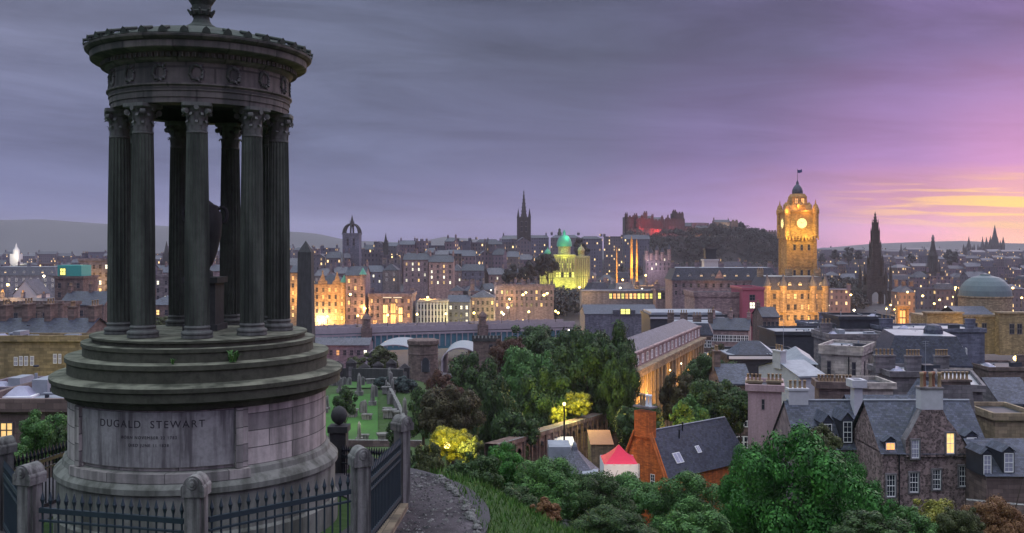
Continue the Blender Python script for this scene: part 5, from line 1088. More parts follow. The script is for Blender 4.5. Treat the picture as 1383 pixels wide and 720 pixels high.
for i in range(9):
    x = 12 + i * (L - 20) / 8; h_ = empty('street_lamp', (A.x + cos(rz) * x, A.y + sin(rz) * x, zd), f'lit lamp post on the bridge parapet, {ORD[i]} counting from the obelisk', 'street lamp', 'street lamps on the bridge')
    b = MB(); b.cyl((0, 0, 0), (0, 0, 5), .12, .08, M['irons'], 6); b.build('post', h_); b = MB(); b.lathe([(.05, 5), (.38, 5.1), (.42, 5.5), (.3, 5.8), (.05, 5.9)], M['lamp'], 8, smooth=True); b.build('lantern', h_)
    glowlight(h_.location + Vector((0, -.3, 5.4)), 0, 0, 350, AMB, .3)
M['roofglass'] = plain('white_curved_roof', (.26, .28, .31), .5, 0, .2, .3)
def vault(label, px, D, wpx, y, dep, rz=0, hgt=4.5):
    q = P(px, y, D); o = empty('station_roof', (q.x, q.y, q.z - 9), label, 'roof', None, rz); W = wpx * D / F / 2; b = MB()
    pts = [(W * cos(t), 9 - hgt + hgt * sin(t)) for t in [pi * i / 16 for i in range(17)]][::-1]
    rows_ = [[(x, yy, z) for x, z in pts] for yy in [dep * i / 6 for i in range(7)]]; b.grid(rows_, M['roofglass']); b.build('vault', o)
    b = MB()
    for x in (-W, W): b.box(x - .3, x + .3, 0, dep, -8, 9 - hgt, M['lil'])
    b.build('side_wall', o)
    b = MB()
    for (xa, za), (xb, zb_) in zip(pts, pts[1:]): b.cyl((xa, -.1, za), (xb, -.1, zb_), .25, .25, M['lil'], 5)
    b.build('rim', o); return o
vault('white arched station roof curving behind the bushes near the bridge pier', 532, 300, 74, 466, 26); vault('second white arched station roof right of the round tomb', 622, 315, 50, 470, 26)
o, wd, ht, ro = bld('low station offices with red lit canopy under the bridge', 424, 498, 466, 318, 10, 'gable', 2, 'purple', 'slate3', 1, 8, .4, 0, seed=3, litk='ow', frame='dkframe'); glowlight(438, 472, 308, 900, (1, .3, .1), .6)

# ---- round tomb and battlemented tower of the old burial ground
o, zz, u = lm_empty('round_tomb', 571.5, 232, 'round flat topped stone tomb tower rising from the burial ground', 'tomb'); G = lambda p: p * u
b = MB(); r_ = G(20); b.lathe([(r_, 0), (r_, zz(478)), (r_ * 1.03, zz(477)), (r_, zz(475)), (r_, zz(466)), (r_ * 1.07, zz(464)), (r_ * 1.07, zz(459)), (r_ * .9, zz(458))], M['brown'], 36); b.build('drum', o)
b = MB(); b.lathe([(.2, 0), (1.15, 0.01)], M['felt'], 16, cap=False); b2 = MB(); b2.face([(-.8, 0, 0), (.8, 0, 0), (.8, 0, 2.6), (.55, 0, 3.2), (0, 0, 3.5), (-.55, 0, 3.2), (-.8, 0, 2.6)], M['felt']); b2.box(-1.05, -.82, -.12, .3, 0, 2.7, M['grey']); b2.box(.82, 1.05, -.12, .3, 0, 2.7, M['grey']); b2.build('doorway', o, (.9, -r_ - .02, zz(500)))
o, zz, u = lm_empty('battlemented_tower', 657, 250, 'square stone tower with dark battlements right of the round tomb', 'tower'); G = lambda p: p * u
b = MB(); b.box(-G(18), G(18), 0, 7, 0, zz(461), M['brown']); b.box(-G(19.5), G(19.5), -.3, 7.3, zz(461), zz(457), M['dark'], bottom=True)
b.build('wall', o); b = MB()
for i in range(8): b.box(-G(19.5) + i * G(5), -G(19.5) + i * G(5) + G(3), -.3, .3, zz(457), zz(453), M['dark'])
for i in range(4): b.box(G(18), G(19.5), i * 2, i * 2 + 1.2, zz(457), zz(453), M['dark'])
b.build('battlement', o)
for x in (6, 14): win(o, G(x), 0, zz(480), 1, 3, 'd', 'dkframe')
# burial ground: lit lawn, walls, stones
M['lawn'] = None
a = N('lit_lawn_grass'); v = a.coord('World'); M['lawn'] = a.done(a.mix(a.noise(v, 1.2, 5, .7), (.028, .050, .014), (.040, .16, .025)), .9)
def pad(name, D0, D1, pts, m, lift=.25):
    b = MB(); rows_ = []
    for k in range(9):
        D_ = D0 + (D1 - D0) * k / 8; xa = pts[0] + (pts[2] - pts[0]) * k / 8; xb = pts[1] + (pts[3] - pts[1]) * k / 8
        rows_.append([(x, D_, terr(x, D_) + lift) for x in [xa + (xb - xa) * i / 8 for i in range(9)]])
    b.grid(rows_, m); return tag(b.build(name), kind='structure')
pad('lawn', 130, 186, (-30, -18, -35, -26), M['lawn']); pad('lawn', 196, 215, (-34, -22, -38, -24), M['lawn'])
r = random.Random(3)
def gstone(k):
    b = MB(); w_, h_ = (.9, 1.5) if k == 0 else (.6, 2.4) if k == 1 else (1.3, 1.1)
    if k == 0: b.box(-.45, .45, -.1, .1, 0, 1.1, M['pier']); rows_ = [[(.45 * cos(t), y, 1.1 + .4 * sin(t)) for t in [pi * i / 8 for i in range(9)]] for y in (-.1, .1)]; b.grid(rows_, M['pier']); b.face(rows_[0][::-1], M['pier']); b.face(rows_[1], M['pier'])
    elif k == 1: b.box(-.5, .5, -.5, .5, 0, .6, M['pier']); b.box(-.28, .28, -.28, .28, .6, 2.6, M['pier'], taper=.1); b.pyramid(0, 0, 2.6, 3.0, .18, .18, M['pier'])
    else: b.box(-.7, .7, -.4, .4, 0, .8, M['pier']); b.box(-.85, .85, -.5, .5, .8, 1.0, M['pier'], bottom=True)
    return b.mesh('gravestone')
gs = [gstone(i) for i in range(3)]
for i in range(64):
    D_ = r.uniform(132, 222); t = (D_ - 128) / 62; x = r.uniform(-32 - 8 * t, -13 - 9 * t) if i % 2 else r.choice((-31 - 8 * t, -14.5 - 9 * t)) + r.uniform(-1.5, 1.5)
    k = r.randrange(3); o = inst('gravestone', gs[k], None, (x, D_, terr(x, D_) + .1), (0, 0, r.uniform(-.3, .3)), (r.uniform(.9, 1.5),) * 3)
    tag(o, 'old grey gravestone standing on the green lawn of the burial ground', 'gravestone', 'gravestones on the lit lawn')
def wallrun(label, pts, h, m='dark', th=.6, name='stone_wall', tops=0, cat='wall'):
    b = MB(); q = [Vector((x, y, terr(x, y))) for x, y in pts]
    for p0, p1 in zip(q, q[1:]):
        d_ = (p1 - p0); d_.z = 0; n_ = Vector((-d_.y, d_.x, 0)).normalized() * th / 2; up = Vector((0, 0, h)); dn = Vector((0, 0, -1.5))
        a_, b_, c_, e_ = p0 - n_, p1 - n_, p1 + n_, p0 + n_; uvl = d_.length
        b.face([a_ + dn, b_ + dn, b_ + up, a_ + up], M[m], [(0, 0), (uvl, 0), (uvl, h + 1.5), (0, h + 1.5)]); b.face([c_ + dn, e_ + dn, e_ + up, c_ + up], M[m], [(0, 0), (uvl, 0), (uvl, h + 1.5), (0, h + 1.5)]); b.face([a_ + up, b_ + up, c_ + up, e_ + up], M['pier'])
        b.face([e_ + dn, a_ + dn, a_ + up, e_ + up], M[m]); b.face([b_ + dn, c_ + dn, c_ + up, b_ + up], M[m])
    return tag(b.build(name), label, cat)
wallrun('dark burial ground wall along the far side of the lit lawn', [(-46, 217), (-24, 213)], 3.2)
wallrun('low stone wall stepping down between the two lit lawns', [(-25, 193), (-20, 170), (-16, 150)], 1.6, 'grey')
wallrun('mossy wall at the near edge of the burial ground lawn', [(-36, 127), (-12, 128)], 1.2, 'brown')
for i in range(7):
    x = -42 + i * 3; D_ = 215.5; o = empty('wall_tomb', (x, D_, terr(x, D_)), f'dark wall tomb against the burial ground wall, {ORD[i]} from the temple side', 'tomb', 'tombs along the burial ground wall')
    b = MB(); hh = 3.4 + (i * 7 % 3) * .5; b.box(-1.1, 1.1, -.6, .6, 0, hh, M['black']); b.pyramid(0, 0, hh, hh + 1.0, 1.3, .7, M['black']); b.build('body', o); b = MB(); b.box(-.5, .5, -.66, -.6, .8, hh - .8, M['grey']); b.build('tablet', o)
glowlight(500, 560, 140, 260, (1, .95, .6), .5); glowlight(475, 548, 158, 260, (1, .95, .6), .5); glowlight(528, 530, 196, 220, (1, .95, .6), .5)
# ================================================================ near roofs on the right
bld('black flat topped plant room block highest among the flat roofs', 1134, 1206, 431, 228, 12, 'flat', .3, 'felt', 'felt', 0, 0, 0, 0, seed=2, flatm='felt', name='plant_room')
bld('wide low flat roofed block with lead top behind the shallow gables', 1048, 1138, 452, 205, 14, 'flat', .4, 'felt', 'slate2', 0, 0, 0, 0, seed=3, flatm='lead', name='flat_block')
bld('flat roofed block with pale round tank on top', 1092, 1122, 440, 240, 10, 'flat', .5, 'blue', 'slate2', 0, 0, 0, 1, seed=3, flatm='lead', name='flat_block')
o, wd, ht, ro = bld('long black edged roof terrace above the tree tops', 984, 1092, 484, 178, 14, 'flat', .2, 'felt', 'slate2', 0, 0, 0, 0, seed=3, flatm='lead', name='roof_terrace')
b = MB(); b.box(-wd / 2, wd / 2, -.45, -.36, -.1, .45, M['white']); b.build('white_edge', ro, (0, 0, ht))
b = MB(); b.face([(-5, 3, .2), (2, 3, .2), (0, 7, 2.6), (-3.4, 7, 2.6)], M['slate2']); b.face([(2, 3, .2), (3.6, 9, .2), (0, 7, 2.6)], M['harl']); b.face([(-5, 3, .2), (-3.4, 7, 2.6), (-6, 9, .2)], M['slate']); b.build('hipped_rooflight', ro, (0, 0, ht))
bld('shallow white gabled roofs stepping down behind the pink wall', 1056, 1112, 508, 140, 12, 'gable', 1.6, 'harl', 'lead', 0, 0, 0, 1, .25, seed=3, name='workshop')
bld('black shallow roofed annex beside the big stone tower block', 1072, 1122, 492, 150, 14, 'hip', 1.5, 'felt', 'lead', 0, 0, 0, 0, -.2, seed=3, name='annex')
o, wd, ht, ro = bld('square cornice topped stone block with narrow dark windows', 1118, 1204, 474, 150, 9, 'flat', .3, 'cream', 'slate2', 0, 0, 0, 0, -.55, seed=3, flatm='lead', cornice=True, name='stone_block')
for x in (-.3, .32): win(o, wd * x, 0, ht - 4.2, .6, 2.4, 'd', 'dkframe')
for y in (.25, .62): win(o, wd / 2, 9 * y, ht - 4.2, .6, 2.4, 'd', 'dkframe', pi / 2)
win(o, -wd / 2, 5, ht - 5, .8, 2.8, 'd', 'dkframe', -pi / 2)
b = MB(); b.cyl((0, -.15, ht - 14), (0, -.15, ht - 1), .09, .09, M['irons'], 6); b.build('drainpipe', o, (1.2, 0, 0))
bld('long dark corniced attic with small grey windows behind the cornice topped block', 1122, 1200, 456, 178, 10, 'flat', .5, 'grey', 'slate2', 1, 9, 0, 1, seed=5, flatm='lead', glassk='g', cornice=True, name='attic_block')
o, wd, ht, ro = bld('big slate mansard building with flat pale top and round vent', 1206, 1338, 494, 150, 15, 'mansard', 4.4, 'cream', 'slate2', 2, 8, .0, 0, -.22, seed=4, flatm='lead', cornice=True, sides=1, name='mansard_building')
b = MB(); b.lathe([(1.5, 0), (1.5, .7), (1.1, 1.4), (.1, 1.6)], M['slate'], 12); b.build('roof_vent', ro, (2, 6, ht + 4.4))
for y in (2.5, 5.5, 8.5, 11.5): win(o, wd / 2, y, ht + .6, 1.0, 1.9, 'g', 'white', pi / 2, 'dormer_window')
for j in range(3):
    for y in (2.5, 5.5, 8.5, 11.5): win(o, wd / 2, y, ht - 3.6 - j * 3.3, .9, 2.0, 'd', 'dkframe', pi / 2)
bld('grey stone back wall with a row of pots below the mansard', 1204, 1288, 508, 132, 8, 'flat', .3, 'grey', 'slate2', 0, 0, 0, 3, seed=4, flatm='lead', name='back_wing', pots=5)
bld('small felt roofed link block left of the potted chimney wall', 1158, 1206, 524, 122, 6, 'flat', .3, 'cream', 'slate2', 1, 2, 0, 0, seed=4, flatm='felt', name='link_block')
o, wd, ht, ro = bld('tall grey side block with white framed bay windows at the lane', 1314, 1352, 528, 112, 14, 'flat', .3, 'grey', 'slate2', 0, 0, 0, 0, -.35, seed=4, flatm='lead', name='side_block')
for j in range(3):
    for x in (-.9, .1, 1.0): win(o, x, 0, ht - 4 - 3 * j, .55, 2.0, 'g', 'white')
bld('dark slate house with an amber lit window at the lane end', 1352, 1400, 545, 135, 10, 'gable', 3, 'grey', 'slate', 1, 3, 1, 0, seed=4, frame='dkframe', litk='lo', name='lane_house')
bld('ochre stone garden wall block behind the low dormered house', 1344, 1400, 566, 104, 7, 'flat', .3, 'sand', 'slate2', 0, 0, 0, 0, seed=4, flatm='felt', name='yard_block')
# pink gable wall with pots
o, wd, ht, ro = bld('pinkish rendered gable block with a slit window and clay pots', 1015, 1070, 528, 118, 6, 'flat', .2, 'pinkwall', 'slate2', 0, 0, 0, 0, -.25, seed=4, flatm='felt', name='rendered_block')
chimney(ro, -wd * .32, 1.2, ht + .2, 1.9, .9, .6, M['sand'], 4, M['pot']); chimney(ro, wd * .3, 2.5, ht + .2, 1.9, .9, .5, M['sand'], 4, M['pot']); win(o, -.2, 0, ht - 2.4, .35, 1.3, 'd', 'dkframe')
bld('dark stone tenement side with pale windows left of the pink gable', 975, 1014, 518, 150, 10, 'gable', 2.5, 'brown', 'slate', 3, 4, 0, 1, seed=4, frame='white', name='tenement')
o, wd, ht, ro = bld('brown gable wall carrying a long row of clay pots', 1108, 1160, 524, 112, 3, 'flat', .1, 'brown', 'slate2', 0, 0, 0, 0, -.15, seed=4, flatm='felt', name='chimney_wall')
for i in range(2): chimney(ro, -wd * .26 + i * wd * .5, 1.2, ht, 1.9, .8, .3, M['brown'], 5, M['pot'])
o, wd, ht, ro = bld('narrow pale harled chimney stack rising between slate roofs', 1154, 1165, 522, 100, 1.2, 'flat', .1, 'harl', 'slate2', 0, 0, 0, 0, seed=4, flatm='felt', name='chimney_stack')

# ---- the rubble stone house and its neighbours, nearest buildings on the right
def house(px, D, label, name, rz=0, zb=68, group=None):
    q = P(px, 0, D); o = empty(name, (q.x, D, zb), label, 'house', group, rz); return o, (lambda p: (p - CX) / F * D - q.x), (lambda y: 100 - (y - HY) / F * D - zb)
def sash(par, X0, X1, Z0, Z1, kind='d', y=0.0, nx=3, nz=4, margin=True, name='window', rz=0, org=None):
    w_, h_ = X1 - X0, Z1 - Z0; b = MB(); g = M[{'d': 'glass', 'g': 'glass2', 'l': 'lit', 'o': 'lito', 'w': 'litw'}[kind]]
    if margin:
        mm = M['grey']; t = .13
        for q in ((-w_ / 2 - t, -w_ / 2, -t, h_ + t), (w_ / 2, w_ / 2 + t, -t, h_ + t)): b.box(q[0], q[1], -.14, 0, q[2], q[3], mm, bottom=True)
        b.box(-w_ / 2, w_ / 2, -.14, 0, h_, h_ + t, mm, bottom=True); b.box(-w_ / 2, w_ / 2, -.18, 0, -t, 0, mm, bottom=True)
    b.face([(-w_ / 2, -.02, 0), (w_ / 2, -.02, 0), (w_ / 2, -.02, h_), (-w_ / 2, -.02, h_)], g); e = .055
    for q in ((-w_ / 2, -w_ / 2 + e, 0, h_), (w_ / 2 - e, w_ / 2, 0, h_), (-w_ / 2 + e, w_ / 2 - e, 0, e * 1.6), (-w_ / 2 + e, w_ / 2 - e, h_ - e, h_), (-w_ / 2 + e, w_ / 2 - e, h_ * .5 - .03, h_ * .5 + .03)): b.box(q[0], q[1], -.075, -.02, q[2], q[3], M['white'], bottom=True)
    for i in range(1, nx): x = -w_ / 2 + w_ * i / nx; b.box(x - .014, x + .014, -.05, -.02, .08, h_ - .05, M['white'])
    for i in range(1, nz):
        if i * 2 != nz: z = h_ * i / nz; b.box(-w_ / 2 + .05, w_ / 2 - .05, -.045, -.02, z - .012, z + .012, M['white'])
    return b.build(name, par, ((X0 + X1) / 2, y, Z0), (0, 0, rz))
def gdormer(ro, X0, X1, Z0, Z1, y, dep, kind='d', roofm='slate', side='felt', cap=.55):
    b = MB(); w_ = X1 - X0; h_ = Z1 - Z0; b.box(-w_ / 2, w_ / 2, 0, dep, 0, h_, M[side]); ov = .15
    b.face([(-w_ / 2 - ov, -ov, h_), (0, -ov, h_ + cap), (0, dep, h_ + cap), (-w_ / 2 - ov, dep, h_)][::-1], M[roofm]); b.face([(w_ / 2 + ov, -ov, h_), (w_ / 2 + ov, dep, h_), (0, dep, h_ + cap), (0, -ov, h_ + cap)], M[roofm])
    b.face([(-w_ / 2, -.02, h_), (w_ / 2, -.02, h_), (0, -.02, h_ + cap - .06)], M['slate2']); d_ = b.build('dormer', ro, ((X0 + X1) / 2, y, Z0))
    sash(d_, -w_ / 2 + .12, w_ / 2 - .12, .12, h_ - .08, kind, 0, 2, 4, False); return d_
D = 90; o, X, Zz = house(1262, D, 'rubble stone house with white sash windows and tall chimney gable', 'rubble_house')
X0, X1, ze = X(1192), X(1333), Zz(612); dep = 8.4; zr = 100 - (541 - HY) / F * (D + dep / 2) - 68
b = MB(); b.box(X0, X1, 0, dep, 0, ze, M['rubble']); b.build('wall', o)
b = MB(); th = .9; gp = [(X(1222), ze - .3), (X(1304), ze - .3), (X(1304), Zz(604)), (X(1296), Zz(590)), (X(1288), Zz(578)), (X(1278), Zz(566)), (X(1272), Zz(553)), (X(1244), Zz(553)), (X(1238), Zz(564)), (X(1230), Zz(580)), (X(1222), Zz(594))]
fr = [(x, -.25, z) for x, z in gp]; bk_ = [(x, th, z) for x, z in gp]; b.face(fr, M['rubble'], [(x, z) for x, z in gp]); b.face(bk_[::-1], M['rubble'])
for i in range(len(gp)): j = (i + 1) % len(gp); b.face([fr[j], fr[i], bk_[i], bk_[j]], M['grey'])
b.build('gable', o)
ro = MB(); e = .3
ro.face([(X0 - e, -e, ze - .05), (X1 + e, -e, ze - .05), (X1 + e, dep / 2, zr), (X0 - e, dep / 2, zr)], M['slate']); ro.face([(X1 + e, dep + e, ze), (X0 - e, dep + e, ze), (X0 - e, dep / 2, zr), (X1 + e, dep / 2, zr)], M['slate'])
for x in (X0, X1): ro.face([(x, 0, ze - .1), (x, dep / 2, zr - .1), (x, dep, ze - .1)], M['rubble'])
gx, gz = (X(1244) + X(1272)) / 2, Zz(556); ro.face([(X(1224), .6, Zz(596)), (gx, .6, gz), (gx, dep / 2 - .1, gz), (X(1224), 1.2, Zz(596))][::-1], M['slate']); ro.face([(X(1302), .6, Zz(598)), (X(1302), 1.2, Zz(598)), (gx, dep / 2 - .1, gz), (gx, .6, gz)][::-1], M['slate'])
ro.cyl((X0 - .3, dep / 2, zr + .04), (X1 + .3, dep / 2, zr + .04), .12, .12, M['lead'], 6)
ro = ro.build('roof', o)
ch = MB(); ch.box(X(1243), X(1273), -.12, 1.0, Zz(553), Zz(526), M['harl']); ch.box(X(1242), X(1274), -.2, 1.08, Zz(526), Zz(523), M['grey'], bottom=True)
for i in range(5):
    x = X(1246) + (X(1270) - X(1246)) * i / 4; ch.lathe([(.19, Zz(523)), (.15, Zz(518)), (.15, Zz(507)), (.2, Zz(506)), (.2, Zz(503)), (.1, Zz(503))], M['potr'] if i % 2 else M['pot'], 10, c=(x, .2 + .4 * (i % 2), 0), smooth=True)
ch.build('chimney', ro)
for (a_, b_, c_, d_, k) in ((1197, 641, 1209, 671, 'd'), (1228, 638, 1240, 665, 'd'), (1259, 634, 1270, 661, 'd'), (1295, 629, 1306, 657, 'd')): sash(o, X(a_), X(c_), Zz(d_), Zz(b_), k)
sash(o, X(1229), X(1239.5), Zz(618), Zz(593), 'g', -.25); sash(o, X(1276), X(1287), Zz(612), Zz(584), 'l', -.25, nx=2); sash(o, X(1300) + .35, X(1310) + .35, Zz(607), Zz(592), 'g', -.02, margin=False)
gdormer(ro, X(1195), X(1211), Zz(624), Zz(597), .1, 3.2, 'o'); gdormer(ro, X(1305), X(1322), Zz(612), Zz(590), .2, 3, 'g')
b = MB(); b.cyl((X(1214), -.1, 0), (X(1214), -.1, ze), .06, .06, M['irons'], 6); b.build('drainpipe', o)
# left wing
o, X, Zz = house(1130, 97, 'long slate roofed house with two peaked dormers above the big tree', 'slate_house')
X0, X1, ze = X(1078), X(1196), Zz(606); dep = 9; zr = 100 - (541 - HY) / F * (97 + dep / 2) - 68
b = MB(); b.box(X0, X1, 0, dep, 0, ze, M['purple']); b.build('wall', o)
rb = MB(); rb.face([(X0 - .2, -.3, ze - .05), (X1 + .2, -.3, ze - .05), (X1 + .2, dep / 2, zr), (X0 - .2, dep / 2, zr)], M['slate']); rb.face([(X1 + .2, dep, ze), (X0 - .2, dep, ze), (X0 - .2, dep / 2, zr), (X1 + .2, dep / 2, zr)], M['slate']); rb.face([(X0, 0, ze), (X0, dep / 2, zr - .1), (X0, dep, ze)], M['purple']); rb.face([(X1, dep, ze), (X1, dep / 2, zr - .1), (X1, 0, ze)], M['purple'])
rb.cyl((X0, dep / 2, zr + .04), (X1, dep / 2, zr + .04), .12, .12, M['lead'], 6); ro = rb.build('roof', o)
gdormer(ro, X(1112), X(1126), Zz(602), Zz(572), .2, 3.6, 'd', cap=.9); gdormer(ro, X(1138), X(1153), Zz(600), Zz(569), .2, 3.6, 'd', cap=.9); sash(o, X(1160), X(1168), Zz(650), Zz(626), 'd')
chimney(ro, X(1095), dep / 2, zr - .8, 2.0, .9, 1.9, M['harl'], 4)
# upper slate roof with one bright dormer
o, X, Zz = house(1205, 104, 'upper slate roof behind the rubble house with one white dormer window', 'slate_house')
X0, X1, ze = X(1160), X(1262), Zz(580); dep = 8; zr = 100 - (533 - HY) / F * (104 + dep / 2) - 68
b = MB(); b.box(X0, X1, 0, dep, 0, ze, M['grey']); b.build('wall', o)
rb = MB(); rb.face([(X0 - .2, -.3, ze - .05), (X1 + .2, -.3, ze - .05), (X1 + .2, dep / 2, zr), (X0 - .2, dep / 2, zr)], M['slate']); rb.face([(X1 + .2, dep, ze), (X0 - .2, dep, ze), (X0 - .2, dep / 2, zr), (X1 + .2, dep / 2, zr)], M['slate']); rb.face([(X0, 0, ze), (X0, dep / 2, zr - .1), (X0, dep, ze)], M['grey']); rb.face([(X1, dep, ze), (X1, dep / 2, zr - .1), (X1, 0, ze)], M['grey'])
rb.box(X(1203) - .1, X(1203) + .1, -.1, 0, ze, ze + .2, M['lead']); ro = rb.build('roof', o)
gdormer(ro, X(1164), X(1184), Zz(572), Zz(548), .9, 3.0, 'd', cap=.3); b = MB(); sl = (zr - ze) / (dep / 2 + .3); b.box(X(1226), X(1236), 1.0, 1.7, ze + 1.3 * sl - .1, ze + 1.3 * sl + .35, M['white']); b.build('skylight', ro)
# big dark gable stack right of the chimney gable
o, X, Zz = house(1293, 102, 'plain grey gable with a broad band of clay pots behind the rubble house', 'gable_house')
b = MB(); b.box(X(1270), X(1318), 0, 10, 0, Zz(560), M['grey']); b.build('wall', o)
gp = [(X(1270), Zz(562)), (X(1318), Zz(562)), (X(1312), Zz(520)), (X(1272), Zz(520))]; b = MB(); b.face([(x, -.02, z) for x, z in gp], M['grey'], gp); b.face([(x, .9, z) for x, z in gp][::-1], M['grey']); b.face([(gp[1][0], -.02, gp[1][1]), (gp[1][0], .9, gp[1][1]), (gp[2][0], .9, gp[2][1]), (gp[2][0], -.02, gp[2][1])], M['grey']); b.face([(gp[0][0], .9, gp[0][1]), (gp[0][0], -.02, gp[0][1]), (gp[3][0], -.02, gp[3][1]), (gp[3][0], .9, gp[3][1])], M['grey']); b.build('gable', o)
rb = MB(); rb.face([(X(1318), .9, Zz(562)), (X(1318), 10, Zz(562)), (X(1293), 10, Zz(528)), (X(1293), .9, Zz(528))], M['slate']); rb.face([(X(1270), 10, Zz(562)), (X(1270), .9, Zz(562)), (X(1293), .9, Zz(528)), (X(1293), 10, Zz(528))], M['slate']); ro = rb.build('roof', o)
chimney(ro, X(1292), .44, Zz(520.5), X(1311) - X(1273), .85, .35, M['brown'], 7, M['pot'])
# white framed window beside the chimney
o, X, Zz = house(1282, 99, 'small dark dormer with white window peeping right of the pale chimney', 'dormer_house'); b = MB(); b.box(X(1276), X(1290), 0, 2, 0, Zz(546), M['slate2']); b.face([(X(1275), -.1, Zz(546)), (X(1291), -.1, Zz(546)), (X(1291), 2, Zz(542)), (X(1275), 2, Zz(542))], M['slate']); b.build('wall', o); sash(o, X(1278), X(1288), Zz(560), Zz(547.5), 'd', 0, 2, 4, False)
# low house at the right edge
o, X, Zz = house(1362, 86, 'low slate house with two white dormers cut by the right edge', 'dormered_house')
X0, X1, ze = X(1332), X(1412), Zz(642); dep = 8; zr = 100 - (592 - HY) / F * (86 + dep / 2) - 68
b = MB(); b.box(X0, X1, 0, dep, 0, ze, M['brown']); b.build('wall', o)
rb = MB(); rb.face([(X0 - .2, -.3, ze - .05), (X1 + .2, -.3, ze - .05), (X1 + .2, dep / 2, zr), (X0 - .2, dep / 2, zr)], M['slate']); rb.face([(X1 + .2, dep, ze), (X0 - .2, dep, ze), (X0 - .2, dep / 2, zr), (X1 + .2, dep / 2, zr)], M['slate']); rb.face([(X0, 0, ze), (X0, dep / 2, zr - .1), (X0, dep, ze)], M['brown']); ro = rb.build('roof', o)
gdormer(ro, X(1327), X(1341), Zz(643), Zz(614), .1, 3, 'g'); gdormer(ro, X(1355), X(1371), Zz(640), Zz(611), .1, 3, 'g')
wallrun('rubble garden wall below the low house on the right', [(P(1305, 0, 84).x, 84), (P(1400, 0, 82).x, 82)], 5.4, 'brown', name='garden_wall')

# ---- orange gabled house
rz = radians(40); cx_, cy_ = (898 - CX) / F * 108, 108; o = empty('orange_house', (cx_, cy_, 62), 'orange gabled house with tall orange chimney and long slate roof', 'house', None, rz)
dp, ln, ze, zr = 6.6, 15, 73.9 - 62, 78.6 - 62
b = MB(); b.box(0, ln, 0, dp, 0, ze, M['brick']); b.face([(0, dp, ze), (0, 0, ze), (0, dp / 2 - 1.1, zr - .3), (0, dp / 2 + 1.1, zr - .3)], M['brick']); b.face([(ln, 0, ze), (ln, dp, ze), (ln, dp / 2, zr)], M['brick']); b.build('wall', o)
b = MB(); pts = [(-.18, -.25, ze - .3), (-.18, dp / 2 - 1.15, zr + .05)], [(-.18, dp + .25, ze - .3), (-.18, dp / 2 + 1.15, zr + .05)]
for p0, p1 in pts:
    p0, p1 = Vector(p0), Vector(p1); b.cyl(p0, p1, .17, .17, M['brick'], 6); b.cyl(p0 + Vector((.35, 0, 0)), p1 + Vector((.35, 0, 0)), .17, .17, M['brick'], 6)
b.build('skew_coping', o)
rb = MB(); rb.face([(.05, -.35, ze - .15), (ln + .2, -.35, ze - .15), (ln + .2, dp / 2, zr), (.05, dp / 2, zr)], M['slate2']); rb.face([(ln + .2, dp + .35, ze - .15), (.05, dp + .35, ze - .15), (.05, dp / 2, zr), (ln + .2, dp / 2, zr)], M['slate2']); rb.cyl((.3, dp / 2, zr + .03), (ln, dp / 2, zr + .03), .1, .1, M['lead'], 6); ro = rb.build('roof', o)
c = MB(); c.box(-.22, .95, dp / 2 - 1.15, dp / 2 + 1.15, zr - .6, 81.0 - 62, M['brick']); c.box(-.34, 1.07, dp / 2 - 1.27, dp / 2 + 1.27, 81.4 - 62, 81.6 - 62, M['grey'], bottom=True)
for i in range(4): c.lathe([(.2, 81.6 - 62), (.16, 81.9 - 62), (.16, 82.7 - 62), (.21, 82.75 - 62), (.21, 82.95 - 62), (.1, 82.95 - 62)], M['whitec'] if i < 2 else M['pot'], 10, c=(.36, dp / 2 - .8 + i * .5, 0), smooth=True)
c.build('chimney', ro)
for y, z in ((dp * .62, ze - .1), (dp * .27, ze - .9)): sash(o, -.32, .32, 0, 1.55, 'd', 0, 2, 4, False).location = (0, y, z - .5); bpy.context.scene.collection.objects[-1].rotation_euler = (0, 0, -pi / 2)
k_ = (zr - ze + .15) / (dp / 2 + .35)
def onroof(name, x, y, w_, l_, m, h_=.08):
    b = MB(); z = ze - .15 + (y + .35) * k_; b.box(-w_ / 2, w_ / 2, -l_ / 2, l_ / 2, 0, h_, M[m]); 
    b.face([(-w_ / 2 + .07, -l_ / 2 + .07, h_ + .01), (w_ / 2 - .07, -l_ / 2 + .07, h_ + .01), (w_ / 2 - .07, l_ / 2 - .07, h_ + .01), (-w_ / 2 + .07, l_ / 2 - .07, h_ + .01)], M['glass2'])
    b.box(-.02, .02, -l_ / 2 + .07, l_ / 2 - .07, h_, h_ + .03, M['white']); return b.build(name, ro, (x, y, z), (math.atan(k_), 0, 0))
onroof('skylight', 3.4, 1.0, 1.25, 1.3, 'white'); onroof('skylight', 7.4, 1.3, .7, .9, 'white')
for x, y in ((5.3, 2.4), (6.5, 2.9)): b = MB(); z = ze - .15 + (y + .35) * k_; b.cyl((x, y, z - .1), (x, y, z + .9), .09, .09, M['irons'], 8); b.cyl((x, y, z + .9), (x, y, z + 1.0), .16, .10, M['irons'], 8); b.build('vent_pipe', ro)
glowlight(P(846, 640, 99), 0, 0, 260, (1, .6, .25), .5)
glowlight(P(925, 580, 122), 0, 0, 900, AMB, .5)

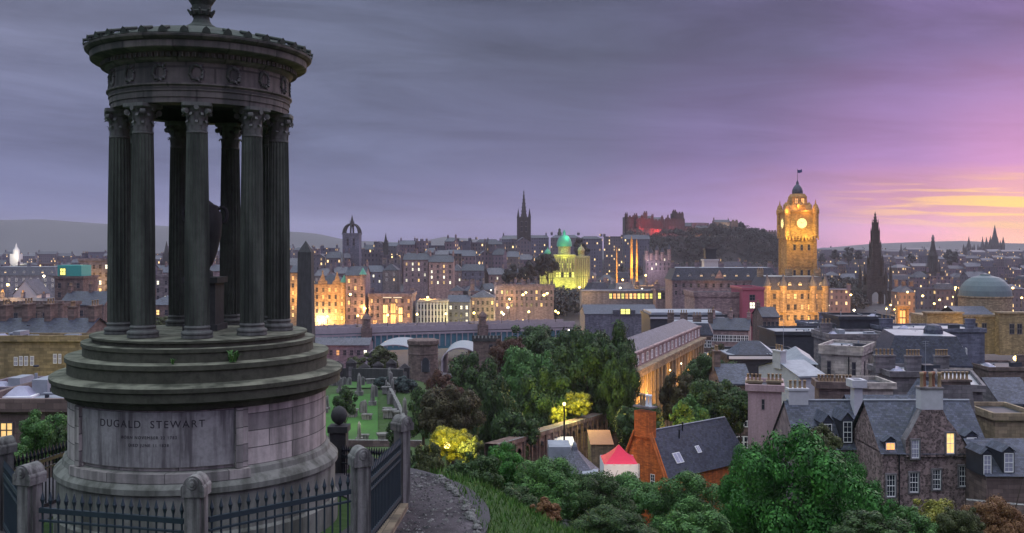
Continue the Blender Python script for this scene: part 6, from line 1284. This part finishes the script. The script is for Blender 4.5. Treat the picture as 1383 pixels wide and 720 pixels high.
# ---- conical slate pavilion, canopy tent, orange wall
o, X, Zz = house(772, 96, 'small pointed slate pavilion roof with a white box porch', 'slate_pavilion', zb=70)
b = MB(); b.lathe([(X(797), 0), (X(797), Zz(632))], M['grey'], 8); b.build('wall', o)
b = MB(); b.lathe([(X(806), Zz(634)), (X(787), Zz(618)), (X(777), Zz(608)), (.25, Zz(603))], M['slate3'], 8, c=(X(776), 0, 0)); b.lathe([(.22, Zz(604)), (.22, Zz(600)), (.1, Zz(597))], M['lead'], 8, c=(X(776), 0, 0)); b.box(X(742), X(772), 1.5, 5, 0, Zz(608), M['lead']); b.build('roof', o)
b = MB(); b.box(X(785), X(805), -3.3, -1.0, 0, Zz(632), M['white']); b.box(X(784), X(806), -3.4, -.9, Zz(632), Zz(630.5), M['lead'], bottom=True); b.build('porch', o)
o, X, Zz = house(842, 103, 'red topped canopy tent with white side cloths beside the orange house', 'canopy_tent', zb=68); o['category'] = 'tent'
b = MB(); xl, xr = X(816), X(862); ya, yb = 0, 4.6; za = Zz(628); ap = Zz(606); rows_ = []
for i, t in enumerate((0, .25, .5, .75, .97)):
    s_ = 1 - t; zz_ = za + (ap - za) * (t ** 1.35); cx2, cy2 = (xl + xr) / 2, (ya + yb) / 2; hx, hy = (xr - xl) / 2 * s_, (yb - ya) / 2 * s_; rows_.append([(cx2 - hx, cy2 - hy, zz_), (cx2 + hx, cy2 - hy, zz_), (cx2 + hx, cy2 + hy, zz_), (cx2 - hx, cy2 + hy, zz_)])
b.grid(rows_, M['redc'], close=True, smooth=False); b.face(rows_[-1], M['redc']); b.build('roof_cloth', o)
b = MB(); n = 14; rows_ = [[(xl + (xr - xl) * i / n, ya + .06 * sin(i * 1.9), z) for i in range(n + 1)] for z in (Zz(668), Zz(627))]; b.grid(rows_, M['whitec']); rows_ = [[(x, yb, z) for x, y, z in r_] for r_ in rows_]; b.grid(rows_, M['whitec']); b.face([(xl, ya, Zz(668)), (xl, yb, Zz(668)), (xl, yb, za), (xl, ya, za)], M['whitec']); b.build('side_cloth', o)
for x, y in ((xl, ya), (xr, ya), (xl, yb), (xr, yb)): b = MB(); b.cyl((x, y, 0), (x, y, za), .05, .05, M['white'], 6); b.build('pole', o)
o, X, Zz = house(812, 120, 'lit orange brick outbuilding wall between the arcade and the red tent', 'brick_outbuilding', zb=62); b = MB(); b.box(X(798), X(828), 0, 5, 0, Zz(600), M['rwall']); b.build('wall', o); b = MB(); b.face([(X(797), -.2, Zz(600)), (X(829), -.2, Zz(600)), (X(829), 5, Zz(591)), (X(797), 5, Zz(591))], M['potr']); b.build('roof', o); glowlight(P(812, 592, 112), 0, 0, 160, AMB, .4)
o, X, Zz = house(752, 118, 'pale flat roofed shed between the pavilion and the arcade', 'shed', zb=62); b = MB(); b.box(X(735), X(775), 0, 5, 0, Zz(604), M['harl']); b.box(X(733), X(777), -.2, 5.2, Zz(604), Zz(601), M['white'], bottom=True); b.build('wall', o)
# ---- arcaded retaining wall
A = Vector((P(672, 0, 102).x, 102, 0)); B = Vector((P(856, 0, 165).x, 165, 0)); L = (B - A).length; rz = math.atan2(B.y - A.y, B.x - A.x); zA, zB = 100 - (600 - HY) / F * 102, 100 - (546 - HY) / F * 165
o = empty('arcade_wall', (A.x, A.y, 60), 'long soot stained arcaded stone wall climbing behind the trees', 'wall', None, rz); n = 24; f = lambda x: zA - 60 + (zB - zA) * x / L; M['arc'] = stone('soot_stained_arcade', (.20, .14, .12), .8, (.8, .35), .4, streak=.6, grime=(.03, .022, .022))
b = MB(); b.face([(0, .5, 0), (L, .5, 0), (L, .5, f(L)), (0, .5, f(0))], M['felt']); b.face([(L, 1.5, 0), (0, 1.5, 0), (0, 1.5, f(0)), (L, 1.5, f(L))], M['arc']); b.face([(0, 0, f(0)), (L, 0, f(L)), (L, 1.5, f(L)), (0, 1.5, f(0))], M['arc']); b.face([(0, -.2, f(0) - .5), (L, -.2, f(L) - .5), (L, -.2, f(L)), (0, -.2, f(0))], M['arc']); b.face([(0, -.2, f(0)), (L, -.2, f(L)), (L, 0.1, f(L) + .02), (0, 0.1, f(0) + .02)], M['pier'])
b.build('back_wall', o)
b = MB(); pw = L / n
for i in range(n):
    x0 = i * pw; zt = f(x0 + pw / 2) - .5; hw = pw * .30; cxa = x0 + pw / 2
    b.box(x0, cxa - hw, 0, .5, 0, zt - 1.5, M['arc']); b.box(cxa + hw, x0 + pw, 0, .5, 0, zt - 1.5, M['arc'])
    ar = [(cxa + hw * cos(t), zt - 1.5 + hw * 1.0 * sin(t)) for t in [pi - pi * k / 8 for k in range(9)]]
    b.face([(x0, 0, zt - 1.5)] + [(x, 0, z) for x, z in ar] + [(x0 + pw, 0, zt - 1.5), (x0 + pw, 0, f(x0 + pw) - .45), (x0, 0, f(x0) - .45)], M['arc'])
    b.box(x0 - .18, x0 + .18, -.22, 0, 0, f(x0), M['arc'])
b.build('arches', o)

# ---- iron fence and posts on the slope
def irun(label, px0, D0, px1, D1, h, step=.22, m='irons', zoff=0):
    A = P(px0, 0, D0); B = P(px1, 0, D1); L = sqrt((B.x - A.x) ** 2 + (B.y - A.y) ** 2); rz = math.atan2(B.y - A.y, B.x - A.x); b = MB(); n = int(L / step); bz = terr(A.x, A.y)
    g_ = lambda x: terr(A.x + cos(rz) * x, A.y + sin(rz) * x) - bz + zoff
    for i in range(n + 1): x = L * i / n; b.cyl((x, 0, g_(x) - .2), (x, 0, g_(x) + h), .02, .012, M[m], 5)
    for zz_ in (.25, h - .2): b.cyl((0, 0, g_(0) + zz_), (L, 0, g_(L) + zz_), .02, .02, M[m], 5)
    o = b.build('iron_fence', None, (A.x, A.y, bz), (0, 0, rz)); return tag(o, label, 'fence')
irun('weathered iron fence on the slope below the yellow lit bush', 566, 29, 628, 30.5, 1.35, .26, 'pier', .2)
q = P(762, 548, 118); z_ = terr(q.x, 118); o = empty('lamp_post', (q.x, 118, z_), 'black lamp post before the arcade under the yellow lit tree', 'lamp post'); b = MB(); b.cyl((0, 0, 0), (0, 0, q.z - z_), .14, .09, M['irons'], 8); b.build('post', o); b = MB(); b.lathe([(.05, 0), (.16, .06), (.2, .32), (.06, .42)], M['lamp'], 8); b.build('lantern', o, (0, 0, q.z - z_))
glowlight(P(776, 544, 129), 0, 0, 1900, (1, .84, .18), .3); glowlight(P(792, 538, 129), 0, 0, 900, (1, .84, .18), .3); glowlight(P(757, 548, 131), 0, 0, 700, (1, .92, .25), .3)
# street lamps seen as points of light among the roofs
LAMPS = [(614, 437, 436, 'large amber lamp burning right of the striped white hotel', 1.1), (742, 446, 262, 'small white lamp in the tree tops left of its brighter twin', .28), (768, 446, 262, 'bright white lamp in the tree tops right of its smaller twin', .4), (676, 484, 235, 'white lamp beside the battlemented tower', .22), (955, 485, 172, 'amber lamp glowing among the trees in front of the roof terrace', .35), (943, 489, 175, 'faint lamp just left of the amber tree lamp', .2), (920, 491, 182, 'white lamp between colonnade and trees', .25),
         (982, 480, 185, 'yellow lamp shining on the wall beside the roof terrace', .45), (709, 372, 600, 'lone pale lamp on the wooded bank left of the domed bank', .9), (663, 392, 500, 'white lamp over the low lilac block', .7), (688, 404, 498, 'yellow lamp on the corner of the battlemented stone building', 1.1), (820, 378, 590, 'amber lamp left of the thin floodlit shaft', 1.2), (841, 378, 590, 'amber lamp between the floodlit shafts', 1.2), (872, 372, 590, 'amber lamp right of the floodlit shafts', 1.2),
         (1138, 412, 545, 'upper lamp of the street lights left of the gothic monument', 1.0), (1147, 416, 540, 'second street light left of the gothic monument', 1.0), (1132, 424, 500, 'lowest amber light at the foot of the wooded gap', .9), (1203, 412, 540, 'amber lamp right behind the gothic monument foot', 1.0), (1208, 418, 500, 'orange lamp left of the lit arch', .8), (1153, 425, 480, 'white lamp under the gothic monument on its clock tower side', .8),
         (1290, 391, 480, 'upper yellow lamp of the group of three before the rotunda', .7), (1287, 401, 470, 'lower yellow lamp of the group of three before the rotunda', .6), (1297, 401, 470, 'right hand yellow lamp of the group of three before the rotunda', .6), (1372, 484, 236, 'dazzling yellow lamp at the right edge beside the rotunda wall', 1.3), (862, 515, 166, 'amber lamp burning inside the colonnade', .45), (905, 500, 195, 'amber lamp at the far end of the colonnade', .35), (655, 448, 430, 'white lamp at the right end of the bridge', .5), (888, 566, 128, 'yellow lamp half hidden in leaves behind the orange chimney', .2)]
for i, (x, y, D_, lb, rr_) in enumerate(LAMPS):
    q = P(x, y, D_); zt = terr(q.x, q.y); h_ = min(9, max(4, q.z - zt)); o = empty('street_lamp', (q.x, q.y, q.z - h_), lb, 'street lamp', 'street lamps among the roofs')
    b = MB(); b.cyl((0, 0, 0), (0, 0, h_ - rr_ * .5), .12, .08, M['irons'], 6); b.build('post', o); b = MB(); b.lathe([(.05, -rr_ * .5), (rr_ * .4, -rr_ * .3), (rr_ * .5, 0), (rr_ * .4, rr_ * .3), (.05, rr_ * .5)], M['lampw'] if 'white' in lb or 'pale' in lb else M['lamp'], 10, smooth=True); b.build('lantern', o, (0, 0, h_))
    glowlight(q + Vector((0, -rr_ * .8 - .3, 0)), 0, 0, 500 * rr_ * (3 if D_ > 300 else 1), WHT if 'white' in lb or 'pale' in lb else AMB, .3)

# small lamps added at random among the roofs to spread a warm street glow
r = random.Random(77); b = MB(); b.cyl((0, 0, -6), (0, 0, -.4), .12, .08, M['irons'], 5); PM_ = b.mesh('post'); LH = []
for mm in ('lamp', 'lampw'): b = MB(); b.lathe([(.05, -.55), (.5, -.3), (.62, 0), (.5, .3), (.05, .5)], M[mm], 8, smooth=True); LH.append(b.mesh('lantern'))
for (n, xa, xb, ya, yb, Da, Db, gname, lb) in ((26, 426, 760, 394, 434, 432, 540, 'added old town street lamps', 'small added lamp glowing between the old town tenements'), (16, 1110, 1380, 386, 420, 430, 560, 'added new town street lamps', 'small added lamp glowing among the roofs under the sunset'), (12, 780, 1050, 384, 398, 455, 560, 'added shopping street lamps', 'small added lamp glowing along the shopping street roofs'), (10, 0, 140, 372, 410, 380, 560, 'added lamps on the left', 'small added lamp glowing among the left hand roofs')):
    for i in range(n):
        D_ = r.uniform(Da, Db); q = P(r.uniform(xa, xb), r.uniform(ya, yb), D_); wh = r.random() < .3; o = empty('street_lamp', q, lb, 'street lamp', gname); inst('post', PM_, o); inst('lantern', LH[wh], o); glowlight(q + Vector((0, -1.2, 0)), 0, 0, r.uniform(3500, 9500), WHT if wh else AMB, .5)
bld('dark flat roofed block below the dazzling lamp beside the rotunda', 1336, 1400, 500, 205, 12, 'flat', .3, 'brown', 'slate2', 0, 0, 0, 1, seed=4, flatm='felt', name='flat_block')
bld('long blue grey flat roof before the rotunda walls', 1206, 1330, 448, 215, 14, 'flat', .3, 'blue', 'slate2', 0, 0, 0, 2, seed=4, flatm='lead', name='flat_block')

# ================================================================ trees
def crown_mesh(name, seed, nlob, n, leaf, mat, flat=1.0, rag=.25):
    r = random.Random(seed); lobes = []
    for i in range(nlob):
        while True:
            p = Vector((r.uniform(-1, 1), r.uniform(-1, 1), r.uniform(-1, 1)))
            if .35 < p.length < .98 : break
        lobes.append((Vector((p.x * .84, p.y * .84, p.z * .84)), r.uniform(.10, .25) if nlob > 30 else r.uniform(.15, .3)))
    lobes.append((Vector((0, 0, -.05)), .50)); ws = [q * q for _, q in lobes]; V, Fc = [], []
    for k in range(n):
        c, rad = r.choices(lobes, ws)[0]; d_ = Vector((r.gauss(0, 1), r.gauss(0, 1), r.gauss(0, 1) + .25)).normalized()
        dist = rad * (1 - abs(r.gauss(0, rag * .6)) if r.random() < .85 else 1 + abs(r.gauss(0, .16))); p = c + d_ * dist
        nrm = (d_ + Vector((r.uniform(-1, 1), r.uniform(-1, 1), r.uniform(-1, 1))) * .5).normalized(); t = nrm.orthogonal().normalized(); t = (t * cos(k) + nrm.cross(t) * sin(k)); s_ = nrm.cross(t); L = leaf * r.choice((.6, .8, 1, 1, 1.3, 1.7)); W = L * .55
        b = len(V); V += [tuple(p - t * L), tuple(p + s_ * W), tuple(p + t * L), tuple(p - s_ * W)]; Fc.append((b, b + 1, b + 2, b + 3))
    me = bpy.data.meshes.new(name); me.from_pydata(V, [], Fc); me.materials.append(mat); return me
CM = {}
def crown(cat, var, kind):
    key = (cat, var, kind)
    if key not in CM:
        if (cat, var) not in CM:
            pr = dict(xl=(110, 60000, .019), big=(70, 30000, .028), mid=(40, 12000, .046), small=(18, 3200, .09), tiny=(8, 500, .22))[cat]
            CM[(cat, var)] = crown_mesh('crown', var * 7 + len(cat), pr[0], pr[1], pr[2], LM[kind])
        me = CM[(cat, var)].copy(); me.materials.clear(); me.materials.append(LM[kind]); CM[key] = me
    return CM[key]
def trunk_mesh(seed):
    r = random.Random(seed); b = MB(); pts = [Vector((0, 0, 0)), Vector((r.uniform(-.03, .03), r.uniform(-.03, .03), .3)), Vector((r.uniform(-.06, .06), r.uniform(-.06, .06), .6)), Vector((r.uniform(-.06, .06), 0, .85))]; rd = [.05, .038, .026, .01]
    for i in range(3): b.cyl(pts[i], pts[i + 1], rd[i], rd[i + 1], M['bark'], 8)
    for i in range(9):
        t = r.uniform(.3, .75); a = r.uniform(0, 2 * pi); p = Vector((0, 0, t)); q = p + Vector((cos(a) * .26, sin(a) * .26, r.uniform(.12, .28))); b.cyl(p, q, .018, .008, M['bark'], 5); b.cyl(q, q + Vector((cos(a + .6) * .14, sin(a + .6) * .14, .12)), .008, .002, M['bark'], 4)
    return b.mesh('trunk')
TM = [trunk_mesh(i) for i in range(3)]
tcount = [0]
def tree(label, px, ytop, D, wpx, kind, cat='mid', hpx=None, shrub=False, group=None, zb=None, nm=None):
    """crown centred on px, its top at ytop, wpx wide, seen at depth D"""
    tcount[0] += 1; k = tcount[0]; W = wpx * D / F / 2 / .98; H = (hpx or wpx) * D / F / 2 / .98; q = P(px, ytop, D); zc = q.z - H * .97; base = terr(q.x, D) if zb is None else zb
    base = min(base, zc - H * .8); o = empty(nm or ('shrub' if shrub else 'tree'), (q.x, D, base), label, 'shrub' if shrub else 'tree', group)
    inst('trunk', TM[k % 3], o, (0, 0, 0), (0, 0, k), ((W * 1.6), (W * 1.6), zc - base + H * .5)); inst('crown', crown(cat, k % 3, kind), o, (0, 0, zc - base), (0, 0, k * 1.3), (W, W, H)); return o
T_ = tree
T_('dark tree forming the back left of the wooded churchyard clump', 720, 430, 205, 100, 'dark', 'big', 90); T_('dark tree beside the white lamps in the churchyard clump', 772, 440, 195, 96, 'dark', 'big', 120); T_('tall dark brownish tree at the right end of the churchyard clump', 822, 420, 150, 90, 'dark', 'big', 170)
T_('reddish brown tree showing above the round green tree', 690, 448, 185, 60, 'red', 'big', 70); T_('dark green tree with bronze neighbour beside the round tomb', 640, 474, 170, 92, 'dark', 'big', 120); T_('dark bronze tree right in front of the round tomb doorway', 602, 494, 165, 60, 'red', 'mid', 80)
T_('round green tree in the middle of the churchyard clump', 712, 454, 155, 92, 'green', 'big', 130); T_('dark green tree with drooping side above the arcade start', 738, 496, 140, 96, 'dark', 'big', 130); T_('broad dark tree above the yellow lit tree', 796, 438, 148, 112, 'dark', 'big', 140); T_('dark leafy tree above the end of the arcade', 838, 462, 142, 62, 'dark', 'big', 120)
T_('dark green tree left of the arcade start', 668, 506, 118, 78, 'dark', 'big', 150); T_('brown tinged tree hanging over the yellow lit bush', 610, 510, 105, 95, 'bronze', 'big', 100); T_('blackish tree filling the gap under the round green tree', 700, 545, 112, 70, 'dark', 'mid', 80)
T_('pale green bush before the white arched station roof', 516, 466, 235, 54, 'olive', 'mid', 40, True); T_('thin bush on the near side of the station roof', 480, 480, 240, 30, 'olive', 'small', 26, True); T_('grey green bush at the foot of the round tomb', 545, 505, 190, 40, 'blue', 'mid', 34, True)
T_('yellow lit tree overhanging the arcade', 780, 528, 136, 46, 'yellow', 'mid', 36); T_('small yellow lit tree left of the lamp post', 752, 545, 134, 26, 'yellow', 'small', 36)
T_('dark green tree left of the orange chimney', 866, 534, 124, 78, 'dark', 'big', 84); T_('tree with brown leaves before the amber colonnade', 916, 500, 150, 54, 'bronze', 'mid', 80); T_('dark tree in front of the roof terrace', 960, 470, 165, 84, 'dark', 'big', 90); T_('dark green tree directly behind the orange house ridge', 968, 500, 132, 96, 'dark', 'big', 104); T_('green tree between the orange chimney and slate ridge', 930, 532, 128, 60, 'green', 'mid', 70); T_('brown tipped tree beside the amber tree lamps', 975, 462, 190, 46, 'bronze', 'mid', 46); T_('dark tree low against the tenement left of the pink gable', 1000, 520, 130, 40, 'dark', 'mid', 70)
T_('dark bush crowding the burial ground tombs behind the ball topped pier', 466, 520, 150, 40, 'dark', 'mid', 46, True); T_('dark bush between lawn and footpath pier', 538, 560, 120, 36, 'dark', 'mid', 50, True); T_('low grey green bush beside the stepped burial ground wall', 520, 505, 195, 34, 'blue', 'mid', 26, True); T_('dark tree right of the upper lawn under the round tomb', 572, 520, 140, 50, 'dark', 'mid', 80); T_('dark undergrowth behind the iron fence', 560, 600, 60, 50, 'dark', 'mid', 90, True)
# hillside shrubs
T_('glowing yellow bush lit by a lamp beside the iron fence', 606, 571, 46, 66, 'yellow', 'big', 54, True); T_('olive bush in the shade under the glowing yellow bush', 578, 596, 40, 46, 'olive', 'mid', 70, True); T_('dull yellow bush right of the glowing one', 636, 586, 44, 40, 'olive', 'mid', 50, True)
T_('dark blue green shrub right of the iron fence', 640, 604, 33, 92, 'dark', 'big', 96, True); T_('deep green shrub behind the dark fence shrub', 676, 596, 50, 70, 'deep', 'big', 80, True); T_('bright green rounded shrub below the arcade', 738, 618, 46, 120, 'green', 'xl', 100, True); T_('dark shrub at the crest edge under the bright green one', 690, 648, 34, 90, 'dark', 'big', 70, True)
T_('dry brown shrub on the grass crest', 738, 672, 27, 50, 'brown', 'mid', 40, True); T_('grey green shrub below the slate pavilion', 800, 638, 52, 120, 'dark', 'xl', 90, True); T_('low green shrub under the canopy tent', 848, 634, 66, 100, 'green', 'big', 80, True); T_('light green tree hiding the orange house wall', 925, 634, 60, 128, 'green', 'xl', 110); T_('dark shrub at the bottom edge left of the light green tree', 828, 686, 36, 130, 'dark', 'xl', 70, True); T_('green shrub at the bottom edge between the two big trees', 946, 676, 40, 110, 'green', 'big', 90, True)
T_('huge dark green tree in front of the slate houses', 1084, 568, 46, 206, 'deep', 'xl', 260); T_('left shoulder of dark foliage leaning on the huge tree', 1020, 598, 50, 100, 'deep', 'xl', 160); T_('dark green tree at the right flank of the huge tree', 1148, 612, 48, 92, 'deep', 'xl', 150); T_('brown tinged small tree peeping over the huge tree', 1108, 572, 60, 60, 'olive', 'mid', 60)
T_('dark shrub below the rubble house drainpipe', 1205, 672, 50, 80, 'deep', 'big', 80, True); T_('yellow green shrub under the rubble house windows', 1262, 668, 55, 92, 'yellow', 'big', 80, True); T_('green shrub left of the yellow green shrub', 1228, 684, 46, 80, 'green', 'big', 70, True); T_('reddish brown shrub at the bottom right corner', 1346, 672, 50, 100, 'brown', 'xl', 90, True); T_('olive brown shrub between yellow and reddish shrubs', 1300, 678, 46, 66, 'olive', 'big', 70, True)
T_('dark tangle of shrub filling the bottom below the rubble house', 1185, 690, 38, 120, 'dark', 'big', 70, True)
T_('ivy covered bush before the lit lodge on the left', 58, 548, 50, 70, 'green', 'big', 80, True); T_('dark ivy bush beside the drum above the black railing', 84, 566, 46, 40, 'dark', 'mid', 80, True); T_('low bush at the picture edge beneath the lodge window', 18, 598, 44, 46, 'green', 'mid', 40, True)
T_('yellow lit hedge at the foot of the ochre stone row', 26, 508, 121, 54, 'yellow', 'mid', 20, True); T_('second lit hedge nearer the temple on the left', 78, 510, 121, 46, 'olive', 'mid', 20, True); T_('green bush glimpsed through the temple columns', 215, 426, 260, 34, 'olive', 'mid', 24, True)
glowlight(P(610, 590, 43.2), 0, 0, 420, (1, .82, .16), .15); glowlight(P(594, 580, 43.8), 0, 0, 150, (1, .84, .2), .1); glowlight(P(628, 598, 42.6), 0, 0, 50, (1, .9, .2), .1)  # bare lights added in front of the bush to brighten its leaves
o = empty('park_lamp', P(604, 612, 45.5), 'lamp standing inside the glowing yellow bush', 'lamp'); o.location.z = terr(o.location.x, 45.5); b = MB(); b.cyl((0, 0, 0), (0, 0, P(0, 606, 45.5).z - o.location.z), .06, .04, M['irons'], 6); b.build('post', o); b = MB(); b.lathe([(.02, 0), (.14, .05), (.16, .2), (.05, .3)], M['lamp'], 8); b.build('lantern', o, (0, 0, P(0, 606, 45.5).z - o.location.z))
# trees on the far ridges
r = random.Random(17)
for i, (x, y, D_, w_) in enumerate(((968, 299, 1175, 26), (945, 305, 1185, 18), (1000, 301, 1170, 24), (1021, 306, 1170, 26), (1038, 314, 1165, 20), (933, 308, 1180, 16), (984, 308, 1172, 20), (1052, 318, 1150, 22), (785, 322, 900, 26), (740, 340, 610, 34), (712, 352, 600, 30), (690, 358, 605, 26))):
    T_(['tallest dark round tree on the castle ridge', 'small tree between keep and ridge barracks', 'broad dark tree right of the ridge barracks', 'round tree above the red lit barrack house', 'last high tree of the castle ridge toward the clock tower', 'low tree against the castle keep wall', 'dark tree under the flat ridge barracks', 'ridge tree nearest the clock tower', 'dark tree in front of the long skyline roof', 'dark tree right beside the domed bank', 'dark tree on the wooded bank above the battlemented stone building', 'leftmost tree of the wooded bank'][i], x, y, D_, w_, 'wood', 'small', w_, group='trees on the far ridges')
for i, (x, y, w_) in enumerate(((1128, 337, 16), (1146, 334, 20), (1160, 337, 15), (1285, 337, 22), (1110, 342, 14), (1232, 341, 14))): T_(f'dark tree on the hazy horizon, {ORD[i]} of six from the clock tower side' if i < 3 else ['dark round tree on the horizon left of the sunset spires', 'low horizon tree touching the clock tower hotel edge', 'small horizon tree right of the gothic monument'][i - 3], x, y, 1250, w_, 'wood', 'tiny', w_, group='trees on the far ridges')
def wood(name, label, regions, n, seed):
    r = random.Random(seed); V, Fc = [], []
    for _ in range(n):
        x0, x1, D0, D1 = r.choice(regions); D_ = r.uniform(D0, D1); x = (r.uniform(x0, x1) - CX) / F * D_; z = terr(x, D_); R0 = r.uniform(3, 6.5); hh = r.uniform(4, 10)
        for k in range(60):
            d_ = Vector((r.gauss(0, 1), r.gauss(0, 1), abs(r.gauss(0, 1)))).normalized(); p = Vector((x, D_, z + hh * .5)) + Vector((d_.x * R0, d_.y * R0, d_.z * hh * .7)); t = Vector((r.uniform(-1, 1), r.uniform(-1, 1), r.uniform(-1, 1))).normalized(); s_ = t.cross(d_).normalized(); L = r.uniform(.6, 1.3)
            b = len(V); V += [tuple(p - t * L), tuple(p + s_ * L * .7), tuple(p + t * L), tuple(p - s_ * L * .7)]; Fc.append((b, b + 1, b + 2, b + 3))
    me = bpy.data.meshes.new(name); me.from_pydata(V, [], Fc); me.materials.append(LM['wood']); tag(inst(name, me), label, 'woodland', kind='stuff')
for i, (x, y, D_, w_, k_) in enumerate(((330, 470, 120, 90, 'dark'), (250, 500, 100, 80, 'olive'), (380, 520, 90, 70, 'green'), (180, 520, 80, 70, 'dark'))): T_(['dark tree on the slope behind the temple drum', 'olive tree on the slope behind the temple steps', 'green tree behind the drum on the lawn side', 'dark tree behind the drum on the lodge side'][i], x, y, D_, w_, k_, 'mid', w_)
wood('woodland', 'dark wooded slopes of the castle rock and the valley gardens', [(840, 1075, 900, 1060), (840, 1060, 1000, 1075), (930, 1062, 1066, 1108), (850, 1062, 1062, 1092), (690, 790, 520, 640), (1110, 1165, 560, 760)], 1300, 4)
# small detail on near roofs: aerials
for i, (x, y, D_, h_, lb) in enumerate(((1058, 470, 168, 5, 'tall thin aerial mast on the roof terrace'), (1250, 500, 131, 4, 'thin aerial on the wall behind the pale chimney'), (1236, 470, 160, 3, 'short aerial on the flat mansard top'))):
    q = P(x, y, D_); b = MB(); b.cyl((0, 0, -3), (0, 0, h_), .05, .03, M['lead'], 5)
    for k in range(3): b.cyl((-.5 + .1 * k, 0, h_ - .3 * k - .1), (.5 - .1 * k, 0, h_ - .3 * k - .1), .02, .02, M['lead'], 4)
    tag(b.build('aerial', None, tuple(q)), lb, 'aerial')

# ================================================================ haze
HZ = 5600; zs = (25, 235); me = bpy.data.meshes.new('haze')
v_ = [(x, y, z) for z in zs for x, y in ((-HZ, -HZ), (HZ, -HZ), (HZ, HZ), (-HZ, HZ))]
me.from_pydata(v_, [], [(3, 2, 1, 0), (4, 5, 6, 7), (0, 1, 5, 4), (1, 2, 6, 5), (2, 3, 7, 6), (3, 0, 4, 7)])
hm = bpy.data.materials.new('dusk_haze'); hm.use_nodes = True; t = hm.node_tree; t.nodes.clear(); pv = t.nodes.new('ShaderNodeVolumePrincipled'); pv.inputs['Color'].default_value = (.90, .86, .98, 1); pv.inputs['Density'].default_value = .00008; pv.inputs['Anisotropy'].default_value = 0
ou = t.nodes.new('ShaderNodeOutputMaterial'); t.links.new(pv.outputs[0], ou.inputs['Volume']); me.materials.append(hm); tag(inst('haze', me), kind='stuff')
